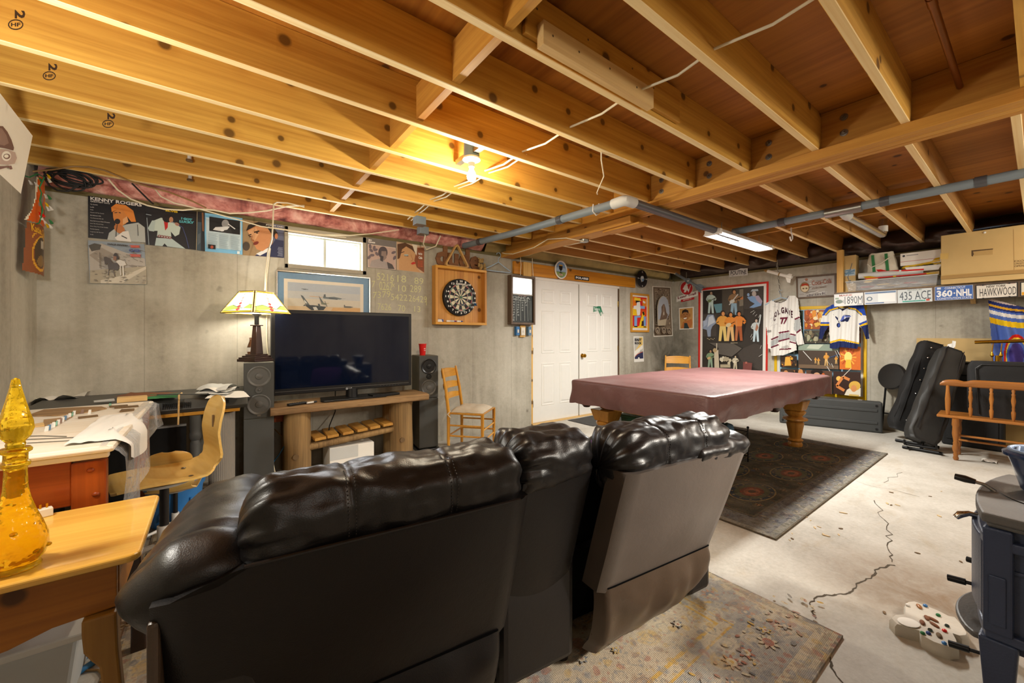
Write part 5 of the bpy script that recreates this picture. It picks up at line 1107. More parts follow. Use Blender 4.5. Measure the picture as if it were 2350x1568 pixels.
# banner
t = thing('hanging_banner', 'blue banner with yellow and white bands and a red ring, below the shelf', 'banner', (6.95, .1, 1.3)); x0, y0, k_ = cJ
g2 = lambda u, v, d: atX(x0 + u * k_, y0 + v * k_, 6.95 - d - .03 * sin((u - v * .25) * .022) * min(1, max(0, (v - 340) / 300)) - .02 * sin(u * .011)) - Vector((6.95, .1, 1.3))
a = Art(g2, 0); ol = [(840, 345), (900, 330), (1425, 470), (1750, 540), (1800, 1450), (1500, 1420), (925, 1400)]; sh = lambda u, v: v - .15 * (u - 845) - 26 * sin((u - 845) / 220.)
def bd(v0, v1): return lambda u, v: v0 <= sh(u, v) < v1
def ringf(r0, r1): return lambda u, v: r0 <= sqrt(((u - 1300) / 205) ** 2 + ((v - 1260) / 350) ** 2) < r1
raster(a, ol, [('#5570b8', None), ('#cdb9ae', bd(200, 352)), ('#27306a', bd(352, 405)), ('#cf9a24', bd(405, 440)), ('#27306a', bd(440, 470)), ('#4a66b4', bd(470, 500)), ('#e0deda', bd(500, 560)), ('#5570b8', bd(560, 620)), ('#e8c01e', bd(620, 712)), ('#c9261c', ringf(.86, 1.0)), ('#e8c83a', ringf(.77, .86)), ('#4a3f8a', ringf(0, .6))], 90, 110)
a.obj('banner_cloth', 'cloth_print', t, smooth=3)
# ================================================================ rugs, pool table, chairs, instruments, bench, stove
def rug(name, lab, x0, y0, x1, y1, draw, mat):
    t = B().box(x0, y0, .0005, x1, y1, .010, c=None)
    a = Art(lambda u, v, d: Vector((u, v, .0102 + d)), .0, .00001); a.v = list(t.v); a.f = list(t.f); a.mi = list(t.mi); a.c = [lin('#6e665a')] * len(t.f)
    draw(a, x0, y0, x1, y1); return flat(name, a, mat, lab, 'rug')
def flower(a, x, y, s, cols, lobes=6):
    P = []; n = lobes * 4; ph = random.uniform(0, 6)
    for k in range(n): q = 2 * pi * k / n; r = s * (.72 + .28 * cos(lobes * q + ph)); P.append((x + r * cos(q), y + r * sin(q)))
    a.poly(cols[0], P); a.ell(cols[1], x, y, s * .5, s * .5, 0, 9); a.ell(cols[2], x, y, s * .22, s * .22, 0, 7)
def rugA(a, x0, y0, x1, y1):
    a.rect('#b3a78f', x0 + .01, y0 + .01, x1 - .01, y1 - .01); a.rect('#a39a84', x0 + .03, y0 + .03, x1 - .03, y1 - .03); a.rect('#c4b79e', x0 + .05, y0 + .05, x1 - .05, y1 - .05)
    a.rect('#a19f9a', x0 + .08, y0 + .08, x1 - .08, y1 - .08); a.rect('#c9a548', x0 + .30, y0 + .30, x1 - .30, y1 - .30); a.rect('#c2b6a0', x0 + .31, y0 + .31, x1 - .31, y1 - .31); a.rect('#c9a548', x0 + .345, y0 + .345, x1 - .345, y1 - .345); a.rect('#b9ac98', x0 + .36, y0 + .36, x1 - .36, y1 - .36)
    G, RU, BE, BL, YE = '#7e848c', '#a8604a', '#cfc3aa', '#656d7c', '#c9a548'
    for k in range(26):
        for (x, y) in ((x0 + .19 + k * .095, y0 + .19), (x1 - .19, y0 + .19 + k * .125)):
            if x < x1 - .1 and y < y1 - .1: flower(a, x + random.uniform(-.02, .02), y + random.uniform(-.03, .03), random.uniform(.022, .045), random.choice([(RU, BE, YE), (BE, RU, G), (YE, BE, RU), ('#b9907a', G, BE)]), random.choice([5, 6, 8]))
            for q in range(4): a.ell(random.choice([BE, YE, RU, '#5f6672']), x + random.uniform(-.07, .07), y + random.uniform(-.1, .1), random.uniform(.007, .018), random.uniform(.005, .011), random.uniform(0, 3), 7)
    for k in range(60):
        x, y = random.uniform(x0 + .45, x1 - .42), random.uniform(y0 + .42, min(y1 - .42, y0 + 1.5)); c = 0
        if c < .3: flower(a, x, y, random.uniform(.015, .035), random.choice([(RU, BE, BL), (BL, BE, RU), (G, '#b9907a', BE), (YE, G, BE)]), random.choice([4, 6]))
rug('area_rug', 'faded beige and blue grey oriental rug under the black sofa', -.30, .497, 2.10, 3.66, rugA, 'rug_beige')
def rugB(a, x0, y0, x1, y1):
    a.rect('#8d8c86', x0 + .01, y0 + .01, x1 - .01, y1 - .01); a.rect('#75767a', x0 + .05, y0 + .05, x1 - .05, y1 - .05)  # real border, painted paler for the light beyond the table's shadow
    for k in range(170): a.ell(random.choice(['#5a5d66', '#9a958a', '#6e6a70', '#a39c8c']), random.uniform(x0 + .04, x1 - .05), y0 + random.uniform(.03, .2), random.uniform(.012, .03), random.uniform(.004, .01), random.uniform(0, 3), 7)
    a.rect('#69655c', x0 + .2, y0 + .2, x1 - .2, y1 - .2); a.rect('#504f48', x0 + .22, y0 + .22, x1 - .22, y1 - .22)
    for k in range(120):
        x, y = random.uniform(x0 + .24, x1 - .24), random.uniform(y0 + .23, y0 + 1.1); s = random.uniform(.008, .026)
        a.ell(random.choice(['#5f5a4c', '#6a4a44', '#4a5368', '#77705c', '#2e3038', '#585a50']), x, y, s * 1.5, s, random.uniform(0, 3), 7)
    for cx, cy in ((3.444, 1.39), (4.18, 1.36), (4.93, 1.345), (3.82, 1.74), (4.56, 1.72), (5.28, 1.72), (3.44, 2.1), (4.18, 2.1)):
        for c, r in (('#94845e', 1.0), ('#3c4654', .93), ('#5f6452', .74), ('#844e40', .5), ('#a86a52', .34), ('#5f4a40', .16)): a.ell(c, cx, cy, .25 * r, .15 * r, 0, 26)
        for k in range(12): q = k * pi / 6; a.ell('#8f7f60', cx + .205 * cos(q), cy + .122 * sin(q), .014, .009, 0, 7)
        for k in range(4): q = pi / 4 + k * pi / 2; flower(a, cx + .33 * cos(q), cy + .2 * sin(q), .035, ('#8a7a5a', '#6a3f38', '#a39878'))
rug('area_rug', 'dark medallion patterned oriental rug under the pool table', 2.765, .98, 5.73, 3.12, rugB, 'rug_dark')

# pool table
PX, PY, HX, HY2 = 4.18, 2.125, 1.325, .725
t = thing('pool_table', 'wooden pool table on fluted turned legs, under a burgundy cover', 'pool table', (PX, PY, 0))
B().box(-1.24, -.64, .70, 1.24, .64, .79).obj('rail_frame', 'rail_maple', t, bevel=.01)
b = B(); z0, z1 = .535, .699
b.hexa([(-1.10, -.50, z0), (1.10, -.50, z0), (1.10, .50, z0), (-1.10, .50, z0), (-1.2, -.6, z1), (1.2, -.6, z1), (1.2, .6, z1), (-1.2, .6, z1)]); b.obj('cabinet', 'rail_maple', t, bevel=.006)
LEGP = [(.0, .0), (.064, .0), (.072, .03), (.062, .055), (.078, .075), (.055, .095), (.06, .115), (.086, .265), (.072, .278), (.12, .305), (.115, .322), (.062, .34), (.098, .375), (.104, .395), (.085, .41), (.0, .411)]
for sx in (-1, 1):
    for sy in (-1, 1):
        M = Matrix.Translation((sx * 1.07, sy * .455, .0105)); b = B().lathe(LEGP, 40, M, flute=(.12, .26, 14, .16))
        b.obj('leg', 'honey_leg', t, smooth=1)
        b = B(); h = .085; b.hexa([M @ Vector(p) for p in [(-h, -h, .411), (h, -h, .411), (h, h, .411), (-h, h, .411), (-h * 1.35, -h * 1.35, .523), (h * 1.35, -h * 1.35, .523), (h * 1.35, h * 1.35, .523), (-h * 1.35, h * 1.35, .523)]]); b.obj('leg_block', 'honey_leg', t, bevel=.008)
for x, y in ((-1.2, -.6), (0, -.63), (1.2, -.6), (-1.2, .6), (0, .63), (1.2, .6)):
    B().lathe([(0, 0), (.03, .004), (.05, .03), (.062, .08), (.062, .14), (.05, .14), (.04, .06), (0, .04)], 14, Matrix.Translation((x, y, .545))).obj('pocket', 'dark_wood', t, smooth=1)
def cover():
    per = []; r = .07; n = 14
    cs = [(HX - r, HY2 - r, 0), (-(HX - r), HY2 - r, pi / 2), (-(HX - r), -(HY2 - r), pi), (HX - r, -(HY2 - r), 3 * pi / 2)]
    for i, (cx, cy, a0) in enumerate(cs):
        for k in range(7): a = a0 + pi / 2 * k / 6; per.append((cx + r * cos(a), cy + r * sin(a), cos(a), sin(a), 1 - abs(k - 3) / 3))
        nx = cs[(i + 1) % 4]; ex, ey = cx + r * cos(a0 + pi / 2), cy + r * sin(a0 + pi / 2); fx, fy = nx[0] + r * cos(nx[2]), nx[1] + r * sin(nx[2]); m = 44 if i in (0, 2) else 26
        for k in range(1, m): per.append((ex + (fx - ex) * k / m, ey + (fy - ey) * k / m, cos(a0 + pi / 2), sin(a0 + pi / 2), 0))
    rows = [(.55, .812), (.3, .808), (.16, .806), (.10, .815), (.05, .82), (.018, .819), (.004, .812), (0, .798)]
    V = []; N = len(per)
    for ins, z in rows:
        for x, y, nx, ny, c in per:
            px_, py_ = x * (1 - ins / HX) if abs(nx) < .99 else x, y
            px_, py_ = x * (1 - ins / HX), y * (1 - min(.999, ins / HY2))
            w = noise.noise(Vector((px_ * 2.2, py_ * 2.2, 0))) * .004 + noise.noise(Vector((px_ * 9, py_ * 9, 2))) * .0022; V.append((px_, py_, z + w))
    hem = []
    for k in range(9):
        f = (k + 1) / 9
        for x, y, nx, ny, c in per:
            s = x * 1.0 + y * 1.3
            wv = .034 * f * (noise.noise(Vector((s * 3.6, 4, 0))) + .5 * noise.noise(Vector((s * 9, 8, f * 2)))) + .018 * f * sin(s * 17 + 2 * noise.noise(Vector((s * 2, 0, 0))))
            wv += c * .03 * f - .012 * f * (1 - c) + .009 * sin(f * 5 + s * 6) * f + .012 * sin(pi * f) * (1 - c)
            z = .798 - f * (.185 + .018 * noise.noise(Vector((s * 2.1, 9, 0))) + .012 * c + (.02 if x < -1.2 else 0)); V.append((x + nx * wv, y + ny * wv, z))
    R_ = len(rows) + 9; Fc = [(i * N + k, i * N + (k + 1) % N, (i + 1) * N + (k + 1) % N, (i + 1) * N + k) for i in range(R_ - 1) for k in range(N)]
    b = B().add(V, Fc[::1]); b.add(V[:N], [tuple(range(N))[::-1]])
    o = b.obj('pool_table_cover', 'vinyl_burgundy', smooth=3, loc=(PX, PY, 0)); m = o.modifiers.new('weld', 'WELD'); m.merge_threshold = .0005
    tag(o, 'burgundy vinyl cover draped over the pool table', 'cover'); return o
cover()
# things under the pool table
t = thing('wire_rack', 'black scrolled wire rack on the rug under the pool table', 'rack', (4.02, 1.86, .011)); b = B()
for x in (-.2, .2):
    for y in (-.12, .12): b.cyl((x, y, 0), (x, y, .33), .006).ball((x, y, .34), .013, 8, 6)
for z in (.06, .3):
    b.tube([(-.2, -.12, z), (.2, -.12, z), (.2, .12, z), (-.2, .12, z)], .004, 6, closed=True)
for y in (-.12, .12): b.tube([(-.2, y, .1), (-.1, y, .18), (0, y, .14), (.1, y, .22), (.2, y, .3)], .004, 6).tube([(-.2, y, .3), (-.12, y, .2), (0, y, .18), (.2, y, .08)], .004, 6)
b.obj('rack_wire', 'black_metal', t, smooth=1)
t = thing('plastic_bag', 'pinkish crumpled bag inside the wire rack under the pool table', 'bag', (4.02, 1.86, .075))
def lump(sx, sy, sz, seed):
    def f(u, v):
        q, p = 2 * pi * u, pi * (v - .5); w = 1 + .22 * noise.noise(Vector((cos(q) * 2 + seed, sin(q) * 2, v * 4)))
        return (sx * cos(q) * cos(p) * w, sy * sin(q) * cos(p) * w, sz * (sin(p) + 1) * w)
    return f
B().grid(lump(.17, .1, .13, 1), 28, 16, cu=True).obj('bag_body', 'bag_pink', t, smooth=3); B().grid(lambda u, v: Vector(lump(.08, .06, .05, 5)(u, v)) + Vector((.02, 0, .22)), 20, 10, cu=True).obj('bag_top', 'octo_blue', t, smooth=3)
t = thing('storage_tub', 'dark green plastic tub under the far side of the pool table', 'tub', (3.75, 2.35, .0105))
B().hexa([(-.38, -.2, 0), (.38, -.2, 0), (.38, .2, 0), (-.38, .2, 0), (-.42, -.24, .42), (.42, -.24, .42), (.42, .24, .42), (-.42, .24, .42)]).obj('tub_body', 'green_tub', t, bevel=.015); B().box(-.44, -.26, .42, .44, .26, .45).obj('lid', 'green_tub', t, bevel=.01)
o = B().grid(lambda u, v: (4.2 + .9 * u, 3.72 + .5 * v, .006 + .003 * noise.noise(Vector((u * 9, v * 5, 0)))), 12, 8).obj('door_mat', 'paper_grey'); tag(o, 'dark grey door mat on the floor inside the double doors', 'mat')
o.data.materials[0] = MATS['nylon_grey']
# ladder-back chairs
def chair(lab, loc, rz, cushion):
    t = thing('dining_chair', lab, 'chair', loc, rz); w, d = .2, .19
    post = lambda s: [(s * w, d, 0), (s * w, d + .0, .25), (s * w, d, .45), (s * (w - .004), d + .03, .68), (s * (w - .006), d + .075, .91)]
    for s in (-1, 1):
        B().tube(post(s), [.015, .017, .018, .016, .011], 12).obj('leg', 'honey_z', t, smooth=1); B().tube([(s * (w + .015), -d, 0), (s * (w + .015), -d, .44)], [.014, .018], 12).obj('leg', 'honey_z', t, smooth=1)
    for z0, z1 in (((.80, .885), (.68, .74), (.57, .62)) if cushion else ((.775, .89), (.62, .70))):
        def sl(u, v, k=0): z = z0 + (z1 - z0) * v; y = d + .002 + (z - .45) * .165 * (1 if z > .45 else 0) + .03 * sin(pi * u); return (-w + 2 * w * u, y + k, z + (.014 * sin(pi * u) if v > .5 else 0))
        b = B(); b.grid(lambda u, v: sl(u, v), 12, 3).grid(lambda u, v: sl(u, v, .014), 12, 3); o = b.obj('back_slat', 'honey_x', t, smooth=1)
    B().hexa([(-w, d, .425), (-w - .015, -d, .425), (w + .015, -d, .425), (w, d, .425), (-w, d, .447), (-w - .02, -d - .02, .447), (w + .02, -d - .02, .447), (w, d, .447)][::1]).obj('seat', 'honey_x', t, bevel=.008)
    for z in (.16, .27):
        B().cyl((-w, -d, z), (w, -d, z), .009).obj('stretcher', 'honey_x', t, smooth=1)
        for s in (-1, 1): B().cyl((s * w, -d, z + .04), (s * w, d, z + .04), .009).obj('stretcher', 'honey_x', t, smooth=1)
    B().cyl((-w, d, .2), (w, d, .2), .009).obj('stretcher', 'honey_x', t, smooth=1)
    if cushion:
        c = B().grid(lambda u, v: ((u - .5) * .4, (v - .5) * .37, .449 + .045 * (1 - (2 * u - 1) ** 6) * (1 - (2 * v - 1) ** 6) + .006 * noise.noise(Vector((u * 6, v * 6, 1)))), 22, 22).grid(lambda u, v: ((u - .5) * .4, (v - .5) * .37, .4485), 2, 2).obj('cushion', 'cushion_cloth', t, smooth=3)
        B().tube([(-.19, .17, .46), (-.23, .19, .43), (-.26, .14, .40)], .006).tube([(-.21, .18, .45), (-.2, .2, .38), (-.17, .19, .34)], .006).obj('tie', 'cushion_cloth', t, smooth=1)
    return t
chair('honey wood ladder-back chair with a beige tied cushion, beside the right speaker', (2.27, 3.75, 0), atan2(.64, .77), True)
chair('honey wood chair with two back slats, behind the pool table in the corner', (6.2, 3.66, 0), R(-62), False)
# hard instrument case
p0, p1 = Vector((6.53, 2.27, 0)), Vector((6.86, 1.22, 0)); d = (p1 - p0).normalized(); rz = atan2(d.y, d.x)
t = thing('instrument_case', 'long grey ribbed hard instrument case standing on edge by the wall', 'case', p0, rz); L = (p1 - p0).length
B().box(0, 0, .004, L, .062, .40).obj('case_shell', 'case_grey', t, bevel=.022, seg=3); B().box(0, .068, .004, L, .13, .40).obj('case_lid', 'case_grey', t, bevel=.022, seg=3); B().box(.004, .060, .008, L - .004, .070, .396).obj('valance', 'alu', t)
for z in (.11, .27): B().box(.04, -.009, z, L - .05, .002, z + .035).obj('rib', 'case_grey', t, bevel=.008)
for x in (.18, .86): B().box(x, .045, .398, x + .05, .085, .412).obj('latch', 'chrome', t, bevel=.003)
for x, z in ((.04, .05), (L - .06, .05), (L - .06, .35)): B().cyl((x, -.006, z), (x, .004, z), .014).obj('foot', 'black_plastic', t)
# gig bags and stand
def gig(lab, p0, p1, w0, w1, th, mat, clasps, seed):
    t = thing('gig_bag', lab, 'gig bag', p0); d = Vector(p1) - Vector(p0); L = d.length; d.normalize(); side = d.cross(Vector((-.8, -.6, .1))).normalized(); nrm = side.cross(d).normalized()
    if nrm.dot(Vector((-1, -.6, 0))) < 0: nrm = -nrm; 
    def f(u, v, k=1):
        q = 2 * pi * u; w = (w0 + (w1 - w0) * v) / 2 * (1 - max(0, (v - .93) / .07) ** 3 * .3) * (1 - max(0, (.1 - v) / .1) ** 2 * .35)
        c, s = cos(q), sin(q); rx = abs(c) ** .35 * (1 if c > 0 else -1); ry = abs(s) ** .5 * (1 if s > 0 else -1); wr = noise.noise(Vector((c * 1.5 + seed, v * 7, s * 2))) * .014
        return d * L * v + side * (rx * w + wr) + nrm * (ry * th / 2 * (1 - .2 * v) + wr) * k
    b = B().grid(lambda u, v: f(u, v), 40, 36, cu=True); n = 36
    b.f.append([i * n for i in range(40)]); b.f.append([i * n + n - 1 for i in range(40)][::-1]); b.mi += [0, 0]; b.c += [None, None]
    b.obj('bag_body', mat, t, smooth=3)
    for s in (-.5, .5): B().tube([d * L * v + side * s * .62 * (w0 + (w1 - w0) * v) + nrm * (th / 2 + .004) * (1 - .2 * v) for v in [x / 10 for x in range(1, 11)]], .004, 6).obj('zip', 'black_plastic', t, smooth=1)
    for v in clasps:
        for s in (-.09, .12): q = d * L * v + side * (s * w0 * 1.1) + nrm * (th / 2 + .008); B().ball(q, .011, 8, 6).obj('clasp', 'chrome', t, smooth=1)
    return t
gig('black fabric gig bag with metal clasps leaning on the wall, left of the pair', (6.69, 1.02, .10), (6.97, .80, 1.17), .30, .25, .14, 'nylon_black', (.12, .42, .57, .7, .82, .93), 3)
g = gig('grey black gig bag on a floor stand with white tissue at its top', (6.16, .80, .10), (6.72, .615, 1.09), .32, .24, .15, 'nylon_grey', (), 8)
B().grid(lambda u, v: Vector((.55 + .06 * u, -.2 - .02 * v + .05 * u + .02 * sin(9 * u), .98 + .10 * v + .02 * sin(7 * v + 5 * u))), 7, 6).obj('tissue', 'paper', g, smooth=3)
t = thing('guitar_stand', 'black tubular guitar stand holding the grey black gig bag', 'stand', (6.25, .8, 0)); b = B()
for x0, y0, x1, y1 in ((-.11, .13, -.14, -.18), (.22, .24, .18, -.12)): B().cyl((x0, y0, .02), (x1, y1, .02), .016).obj('foot_bar', 'black_metal', t, smooth=1)
B().cyl((-.12, -.02, .03), (.1, -.02, .5), .014).cyl((.2, .06, .03), (.05, .0, .5), .012).obj('stand_tube', 'black_metal', t, smooth=1); B().cyl((-.135, .1, .06), (-.13, -.14, .06), .014).tube([(-.13, .1, .06), (-.2, .1, .07), (-.21, .1, .12)], .009).tube([(-.13, -.14, .06), (-.2, -.14, .07), (-.21, -.14, .12)], .009).obj('cradle', 'black_metal', t, smooth=1)
# round stool folded against the wall
t = thing('folding_stool', 'folded black stool with a round padded seat leaning behind the gig bags', 'stool', (6.98, 1.14, 0)); M = Matrix.Translation((0, 0, .73)) @ Matrix.Rotation(R(-30), 4, 'Z') @ Matrix.Rotation(R(-80), 4, 'Y')
B().lathe([(0, 0), (.15, 0), (.168, .012), (.168, .03), (.155, .045), (.08, .052), (0, .053)], 32, M).obj('seat_pad', 'vinyl_black', t, smooth=1)
b = B(); 
for y in (-.07, .07): b.tube([(.06, y, .86), (.02, y * 1.2, .5), (-.02, y * 1.6, .012)], .011)
b.cyl((.0, -.1, .25), (.0, .1, .25), .009).obj('frame_tube', 'black_metal', t, smooth=1)
# backing panel, amp stack, keyboard bags, lamp
o = B().box(7.118, .02, .001, 7.148, .95, 1.225).obj('cardboard_sheet', 'card'); tag(o, 'flat beige cardboard panel leaning upright on the wall behind the keyboard bags', 'panel')
t = thing('speaker_cabinet', 'large black amplifier cabinet behind the wooden bench', 'amplifier', (6.93, .46, 0)); B().box(-.15, -.22, .0, .17, .24, .82).obj('cabinet', 'black_matte', t, bevel=.02); B().box(-.16, -.18, .08, -.15, .2, .74).obj('grille', 'nylon_black', t)
t = thing('keyboard_bag', 'flat black keyboard bag lying on the amplifier cabinet', 'bag', (6.9, .22, .822))
B().grid(lambda u, v: (.19 * abs(cos(2 * pi * u)) ** .5 * (1 if cos(2 * pi * u) > 0 else -1) * (1 - .3 * max(0, v * 2 - 1) ** 2), .55 * abs(sin(2 * pi * u)) ** .4 * (1 if sin(2 * pi * u) > 0 else -1), .13 * v + .012 * noise.noise(Vector((u * 9, v * 2, 0)))), 40, 6, cu=True).obj('bag_body', 'nylon_black', t, smooth=3)
b = B().grid(lambda u, v: ((u - .5) * .34, (v - .5) * 1.08, .132 + .01 * noise.noise(Vector((u * 4, v * 9, 0)))), 8, 18); b.obj('bag_top', 'nylon_black', t, smooth=3)
t = thing('keyboard_case', 'big soft black instrument case standing on the seat of the wooden bench', 'case', (6.215, .02, .4505), R(2))
def kb(u, v):
    q = 2 * pi * u; c, s = cos(q), sin(q); e = 1 - .06 * max(0, abs(2 * v - 1) - .8) * 5
    return (.085 * abs(c) ** .4 * (1 if c > 0 else -1) + .01 * noise.noise(Vector((u * 12, v * 5, 2))), -.02 + .46 * abs(s) ** .3 * (1 if s > 0 else -1) * e, .55 * v)
b = B().grid(kb, 44, 14, cu=True); b.f += [[i * 14 + 13 for i in range(44)][::-1], [i * 14 for i in range(44)]]; b.mi += [0, 0]; b.c += [None, None]; b.obj('case_body', 'nylon_black', t, smooth=1)
B().tube([(-.09, .36, .03), (-.09, .38, .48), (-.09, .34, .52), (-.09, -.38, .52)], .006).obj('piping', 'vinyl_black', t, smooth=1)
p = atX(2286, 784, 6.72); t = thing('music_lamp', 'brass piano lamp with a long bar shade on two stems, above the black bags', 'lamp', p)
B().tube([(0, .15, -.01), (0, -.2, .01)], .018, 12).obj('bar_shade', 'brass', t, smooth=1)
for y in (.02, -.04): B().tube([(0, y, -.02), (.0, y + .01, -.14), (0, y, -.26)], [.004, .005, .004], 8).lathe([(0, 0), (.008, .004), (.016, .02), (.006, .05), (.004, .06)], 12, Matrix.Translation((0, y + .008, -.17))).obj('stem', 'brass', t, smooth=1)
B().cyl((0, -.01, -.25), (0, -.01, -.15), .018).obj('holder', 'brass', t, smooth=1)
# wooden bench, back toward the viewer
A_, D_ = Vector((6.0, .60, 0)), Vector((.03, -1, 0)); rz = atan2(D_.y, D_.x)
t = thing('wooden_bench', 'honey maple bench with a spindle back and turned legs, at right', 'bench', A_, rz); LB = 1.15
def rail(u, v):
    x = -.03 + (LB + .06) * u; hgt = .055 + .02 * (1 - abs(2 * u - 1) ** 6) - .018 * math.exp(-((x - .14) / .035) ** 2) + (.0 if x > .14 else .0)
    q = 2 * pi * v; return (x, .016 * cos(q), .745 + hgt * .5 * (1 + sin(q)) * (1 - .55 * abs(2 * u - 1) ** 40))
b = B().grid(rail, 60, 12, cv=True); b.f += [list(range(12)), list(range(59 * 12, 60 * 12))]; b.mi += [0, 0]; b.c += [None, None]; b.obj('top_rail', 'bench_maple', t, smooth=1)
SPN = [(.007, 0), (.012, .03), (.015, .08), (.009, .10), (.011, .115), (.009, .13), (.016, .19), (.011, .235), (.014, .25), (.009, .26), (.013, .285), (.004, .31), (.003, .315)]
for k in range(9):
    x = .045 + k * .1325
    if k in (0, 8): B().lathe([(.012, 0), (.018, .06), (.02, .16), (.014, .25), (.012, .30)], 14, Matrix.Translation((x - .02, .0, .452))).obj('back_post', 'bench_maple_z', t, smooth=1)
    else: B().lathe(SPN, 12, Matrix.Translation((x, 0, .452))).obj('spindle', 'bench_maple_z', t, smooth=1)
B().box(-.05, -.05, .425, LB + .05, .33, .45).obj('seat', 'bench_maple', t, bevel=.006)
BL = [(.0, 0), (.014, .0), (.022, .02), (.016, .045), (.02, .06), (.015, .075), (.023, .10), (.026, .13), (.018, .16), (.021, .175), (.016, .19), (.026, .27), (.022, .34), (.028, .36), (.024, .425), (0, .426)]
for x, y in ((.08, .0), (LB - .08, .0), (.08, .30), (LB - .08, .30)): B().lathe(BL, 16, Matrix.Translation((x, y, 0)) @ Matrix.Rotation(R(5 if y < .1 else -5), 4, 'X')).obj('leg', 'bench_maple_z', t, smooth=1)
B().cyl((.06, .02, .25), (LB - .06, .02, .25), .011).obj('stretcher', 'bench_maple', t, smooth=1); B().cyl((.08, .28, .16), (LB - .08, .28, .16), .011).obj('stretcher', 'bench_maple', t, smooth=1)

# cast iron wood stove
t = thing('wood_stove', 'blue black cast iron wood stove with a curved front at the right edge', 'stove', (2.19, .095, 0), R(-3))
def bow(w, bul, y0, y1, n=13): return [(-w + 2 * w * k / (n - 1), y0 + bul * (1 - (2 * k / (n - 1) - 1) ** 2)) for k in range(n)] + [(w, y1), (-w, y1)]
B().prism(bow(.30, .04, .0, -.46), .03, Matrix.Translation((0, 0, .688))).prism(bow(.285, .038, -.01, -.45), .016, Matrix.Translation((0, 0, .672))).obj('top_plate', 'iron_top', t, bevel=.006)
B().lathe([(.15, 0), (.155, .003), (.14, .003), (.138, .0015), (0, .0015)], 40, Matrix.Translation((.02, -.16, .7181))).obj('lid_ring', 'iron_top', t, smooth=1)
B().prism(bow(.265, .036, -.02, -.44), .32, Matrix.Translation((0, 0, .352))).obj('fire_box', 'iron_blue', t, bevel=.004)
for z, h, w in ((.61, .03, .30), (.54, .014, .283), (.33, .03, .295)): B().prism(bow(w - .012, .042, -.005, -.45), h, Matrix.Translation((0, 0, z))).obj('moulding', 'iron_blue', t, bevel=.005)
for y in (-.03, -.43):
    for s in (-1, 1):
        B().box(s * .272 - .018, y - .03, .352, s * .272 + .018, y + .03, .672).obj('corner_column', 'iron_blue', t, bevel=.006); B().box(s * .291 - .004, y - .017, .38, s * .291 + .004, y + .017, .53).obj('column_panel', 'iron_blue', t, bevel=.003)
        b = B(); M = Matrix.Translation((s * .255, y, 0)); yy = .05 if y > -.2 else -.05
        b.add([M @ Vector(p) for p in [(-.03, -.04, .33), (.03, -.04, .33), (.03, .04, .33), (-.03, .04, .33), (s * .03 - .02, yy * .9 - .016, .0), (s * .03 + .02, yy * .9 - .016, .0), (s * .03 + .02, yy * .9 + .016, .0), (s * .03 - .02, yy * .9 + .016, .0), (-.022, -.03, .17), (.022, -.03, .17), (.022, .03, .17), (-.022, .03, .17)]], [(0, 1, 2, 3), (7, 6, 5, 4), (0, 8, 9, 1), (1, 9, 10, 2), (2, 10, 11, 3), (3, 11, 8, 0), (8, 4, 5, 9), (9, 5, 6, 10), (10, 6, 7, 11), (11, 7, 4, 8)]); b.obj('leg', 'iron_blue', t, bevel=.006)
def sidepanel(x, z0, z1):
    b = B(); 
    for k, dx in ((0, 0), (.008, .009), (.022, .009), (.03, -.002)): b.add([(x - dx, -.09 - k, z0 + k), (x - dx, -.38 + k, z0 + k), (x - dx, -.38 + k, z1 - k), (x - dx, -.09 - k, z1 - k)], [])
    b.f = [[4 * i + j, 4 * i + (j + 1) % 4, 4 * i + 4 + (j + 1) % 4, 4 * i + 4 + j] for i in range(3) for j in range(4)] + [[12, 13, 14, 15]]; b.mi = [0] * len(b.f); b.c = [None] * len(b.f)
    b.obj('side_panel', 'iron_blue', t)
sidepanel(-.266, .565, .665); sidepanel(-.266, .36, .535)
for y in (-.16, -.3): B().lathe([(0, .004), (.008, .004), (.013, 0), (.018, .006), (.02, 0)], 14, Matrix.Translation((-.268, y, .552)) @ Matrix.Rotation(R(-90), 4, 'Y')).obj('rosette', 'iron_blue', t, smooth=1)
b = B().prism([(-.19 + .38 * k / 16, .03 + .06 * sin(pi * k / 16) ** .7) for k in range(17)] + [(.19, -.03), (-.19, -.03)], .02, Matrix.Translation((-.02, 0, .275))); b.obj('ash_lip', 'iron_top', t, bevel=.006); B().box(-.19, -.40, .265, .15, .0, .335).obj('ash_pan', 'iron_blue', t, bevel=.006)
for s in (-1, 1): P = [(s * (.004 + .236 * k / 8), .052 - .045 * (k / 8) ** 2) for k in range(9)] + [(s * .24, -.02), (s * .004, .0)]; B().prism(P[::s], .25, Matrix.Translation((0, 0, .375))).obj('door', 'iron_blue', t, bevel=.005)
B().tube([(-.02, .0, .718), (-.02, .025, .735), (-.02, .05, .738)], .006).obj('lever_rod', 'steel', t, smooth=1); B().tube([(-.02, .045, .738), (-.02, .07, .741), (-.02, .095, .743)], [.009, .013, .011], 10).obj('damper_handle', 'black_plastic', t, smooth=1)
B().tube([(-.06, .03, .63), (-.065, .055, .633), (-.075, .075, .625), (-.078, .085, .612)], [.009, .009, .012, .009], 10).obj('door_handle', 'chrome', t, smooth=1)
for a0, a1 in (((-.04, .0, .385), (-.04, .11, .372)), ((.27, .0, .345), (.29, .105, .338)), ((-.05, -.02, .16), (-.055, .105, .14))): B().cyl(a0, a1, .006).cyl(tuple(.4 * p + .6 * q for p, q in zip(a0, a1)), a1, .011).obj('air_lever', 'black_metal', t, smooth=1)
B().cyl((.02, -.22, .24), (.02, -.22, .02), .03).cyl((-.1, -.3, .26), (-.12, -.22, .12), .022, .018).obj('air_duct', 'steel', t, smooth=1)
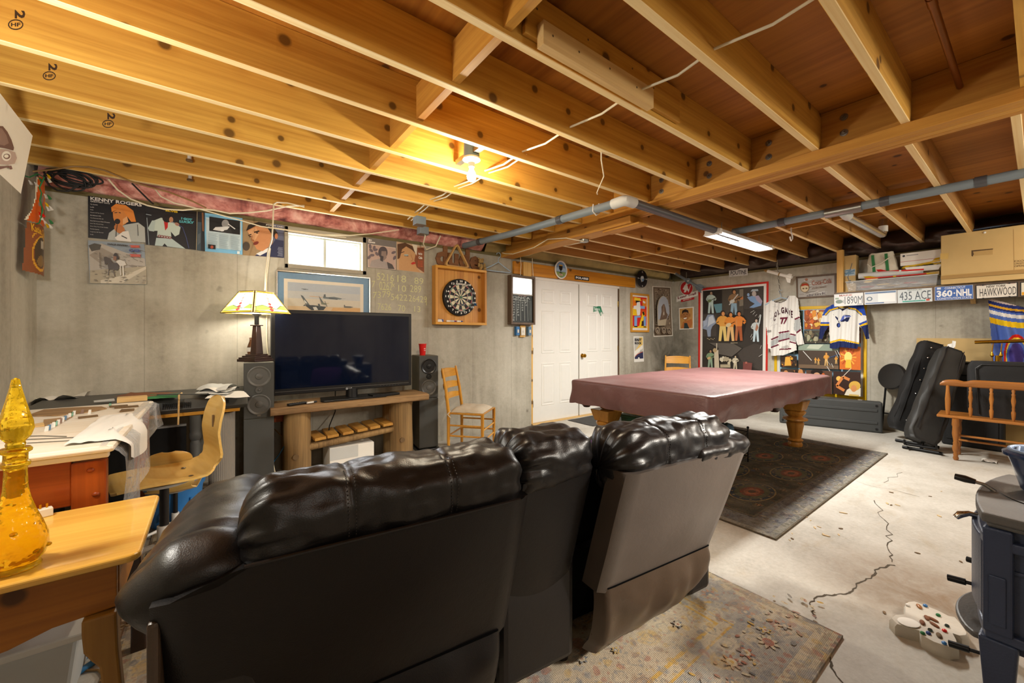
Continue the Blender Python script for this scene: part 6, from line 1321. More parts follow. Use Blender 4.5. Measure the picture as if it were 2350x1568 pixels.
t = thing('steamer_pot', 'blue enamel cast iron steamer with a lattice lid on the stove', 'pot', (2.255, -.03, .7215))
B().lathe([(0, 0), (.066, 0), (.075, .01), (.098, .10), (.104, .118), (.115, .122), (.116, .132), (.10, .14), (.094, .132), (.09, .11), (.06, .02), (0, .015)], 40).obj('pot_body', 'enamel_blue', t, smooth=1)
b = B().tube([(.098 * cos(q), .098 * sin(q), .14) for q in [k * pi / 16 for k in range(32)]], .007, 8, closed=True)
for k in range(-3, 4): w = sqrt(max(.0001, .095 ** 2 - (k * .026) ** 2)); b.tube([(-w, k * .026, .139), (0, k * .026, .145), (w, k * .026, .139)], .0045, 6).tube([(k * .026, -w, .139), (k * .026, 0, .145), (k * .026, w, .139)], .0045, 6)
b.obj('lattice_lid', 'enamel_rim', t, smooth=1)
# mosaic butterfly stepping stone
kx = 450 / 1288
W_ = lambda x, y, z=.046: atZ(1900 + x * kx, 1020 + y * kx, z)
OUT = [(402, 1138), (430, 1116), (500, 1112), (498, 1052), (520, 1026), (562, 1022), (640, 1050), (720, 1082), (800, 1122), (846, 1132), (902, 1196), (930, 1240), (925, 1258), (880, 1262), (832, 1246), (858, 1296), (862, 1336), (800, 1340), (700, 1306), (612, 1256), (598, 1226), (520, 1206), (440, 1180)]
t = thing('stepping_stone', 'white cast butterfly stepping stone set with gems and shells, left of the stove', 'ornament', W_(650, 1180, 0)); O = Vector(t.location); cen = W_(650, 1185)
b = B(); n = len(OUT); lo = [W_(*p) - O for p in OUT]; top = [(cen - O).lerp(p, .93) for p in lo]
b.add([Vector((p.x, p.y, .0)) for p in lo] + [Vector((p.x, p.y, .034)) for p in lo] + [Vector((p.x, p.y, .046)) for p in top], [(i, (i + 1) % n, n + (i + 1) % n, n + i) for i in range(n)] + [(n + i, n + (i + 1) % n, 2 * n + (i + 1) % n, 2 * n + i) for i in range(n)] + [tuple(range(2 * n, 3 * n))]); b.obj('stone_body', 'stone_cast', t, smooth=1)
q = W_(530, 1175, .0465) - O; B().lathe([(0, 0), (.038, 0), (.04, .004), (.03, .005), (0, .004)], 26, Matrix.Translation(q) @ Matrix.Scale(.75, 4, (.5, .85, 0))).obj('white_disc', 'paper', t, smooth=1)
for i, (x, y, m) in enumerate(((725, 1122, 'canvas_green'), (783, 1192, 'gem_glass'), (672, 1220, 'gem_glass'), (766, 1224, 'red_plastic'), (764, 1306, 'tote_blue'), (622, 1240, 'canvas_green'), (524, 1056, 'white_plastic'), (640, 1060, 'tote_blue'), (660, 1240, 'navy_cloth'))): B().ball(W_(x, y, .049) - O, (.010, .008, .006), 10, 7).obj('gem', m, t, smooth=1)
for x, y, rzz, m in ((600, 1065, .4, 'bench_maple'), (690, 1150, 1.2, 'rust'), (650, 1140, .3, 'rust'), (700, 1185, .9, 'rust'), (620, 1170, .2, 'rust'), (730, 1255, .2, 'chip_dark')): B().ball((0, 0, 0), (.02, .009, .005), 10, 6, xf=Matrix.Translation(W_(x, y, .049) - O) @ Matrix.Rotation(rzz, 4, 'Z')).obj('shell', m, t, smooth=1)
# wood chips scattered on the concrete
def chip(px, py, s, mat, lab, grp, name='wood_chip', cat='wood chip', rz=None, elong=3):
    b = B(); h = s * .25; P = [(random.uniform(.7, 1) * s * elong / 2 * cos(q) * 1.0, random.uniform(.6, 1) * s / 2 * sin(q)) for q in [k * pi / 3 for k in range(6)]]
    b.prism(P, h); o = b.obj(name, mat, loc=atZ(px, py, .0006)); o.rotation_euler = (0, 0, random.uniform(0, 3) if rz is None else rz); tag(o, lab, cat, grp)
for x, y, s in ((1845, 1186, .03), (1890, 1227, .022), (1870, 1212, .025), (1880, 1210, .02), (1935, 1178, .03), (1895, 1230, .03), (1818, 1225, .014), (1812, 1240, .014), (1860, 1195, .015), (2036, 1156, .03), (2060, 1160, .026), (2155, 1185, .03), (2160, 1128, .016), (1925, 1228, .02)): chip(x, y, s * .55, 'wood_chip', 'small pale splinter of firewood lying on the concrete between rug and stove', 'pale wood splinters on the floor')
for x, y, s in ((1930, 1214, .022), (2045, 1131, .026), (1818, 1237, .02), (2045, 1160, .022), (2135, 1140, .018), (1797, 1189, .02), (2030, 1407, .02), (2105, 1270, .02), (2205, 1290, .02)): chip(x, y, s * .7, 'chip_dark', 'small dark bark fragment lying on the concrete between rug and stove', 'dark bark bits on the floor', 'bark_chip', 'bark chip', elong=2)
chip(1770, 1231, .02, 'wood_chip', 'longer tan wood sliver at the corner of the dark rug', None, 'wood_sliver', 'wood chip', .2, 5)
t = thing('paper_scrap', 'crumpled pale paper scrap on the floor under the bench', 'paper', atZ(2270, 1060, .0)); B().grid(lambda u, v: (.12 * (u - .5), .1 * (v - .5), .006 + .03 * abs(noise.noise(Vector((u * 4, v * 4, 3))))), 8, 8).obj('paper_sheet', 'paper', t)
# ================================================================ black leather reclining sofa, seen from behind
def sofa():
    t = thing('reclining_sofa', 'black leather reclining sofa with gathered headrests and a centre console, seen from behind', 'sofa', (.905, .943, .0), R(-6.5))
    N3 = lambda x, y, z: noise.noise(Vector((x, y, z)))
    LEAN = .30
    def backpanel(name, x0, x1, y0, z0, ztop, dep, mat, droop=0, nz=16, wing=0):
        nx = 26; rows = []; r = .02
        for j in range(nz):
            v = j / (nz - 1); ring = []; x1_ = x1 + wing * v
            def zt(x): return ztop - droop * max(0, min(1, (-.84 - x) / .15)) ** 1.3
            for i in range(nx):            # rear face
                u = i / (nx - 1); x = x0 + (x1_ - x0) * u; e = min(u, 1 - u) * (x1_ - x0)
                z = z0 + (zt(x) - z0) * v; rd = max(0, 1 - e / r) ** 2 * r
                y = y0 + LEAN * (.80 - z) - .014 * sin(pi * u) * sin(pi * min(1, v * 1.0)) + rd + .003 * N3(x * 5, z * 5, 1); ring.append((x, y, z))
            for i in range(nx):            # front face
                u = 1 - i / (nx - 1); x = x0 + (x1_ - x0) * u; z = z0 + (zt(x) - z0) * v; ring.append((x, y0 + LEAN * (.80 - z) + dep, z))
            rows.append(ring)
        V = [p for rg in rows for p in rg]; n = 2 * nx
        F_ = [(j * n + i, j * n + (i + 1) % n, (j + 1) * n + (i + 1) % n, (j + 1) * n + i) for j in range(nz - 1) for i in range(n)] + [tuple(range(n))[::-1], tuple((nz - 1) * n + i for i in range(n))]
        return B().add(V, F_).obj(name, mat, t, smooth=1)
    def flap(x0, x1, y0, zb, z1=.348, mat='leather_flap'):
        def f(u, v):
            x = x0 + (x1 - x0) * u; b = zb(u); z = z1 + (b - z1) * v; k = sin(pi * min(1, v * 1.05))
            y = y0 + LEAN * (.80 - z1) + LEAN * .55 * (z1 - z) - .035 * k * (.6 + .4 * sin(pi * u)) + .016 * v * N3(x * 7, 3, v) + .014 * k * N3(x * 12, 7, v * 2) + .05 * max(0, v - .8) * 2
            y += .05 * max(0, 1 - min(u, 1 - u) / .05) ** 2
            return (x, y, z)
        B().grid(f, 48, 16).obj('lower_flap', mat, t, smooth=3)
        B().tube([Vector(f(u, 0)) + Vector((0, -.003, .001)) for u in [k / 24 for k in range(25)]], .003, 6).obj('seam', 'leather_gap_shade', t, smooth=1)
    def headroll(x0, x1, yc, zc, ry, rz, seams, gl, gr, seed, name='headrest', endp=.16):
        nx, nq = 110, 56; L = x1 - x0
        def f(u, w):
            q = 2 * pi * w; x = x0 + L * u; dl, dr = u * L, (1 - u) * L
            e = 1.0
            for d_, ea in ((dl, endp), (dr, endp)):
                if d_ < ea * .5: k = 1 - d_ / (ea * .5); e = min(e, (max(0, 1 - k ** 2.2)) ** .5)
            e = .10 + .90 * e
            g = gl * math.exp(-dl / .075) * sin(13 * q + seed + 9 * dl) + gr * math.exp(-dr / .075) * sin(12 * q + seed * 2 - 8 * dr) + (gl * .9 * math.exp(-dl / .13) + gr * .9 * math.exp(-dr / .13)) * N3(q * 2.3, dl * 9, seed)
            w1 = .007 * N3(x * 6, cos(q) * 1.6, sin(q) * 1.6 + seed) + .007 * N3(x * 13 + seed, cos(q) * 4, sin(q) * 4) + .004 * N3(x * 30, q * 4, seed)
            s = 0
            for sx in seams: s -= .005 * math.exp(-((x - sx) / .008) ** 2) + .002 * math.exp(-((x - sx) / .05) ** 2)
            c, sn = cos(q), sin(q); sup = 1 - .07 * cos(4 * q)
            rr = (1 * e) * sup + (g + w1 * 1.2 + s) / ry * (.4 + .6 * e)
            z = zc + rz * sn * rr - .03 * (1 - e); return (x, yc + ry * c * rr + .02 * (1 - e) + (.55 * (.806 - z) if z < .806 and c < 0 else 0), z)
        b = B().grid(f, nx, nq, cv=True); b.f += [list(range(nq)), list(range((nx - 1) * nq, nx * nq))[::-1]]; b.mi += [0, 0]; b.c += [None, None]
        o = b.obj(name, 'leather', t, smooth=3)
        for sx in seams:
            for off in (-.008, .008):
                u = (sx + off - x0) / L; b = B(); P = [Vector(f(u, .28 + .34 * k / 60)) for k in range(61)]; C_ = Vector((sx + off, yc, zc))
                for k in range(0, 60, 2): a0 = P[k] + (P[k] - C_).normalized() * .0016; a1 = P[k + 1] + (P[k + 1] - C_).normalized() * .0016; b.cyl(a0, a0.lerp(a1, .8), .0011, n=5)
                st = b.obj('stitching', 'stitch', o, smooth=1); st['kind'] = 'stuff'
        return o
    # seat backs
    backpanel('back_panel', -1.0, -.168, -.09, .33, .80, .10, 'leather_panel', droop=.05)
    backpanel('back_panel', .20, .845, -.115, .33, .80, .10, 'leather_lit', wing=.055)
    backpanel('console_panel', -.150, .152, .0, .035, .80, .10, 'leather_panel', nz=22)
    flap(-.97, -.175, -.09, lambda u: .10, mat='leather_panel'); flap(.205, .845, -.115, lambda u: .07 + .03 * u + .10 * u ** 5)
    headroll(-.872, -.158, .028, .82, .118, .122, (-.646, -.40), .015, .013, 1.3)
    headroll(.188, .815, .003, .82, .118, .12, (.405, .62), .016, .012, 4.1)
    headroll(-.168, .168, .10, .835, .125, .108, (), .020, .009, 2.2, 'console_top', .14)
    for xa, xb in ((-.19, -.14), (.14, .34)): B().hexa([(xa, .30, .04), (xb, .30, .04), (xb, .40, .04), (xa, .40, .04), (xa, .06, .82), (xb, .06, .82), (xb, .2, .82), (xa, .2, .82)]).obj('gap_shade_fill', 'leather_gap_shade', t)  # black filler painting the shade in the gaps beside the console
    # welts along the seams under the headrests
    B().tube([(x, -.094, .803) for x in (-.85, -.6, -.4, -.21)], .004, 6).obj('welt', 'leather', t, smooth=1)
    headroll(.55, .918, -.02, .785, .11, .075, (), .0, .0, 6.3, 'side_wing', .07)
    # arms
    def arm(s, xc, yb, yf, zr, rx, rz, name='arm_pad'):
        nv = 44
        def f(u, w):
            q = 2 * pi * w; y = yb + (yf - yb) * u; k = min(u, 1 - u) * (yf - yb); ea = .15
            e = (max(0, 1 - (1 - min(1, k / ea)) ** 2.4)) ** .5; e = .08 + .92 * e
            zc = zr - .10 * max(0, u - .15)
            wr = .010 * N3(y * 6, cos(q) * 1.5, sin(q) * 1.5 + s) + .006 * N3(y * 16, cos(q) * 3, sin(q) * 3) 
            sm = -.012 * math.exp(-((y - yb - .16) / .012) ** 2)
            z = zc + (rz * e + wr + sm) * sin(q) - .02 * (1 - e); return (xc + (rx * e + wr + sm) * cos(q) * (1 + .05 * cos(4 * q)), y + (LEAN + .12) * (.80 - z) * math.exp(-(y - yb) / .15) * (1 if z < .8 else .3), z)
        b = B().grid(f, nv, 40, cv=True); b.f += [list(range(40)), list(range((nv - 1) * 40, nv * 40))[::-1]]; b.mi += [0, 0]; b.c += [None, None]; b.obj(name, 'leather', t, smooth=3)
    arm(1, -.92, -.082, .80, .715, .145, .122); arm(2, .83, -.02, .80, .66, .13, .115)
    for s in (-1, 1): B().box(s * .91 - .085, -.02 if s < 0 else .12, .05, s * .91 + .085, .78, .62).obj('arm_side', 'leather', t, bevel=.03, seg=3)
    B().box(-1.005, -.085 + .03, .10, -.985, .03, .72).obj('corner_welt', 'leather_flap', t, bevel=.008)
    # seats, footrests, frame
    for x0, x1 in ((-.82, -.17), (.19, .82)):
        def seat(u, v): x = x0 + (x1 - x0) * u; return (x, .16 + .66 * v, .43 + .07 * (1 - (2 * u - 1) ** 6) * (1 - (2 * v - 1) ** 8) + .008 * N3(x * 6, v * 5, 1))
        B().grid(seat, 20, 20).obj('seat_cushion', 'leather', t, smooth=3); B().box(x0, .74, .12, x1, .83, .44).obj('footrest', 'leather', t, bevel=.03, seg=3)
    B().box(-.155, .12, .06, .165, .8, .56).obj('console_body', 'leather', t, bevel=.03, seg=3)
    B().box(-.86, .30, .04, .79, .74, .42).obj('base_frame', 'leather_gap_shade', t)
    for x, y in ((.16, .2), (-.2, .2), (.7, .36), (-.9, .2), (-.9, .7), (.75, .7)): B().lathe([(.018, .0105), (.026, .0105), (.03, .03), (.022, .042), (.02, .07)], 12, Matrix.Translation((x, y, 0))).obj('foot', 'black_plastic', t, smooth=1)
    return t
sofa()
# purple cushion on the seat (seen mirrored in the television)
t = B()
def pil(u, v, s): a, b = 2 * u - 1, 2 * v - 1; h = .07 * (1 - abs(a) ** 2.5) ** .6 * (1 - abs(b) ** 2.5) ** .6; return ((a * .23) * (1 - .08 * b * b), s * h, (b * .21) * (1 - .08 * a * a))
t.grid(lambda u, v: pil(u, v, 1), 18, 18).grid(lambda u, v: pil(u, v, -1), 18, 18)
o = t.obj('throw_pillow', 'purple_cloth', smooth=3, loc=(1.42, 1.22, .565)); o.rotation_euler = (R(-14), 0, R(-6)); tag(o, 'purple throw pillow on the sofa seat, mirrored in the television screen', 'pillow')
# ================================================================ television group
t = thing('log_bench', 'rustic television bench with a live edge plank top on log legs', 'bench', (1.07, 4.02, 0)); N3 = lambda x, y, z: noise.noise(Vector((x, y, z)))
def plank(u, v):
    x = -.69 + 1.4 * u; q = 2 * pi * v; c, s = cos(q), sin(q); fr = .235 + .018 * N3(x * 4, 0, 3) + .008 * N3(x * 14, 0, 3)
    return (x, (abs(c) ** .25) * (1 if c > 0 else -1) * (fr if c < 0 else .2) + .006 * N3(x * 9, s, 1), .627 + .036 * (abs(s) ** .3) * (1 if s > 0 else -1))
b = B().grid(plank, 60, 24, cv=True); b.f += [list(range(24)), list(range(59 * 24, 60 * 24))[::-1]]; b.mi += [0, 0]; b.c += [None, None]; b.obj('plank_top', 'plank_old', t, smooth=1)
for x, r in ((-.47, .105), (.47, .115)):
    b = B(); 
    for yy in (-.09, .1): b.tube([(x + .01 * N3(z * 3, x, yy), yy, z) for z in [k * .1 + .002 for k in range(6)] + [.55, .592]], [r * (1 + .05 * N3(k, x, yy * 9)) for k in range(8)], 18)
    b.obj('log_leg', 'log_bark', t, smooth=1); B().cyl((x - .03, -.09 - r - .001, .22), (x - .03, -.09 - r + .012, .22), .024).obj('bolt_hole', 'chip_dark', t); B().box(x - .17 if x < 0 else x - .08, .0, .5, x + .05 if x < 0 else x - .03, .1, .592).obj('brace_block', 'crib_wood', t, bevel=.004)
B().tube([(-.42, -.12, .27), (0, -.13, .30), (.44, -.12, .33)], [.034, .03, .028], 12).tube([(-.42, .1, .27), (.44, .1, .33)], .03, 12).obj('shelf_rail', 'log_bark', t, smooth=1)
for k in range(6):
    x = -.31 + k * .125; z = .318 + (x + .42) * .07; B().box(-.048, -.17, 0, .048, .16, .026, xf=Matrix.Translation((x, 0, z)) @ Matrix.Rotation(R(-4), 4, 'Y') @ Matrix.Rotation(R(random.uniform(-4, 4)), 4, 'Z')).obj('shelf_slat', 'slat_wood', t, bevel=.005)
t = thing('television', 'large black flat screen television standing on the log bench', 'television', (1.03, 3.955, .665)); 
B().box(-.632, 0, .075, .632, .045, .82).obj('bezel', 'black_plastic', t, bevel=.006); B().box(-.6, -.0022, .13, .6, .0, .79).obj('screen', 'tv_screen', t)
B().box(-.6, -.003, .104, .6, 0, .107).obj('trim_line', 'steel', t); B().box(-.3, .045, .175, .3, .075, .62).obj('rear_housing', 'black_plastic', t, bevel=.01)
B().prism([(-.28, -.13), (.28, -.13), (.30, -.1), (.26, .12), (-.26, .12), (-.30, -.1)], .012, Matrix.Translation((.04, .0, 0))).obj('stand_base', 'black_plastic', t, bevel=.003); B().cyl((.04, .03, .012), (.04, .03, .09), .055, .05, 20).obj('stand_neck', 'black_plastic', t, smooth=1)
a = Art(lambda u, v, d: Vector((u, -.0032 - d, v)), 0); a.ell('#9a9da2', -.012, .091, .011, .011).text('#b9bcc0', 'LG', (.006, .1, .034, .083), .03); [a.rect('#55585e', .30 + k * .03, .092, .315 + k * .03, .095) for k in range(7)]; a.obj('badge', 'print', t)
zt = .6655
t = thing('remote_control', 'black remote control lying on the left end of the log bench', 'remote', atZ(682, 929, zt), R(20)); B().box(-.08, -.02, 0, .08, .02, .018).obj('remote_body', 'black_plastic', t, bevel=.006); [B().cyl((-.06 + k * .02, 0, .0175), (-.06 + k * .02, 0, .0205), .005).obj('button', 'speaker_grey', t) for k in range(6)]
t = thing('marker', 'black and white marker pen on the bench beside the remote', 'marker', atZ(712, 924, zt + .009), R(25)); B().cyl((-.03, 0, 0), (.03, 0, 0), .008).obj('barrel', 'white_plastic', t, smooth=1); B().cyl((.03, 0, 0), (.06, 0, 0), .0085).obj('cap', 'black_plastic', t, smooth=1)
t = thing('media_player', 'flat black media box at the right foot of the television stand', 'media player', (1.36, 3.92, zt), R(6)); B().box(-.14, -.06, 0, .14, .06, .022).obj('box_body', 'black_plastic', t, bevel=.004)
t = thing('white_box', 'cream white box standing on the floor under the log bench', 'box', (1.05, 3.96, .0)); B().box(-.2, -.08, 0, .2, .2, .232).obj('carton', 'paper', t, bevel=.006); B().box(-.2, -.083, .12, .05, -.081, .23).obj('flap', 'paper_grey', t)
o = B().tube([(.98, 4.235, .72), (.98, 4.24, .5), (.9, 4.12, .39), (.88, 4.05, .365)], .005).obj('power_cable', 'cable_black', smooth=1); tag(o, 'black cable dangling behind the log bench top to the slatted shelf', 'cable')
def speaker(lab, x, y, sy, rz, bright):
    t = thing('floor_speaker', lab, 'speaker', (x, y, 0), rz); w, d = .105, .30
    B().box(-w, 0, .04, w, d, 1.04).obj('cabinet', 'speaker_side', t, bevel=.006); B().box(-w, -.012, .585, w, .0, 1.038).obj('baffle', 'speaker_grey', t, bevel=.004); B().box(-w, -.010, .05, w, .0, .578).obj('lower_grille', 'speaker_grey', t, bevel=.004)
    B().box(-w - .02, -.03, .0, w + .02, d + .02, .035).obj('plinth', 'black_plastic', t, bevel=.008)
    for z, r in ((.925, .078), (.695, .078), (.815, .026)):
        M = Matrix.Translation((0, -.0125, z)) @ RX; B().lathe([(r * 1.08, 0), (r * 1.08, .004), (r, .006), (r * .9, .002), (r * .45, -.012 if r > .05 else .002), (r * .44, -.008), (r * .3, .004), (0, .008)], 32, M).obj('driver', 'speaker_cone' if bright or z < .7 else 'black_plastic', t, smooth=1)
    B().box(-.012, -.016, .60, .012, -.012, .612).obj('badge', 'steel', t)
    return t
speaker('tall dark grey floor speaker with the lamp on it, left of the television', .305, 3.85, .3, R(-4), True)
speaker('tall dark grey floor speaker with the red cup on it, right of the television', 1.875, 4.0, .3, R(-8), False)
t = thing('plastic_cup', 'red plastic party cup on top of the right speaker', 'cup', (1.86, 4.12, 1.0405)); B().lathe([(0, 0), (.03, 0), (.034, .04), (.041, .118), (.044, .12), (.044, .127), (.040, .126), (.031, .006), (0, .006)], 28).obj('cup_body', 'red_plastic', t, smooth=1)
a = Art(lambda u, v, d: Vector((.0375 * sin(u), -.0375 * cos(u), v)) * 1.0, 0); a.text('#f0dcd8', '54', (-.0, .092, .7, .068), .04).text('#f0dcd8', 'bash', (-.0, .062, .7, .05), .02); a.obj('cup_print', 'print', t)
# table lamp
LX, LY, LZ = .30, 3.995, 1.0405; LAMP_AT = (LX, LY, LZ + .475)
t = thing('table_lamp', 'stained glass table lamp with a dark wooden column base, lit, on the left speaker', 'lamp', (LX, LY, LZ), R(35))
sq = lambda r: [(-r, -r), (r, -r), (r, r), (-r, r)]
b = B(); 
for r, z, h in ((.1, 0, .022), (.092, .022, .014), (.075, .036, .014), (.058, .05, .012)): b.prism(sq(r), h, Matrix.Translation((0, 0, z)))
b.obj('base', 'dark_wood', t, bevel=.003)
b = B(); b.hexa([(x, y, .062) for x, y in sq(.034)] + [(x, y, .30) for x, y in sq(.021)]); b.obj('column', 'dark_wood', t, bevel=.003); B().prism(sq(.034), .008, Matrix.Translation((0, 0, .30))).obj('collar', 'dark_wood', t, bevel=.002); B().cyl((0, 0, .308), (0, 0, .38), .017).obj('neck', 'black_metal', t, smooth=1)
B().lathe([(.012, .375), (.03, .39), (.038, .40), (.02, .405), (.018, .44), (0, .44)], 16).obj('socket_cluster', 'steel', t, smooth=1); B().ball((0, 0, .475), .03).obj('light_bulb', 'bulb_glow', t, smooth=1)
b = Art(lambda u, v, d: Vector((u, v, d)), 0); b.v = []; r0, r1, z0, z1 = .178, .088, .405, .585
WHT, GRN, GOLD, RED_ = '#fff6e0', '#8aa34a', '#c9952a', '#a8433a'
for k in range(4):
    ca, sa = cos(k * pi / 2), sin(k * pi / 2)
    def fp(u, v, d): r = r0 + (r1 - r0) * v + d; x, y = u * (r0 + (r1 - r0) * v), -r; return Vector((x * ca - y * sa, x * sa + y * ca, z0 + (z1 - z0) * v))
    b.fn = fp; b.d = 0; b.st = .0004
    b.poly(WHT, [(-1, 0), (1, 0), (1, 1), (-1, 1)]); b.poly(GRN, [(-1, .08), (1, .08), (1, .32), (.7, .38), (.3, .2), (-.1, .26), (-.5, .36), (-1, .24)]).poly('#b9d0b0', [(-1, .08), (1, .08), (1, .16), (.2, .2), (-.4, .12)])
    b.poly(GOLD, [(-1, 0), (1, 0), (1, .08), (-1, .08)]).poly(GOLD, [(-1, .94), (1, .94), (1, 1), (-1, 1)]).poly('#d8c070', [(-1, 0), (-.9, 0), (-.82, 1), (-1, 1)]).poly('#d8c070', [(1, 0), (.9, 0), (.82, 1), (1, 1)])
    for v, s in ((.15, .16), (.28, .17), (.42, .13), (.55, .11), (.68, .14), (.85, .09)): b.poly(RED_ if v < .5 else '#c98a80', [(-s, v), (0, v + .075), (s, v), (0, v - .075)])
    for P in ([(-1, .08), (1, .08)], [(-1, .94), (1, .94)], [(-.9, 0), (-.82, 1)], [(.9, 0), (.82, 1)], [(-1, .24), (-.5, .36), (-.1, .26), (.3, .2), (.7, .38), (1, .32)]): b.line('#4a4636', P, .022)
b.obj('lamp_shade', 'stained_glass', t)
for k in range(4): q = k * pi / 2 + pi / 4; B().cyl((r0 * 1.414 * cos(q), r0 * 1.414 * sin(q), z0), (r1 * 1.414 * cos(q), r1 * 1.414 * sin(q), z1), .0045).obj('shade_rib', 'brass_old', t, smooth=1)
B().tube([(x, y, z0) for x, y in sq(r0)], .004, 6, closed=True).tube([(x, y, z1) for x, y in sq(r1)], .004, 6, closed=True).obj('shade_rim', 'brass_old', t, smooth=1)
t = thing('soda_bottle', 'small glass soda bottle standing behind the lamp column', 'bottle', (.268, 4.105, LZ)); B().lathe([(0, 0), (.028, 0), (.03, .01), (.026, .05), (.031, .09), (.03, .12), (.014, .17), (.012, .19), (.014, .192), (.014, .2), (0, .2)], 20).obj('bottle_body', 'bottle_glass', t, smooth=1); B().lathe([(.0312, .08), (.0312, .115)], 20).obj('label_band', 'paper', t, smooth=1)
# ================================================================ desk, organ console and the clutter around it
t = thing('desk', 'narrow desk with an orange wood edge and turned dark legs against the wall', 'desk', (-.38, 3.98, 0)); 
B().box(-.55, -.25, .675, .55, .27, .70).obj('desk_top', 'honey_x', t, bevel=.003)
for x, y in ((.28, -.24), (-.5, .2), (.5, .2)): B().lathe([(0, 0), (.04, 0), (.04, .12), (.028, .14), (.032, .16), (.026, .2), (.034, .46), (.026, .49), (.036, .51), (.036, .54), (.03, .56), (.034, .58), (.034, .674), (0, .674)], 18, Matrix.Translation((x, y, 0))).obj('leg', 'console_grey', t, smooth=1)
t = thing('drafting_console', 'dark grey electronic console with a small vent grille, on the narrow desk', 'console', (-.38, 3.98, .7005)); 
B().prism([(-.285, .03), (-.25, .0), (.26, .0), (.26, .115), (-.24, .10)], 1.16, Matrix.Translation((-.56, 0, 0)) @ Matrix(((0, 0, 1, 0), (1, 0, 0, 0), (0, 1, 0, 0), (0, 0, 0, 1)))).obj('console_body', 'console_grey', t, bevel=.006)
b = B()
for i in range(14):
    for j in range(5): b.box(.10 + i * .0115, -.283 + j * .0, .038 + j * .009, .107 + i * .0115, -.268, .043 + j * .009)
b.obj('vent_grille', 'black_matte', t); B().box(.43, -.29, .05, .48, -.26, .07).obj('switch', 'black_plastic', t, bevel=.002)
zc = .818
def sheet(lab, pix, seed, mat='paper', cat='paper', name='paper_sheet', amp=.014, grp=None, z=zc):
    P = [atZ(x, y, z) for x, y in pix]; O = P[0].copy(); n = 10
    def f(u, v): p = (P[0] * (1 - u) + P[1] * u) * (1 - v) + (P[3] * (1 - u) + P[2] * u) * v - O; return (p.x, p.y, .003 + amp * abs(noise.noise(Vector((p.x * 6 + seed, p.y * 6, seed)))))
    o = B().grid(f, n, n).obj(name, mat, smooth=3, loc=O); tag(o, lab, cat, grp); return o
sheet('white loose sheet on the right end of the grey console, hanging over its edge', [(470, 916), (575, 914), (560, 900), (500, 897)], 1)
for k, (q, lab) in enumerate(((((445, 905), (520, 908), (550, 893), (480, 888)), 'bottom grey white paper of the loose stack on the console'), (((455, 900), (530, 902), (548, 890), (470, 886)), 'middle paper of the loose stack on the console'), (((450, 896), (515, 898), (545, 888), (490, 884)), 'topmost curled paper of the loose stack on the console'))): sheet(lab, q, k + 4, 'paper_grey' if k != 1 else 'paper', z=zc + .006 + .009 * k, amp=.03 + .012 * k)
sheet('brownish red printed paper lying on the left half of the console', [(262, 912), (340, 912), (410, 902), (300, 903)], 9, 'rust', amp=.02, z=zc + .004)
sheet('green and yellow crumpled paper at the left front of the console', [(335, 918), (405, 916), (410, 905), (345, 907)], 12, 'canvas_green', amp=.02, z=zc + .003)
sheet('pale curled drawing paper against the wall behind the workbench', [(70, 925), (165, 922), (240, 903), (120, 900)], 15, 'paper', amp=.10, z=zc - .02)
t = thing('folding_ruler', 'dark slim ruler lying across the papers on the console', 'ruler', atZ(420, 906, zc + .02), R(-30)); B().box(-.16, -.015, 0, .16, .015, .006).obj('ruler_body', 'speaker_grey', t)
t = thing('wood_stick', 'thin pale wooden stick hanging over the console front edge', 'stick', atY(411, 925, 3.675)); B().tube([(.01, .08, .06), (.0, -.015, .055), (0, -.02, .03), (-.004, -.02, -.15)], .0055, 8).obj('stick_body', 'pale_lumber', t)
t = thing('flat_panel', 'black flat panel screen leaning under the desk', 'panel', (-.62, 3.95, 0), R(4)); B().box(-.05, 0, .005, .46, .035, .56).obj('panel_body', 'black_matte', t, bevel=.004); B().box(-.05, .0, .56, .46, .035, .575).obj('panel_edge', 'paper_grey', t)
t = thing('corrugated_roll', 'standing roll of grey corrugated cardboard left of the speaker', 'roll', (.06, 3.86, 0)); b = B(); P = [((.083 - .008 * (a / 50)) * cos(a / 8) * (1 + .012 * cos(a * 5)), (.083 - .008 * (a / 50)) * sin(a / 8) * (1 + .012 * cos(a * 5))) for a in range(64)]
b.lathe([(.085, 0), (.085, .66), (.078, .66), (.078, .0)], 90, flute=(-1, 1, 45, .035)); b.obj('roll_body', 'tube_grey', t, smooth=1)
t = thing('storage_tote', 'blue plastic storage tub under the desk behind the moulded chair', 'tub', (-.20, 3.50, 0.0105)); 
B().lathe([(0, 0), (.12, 0), (.128, .02), (.15, .24), (.16, .245), (.163, .27), (.15, .275), (.146, .25), (.12, .02), (0, .02)], 36).obj('tub_body', 'tote_blue', t, smooth=1); B().lathe([(.0, .27), (.15, .272), (.168, .276), (.17, .295), (.10, .30), (0, .298)], 36).obj('lid', 'tote_blue', t, smooth=1)
for k in range(5): q = -pi / 2 + (k - 2) * .5; B().tube([(.138 * cos(q), .138 * sin(q), .06), (.142 * cos(q), .142 * sin(q), .1), (.145 * cos(q + .12), .145 * sin(q + .12), .12), (.15 * cos(q + .12), .15 * sin(q + .12), .18)], .006, 6).obj('rib', 'tote_blue', t, smooth=1)
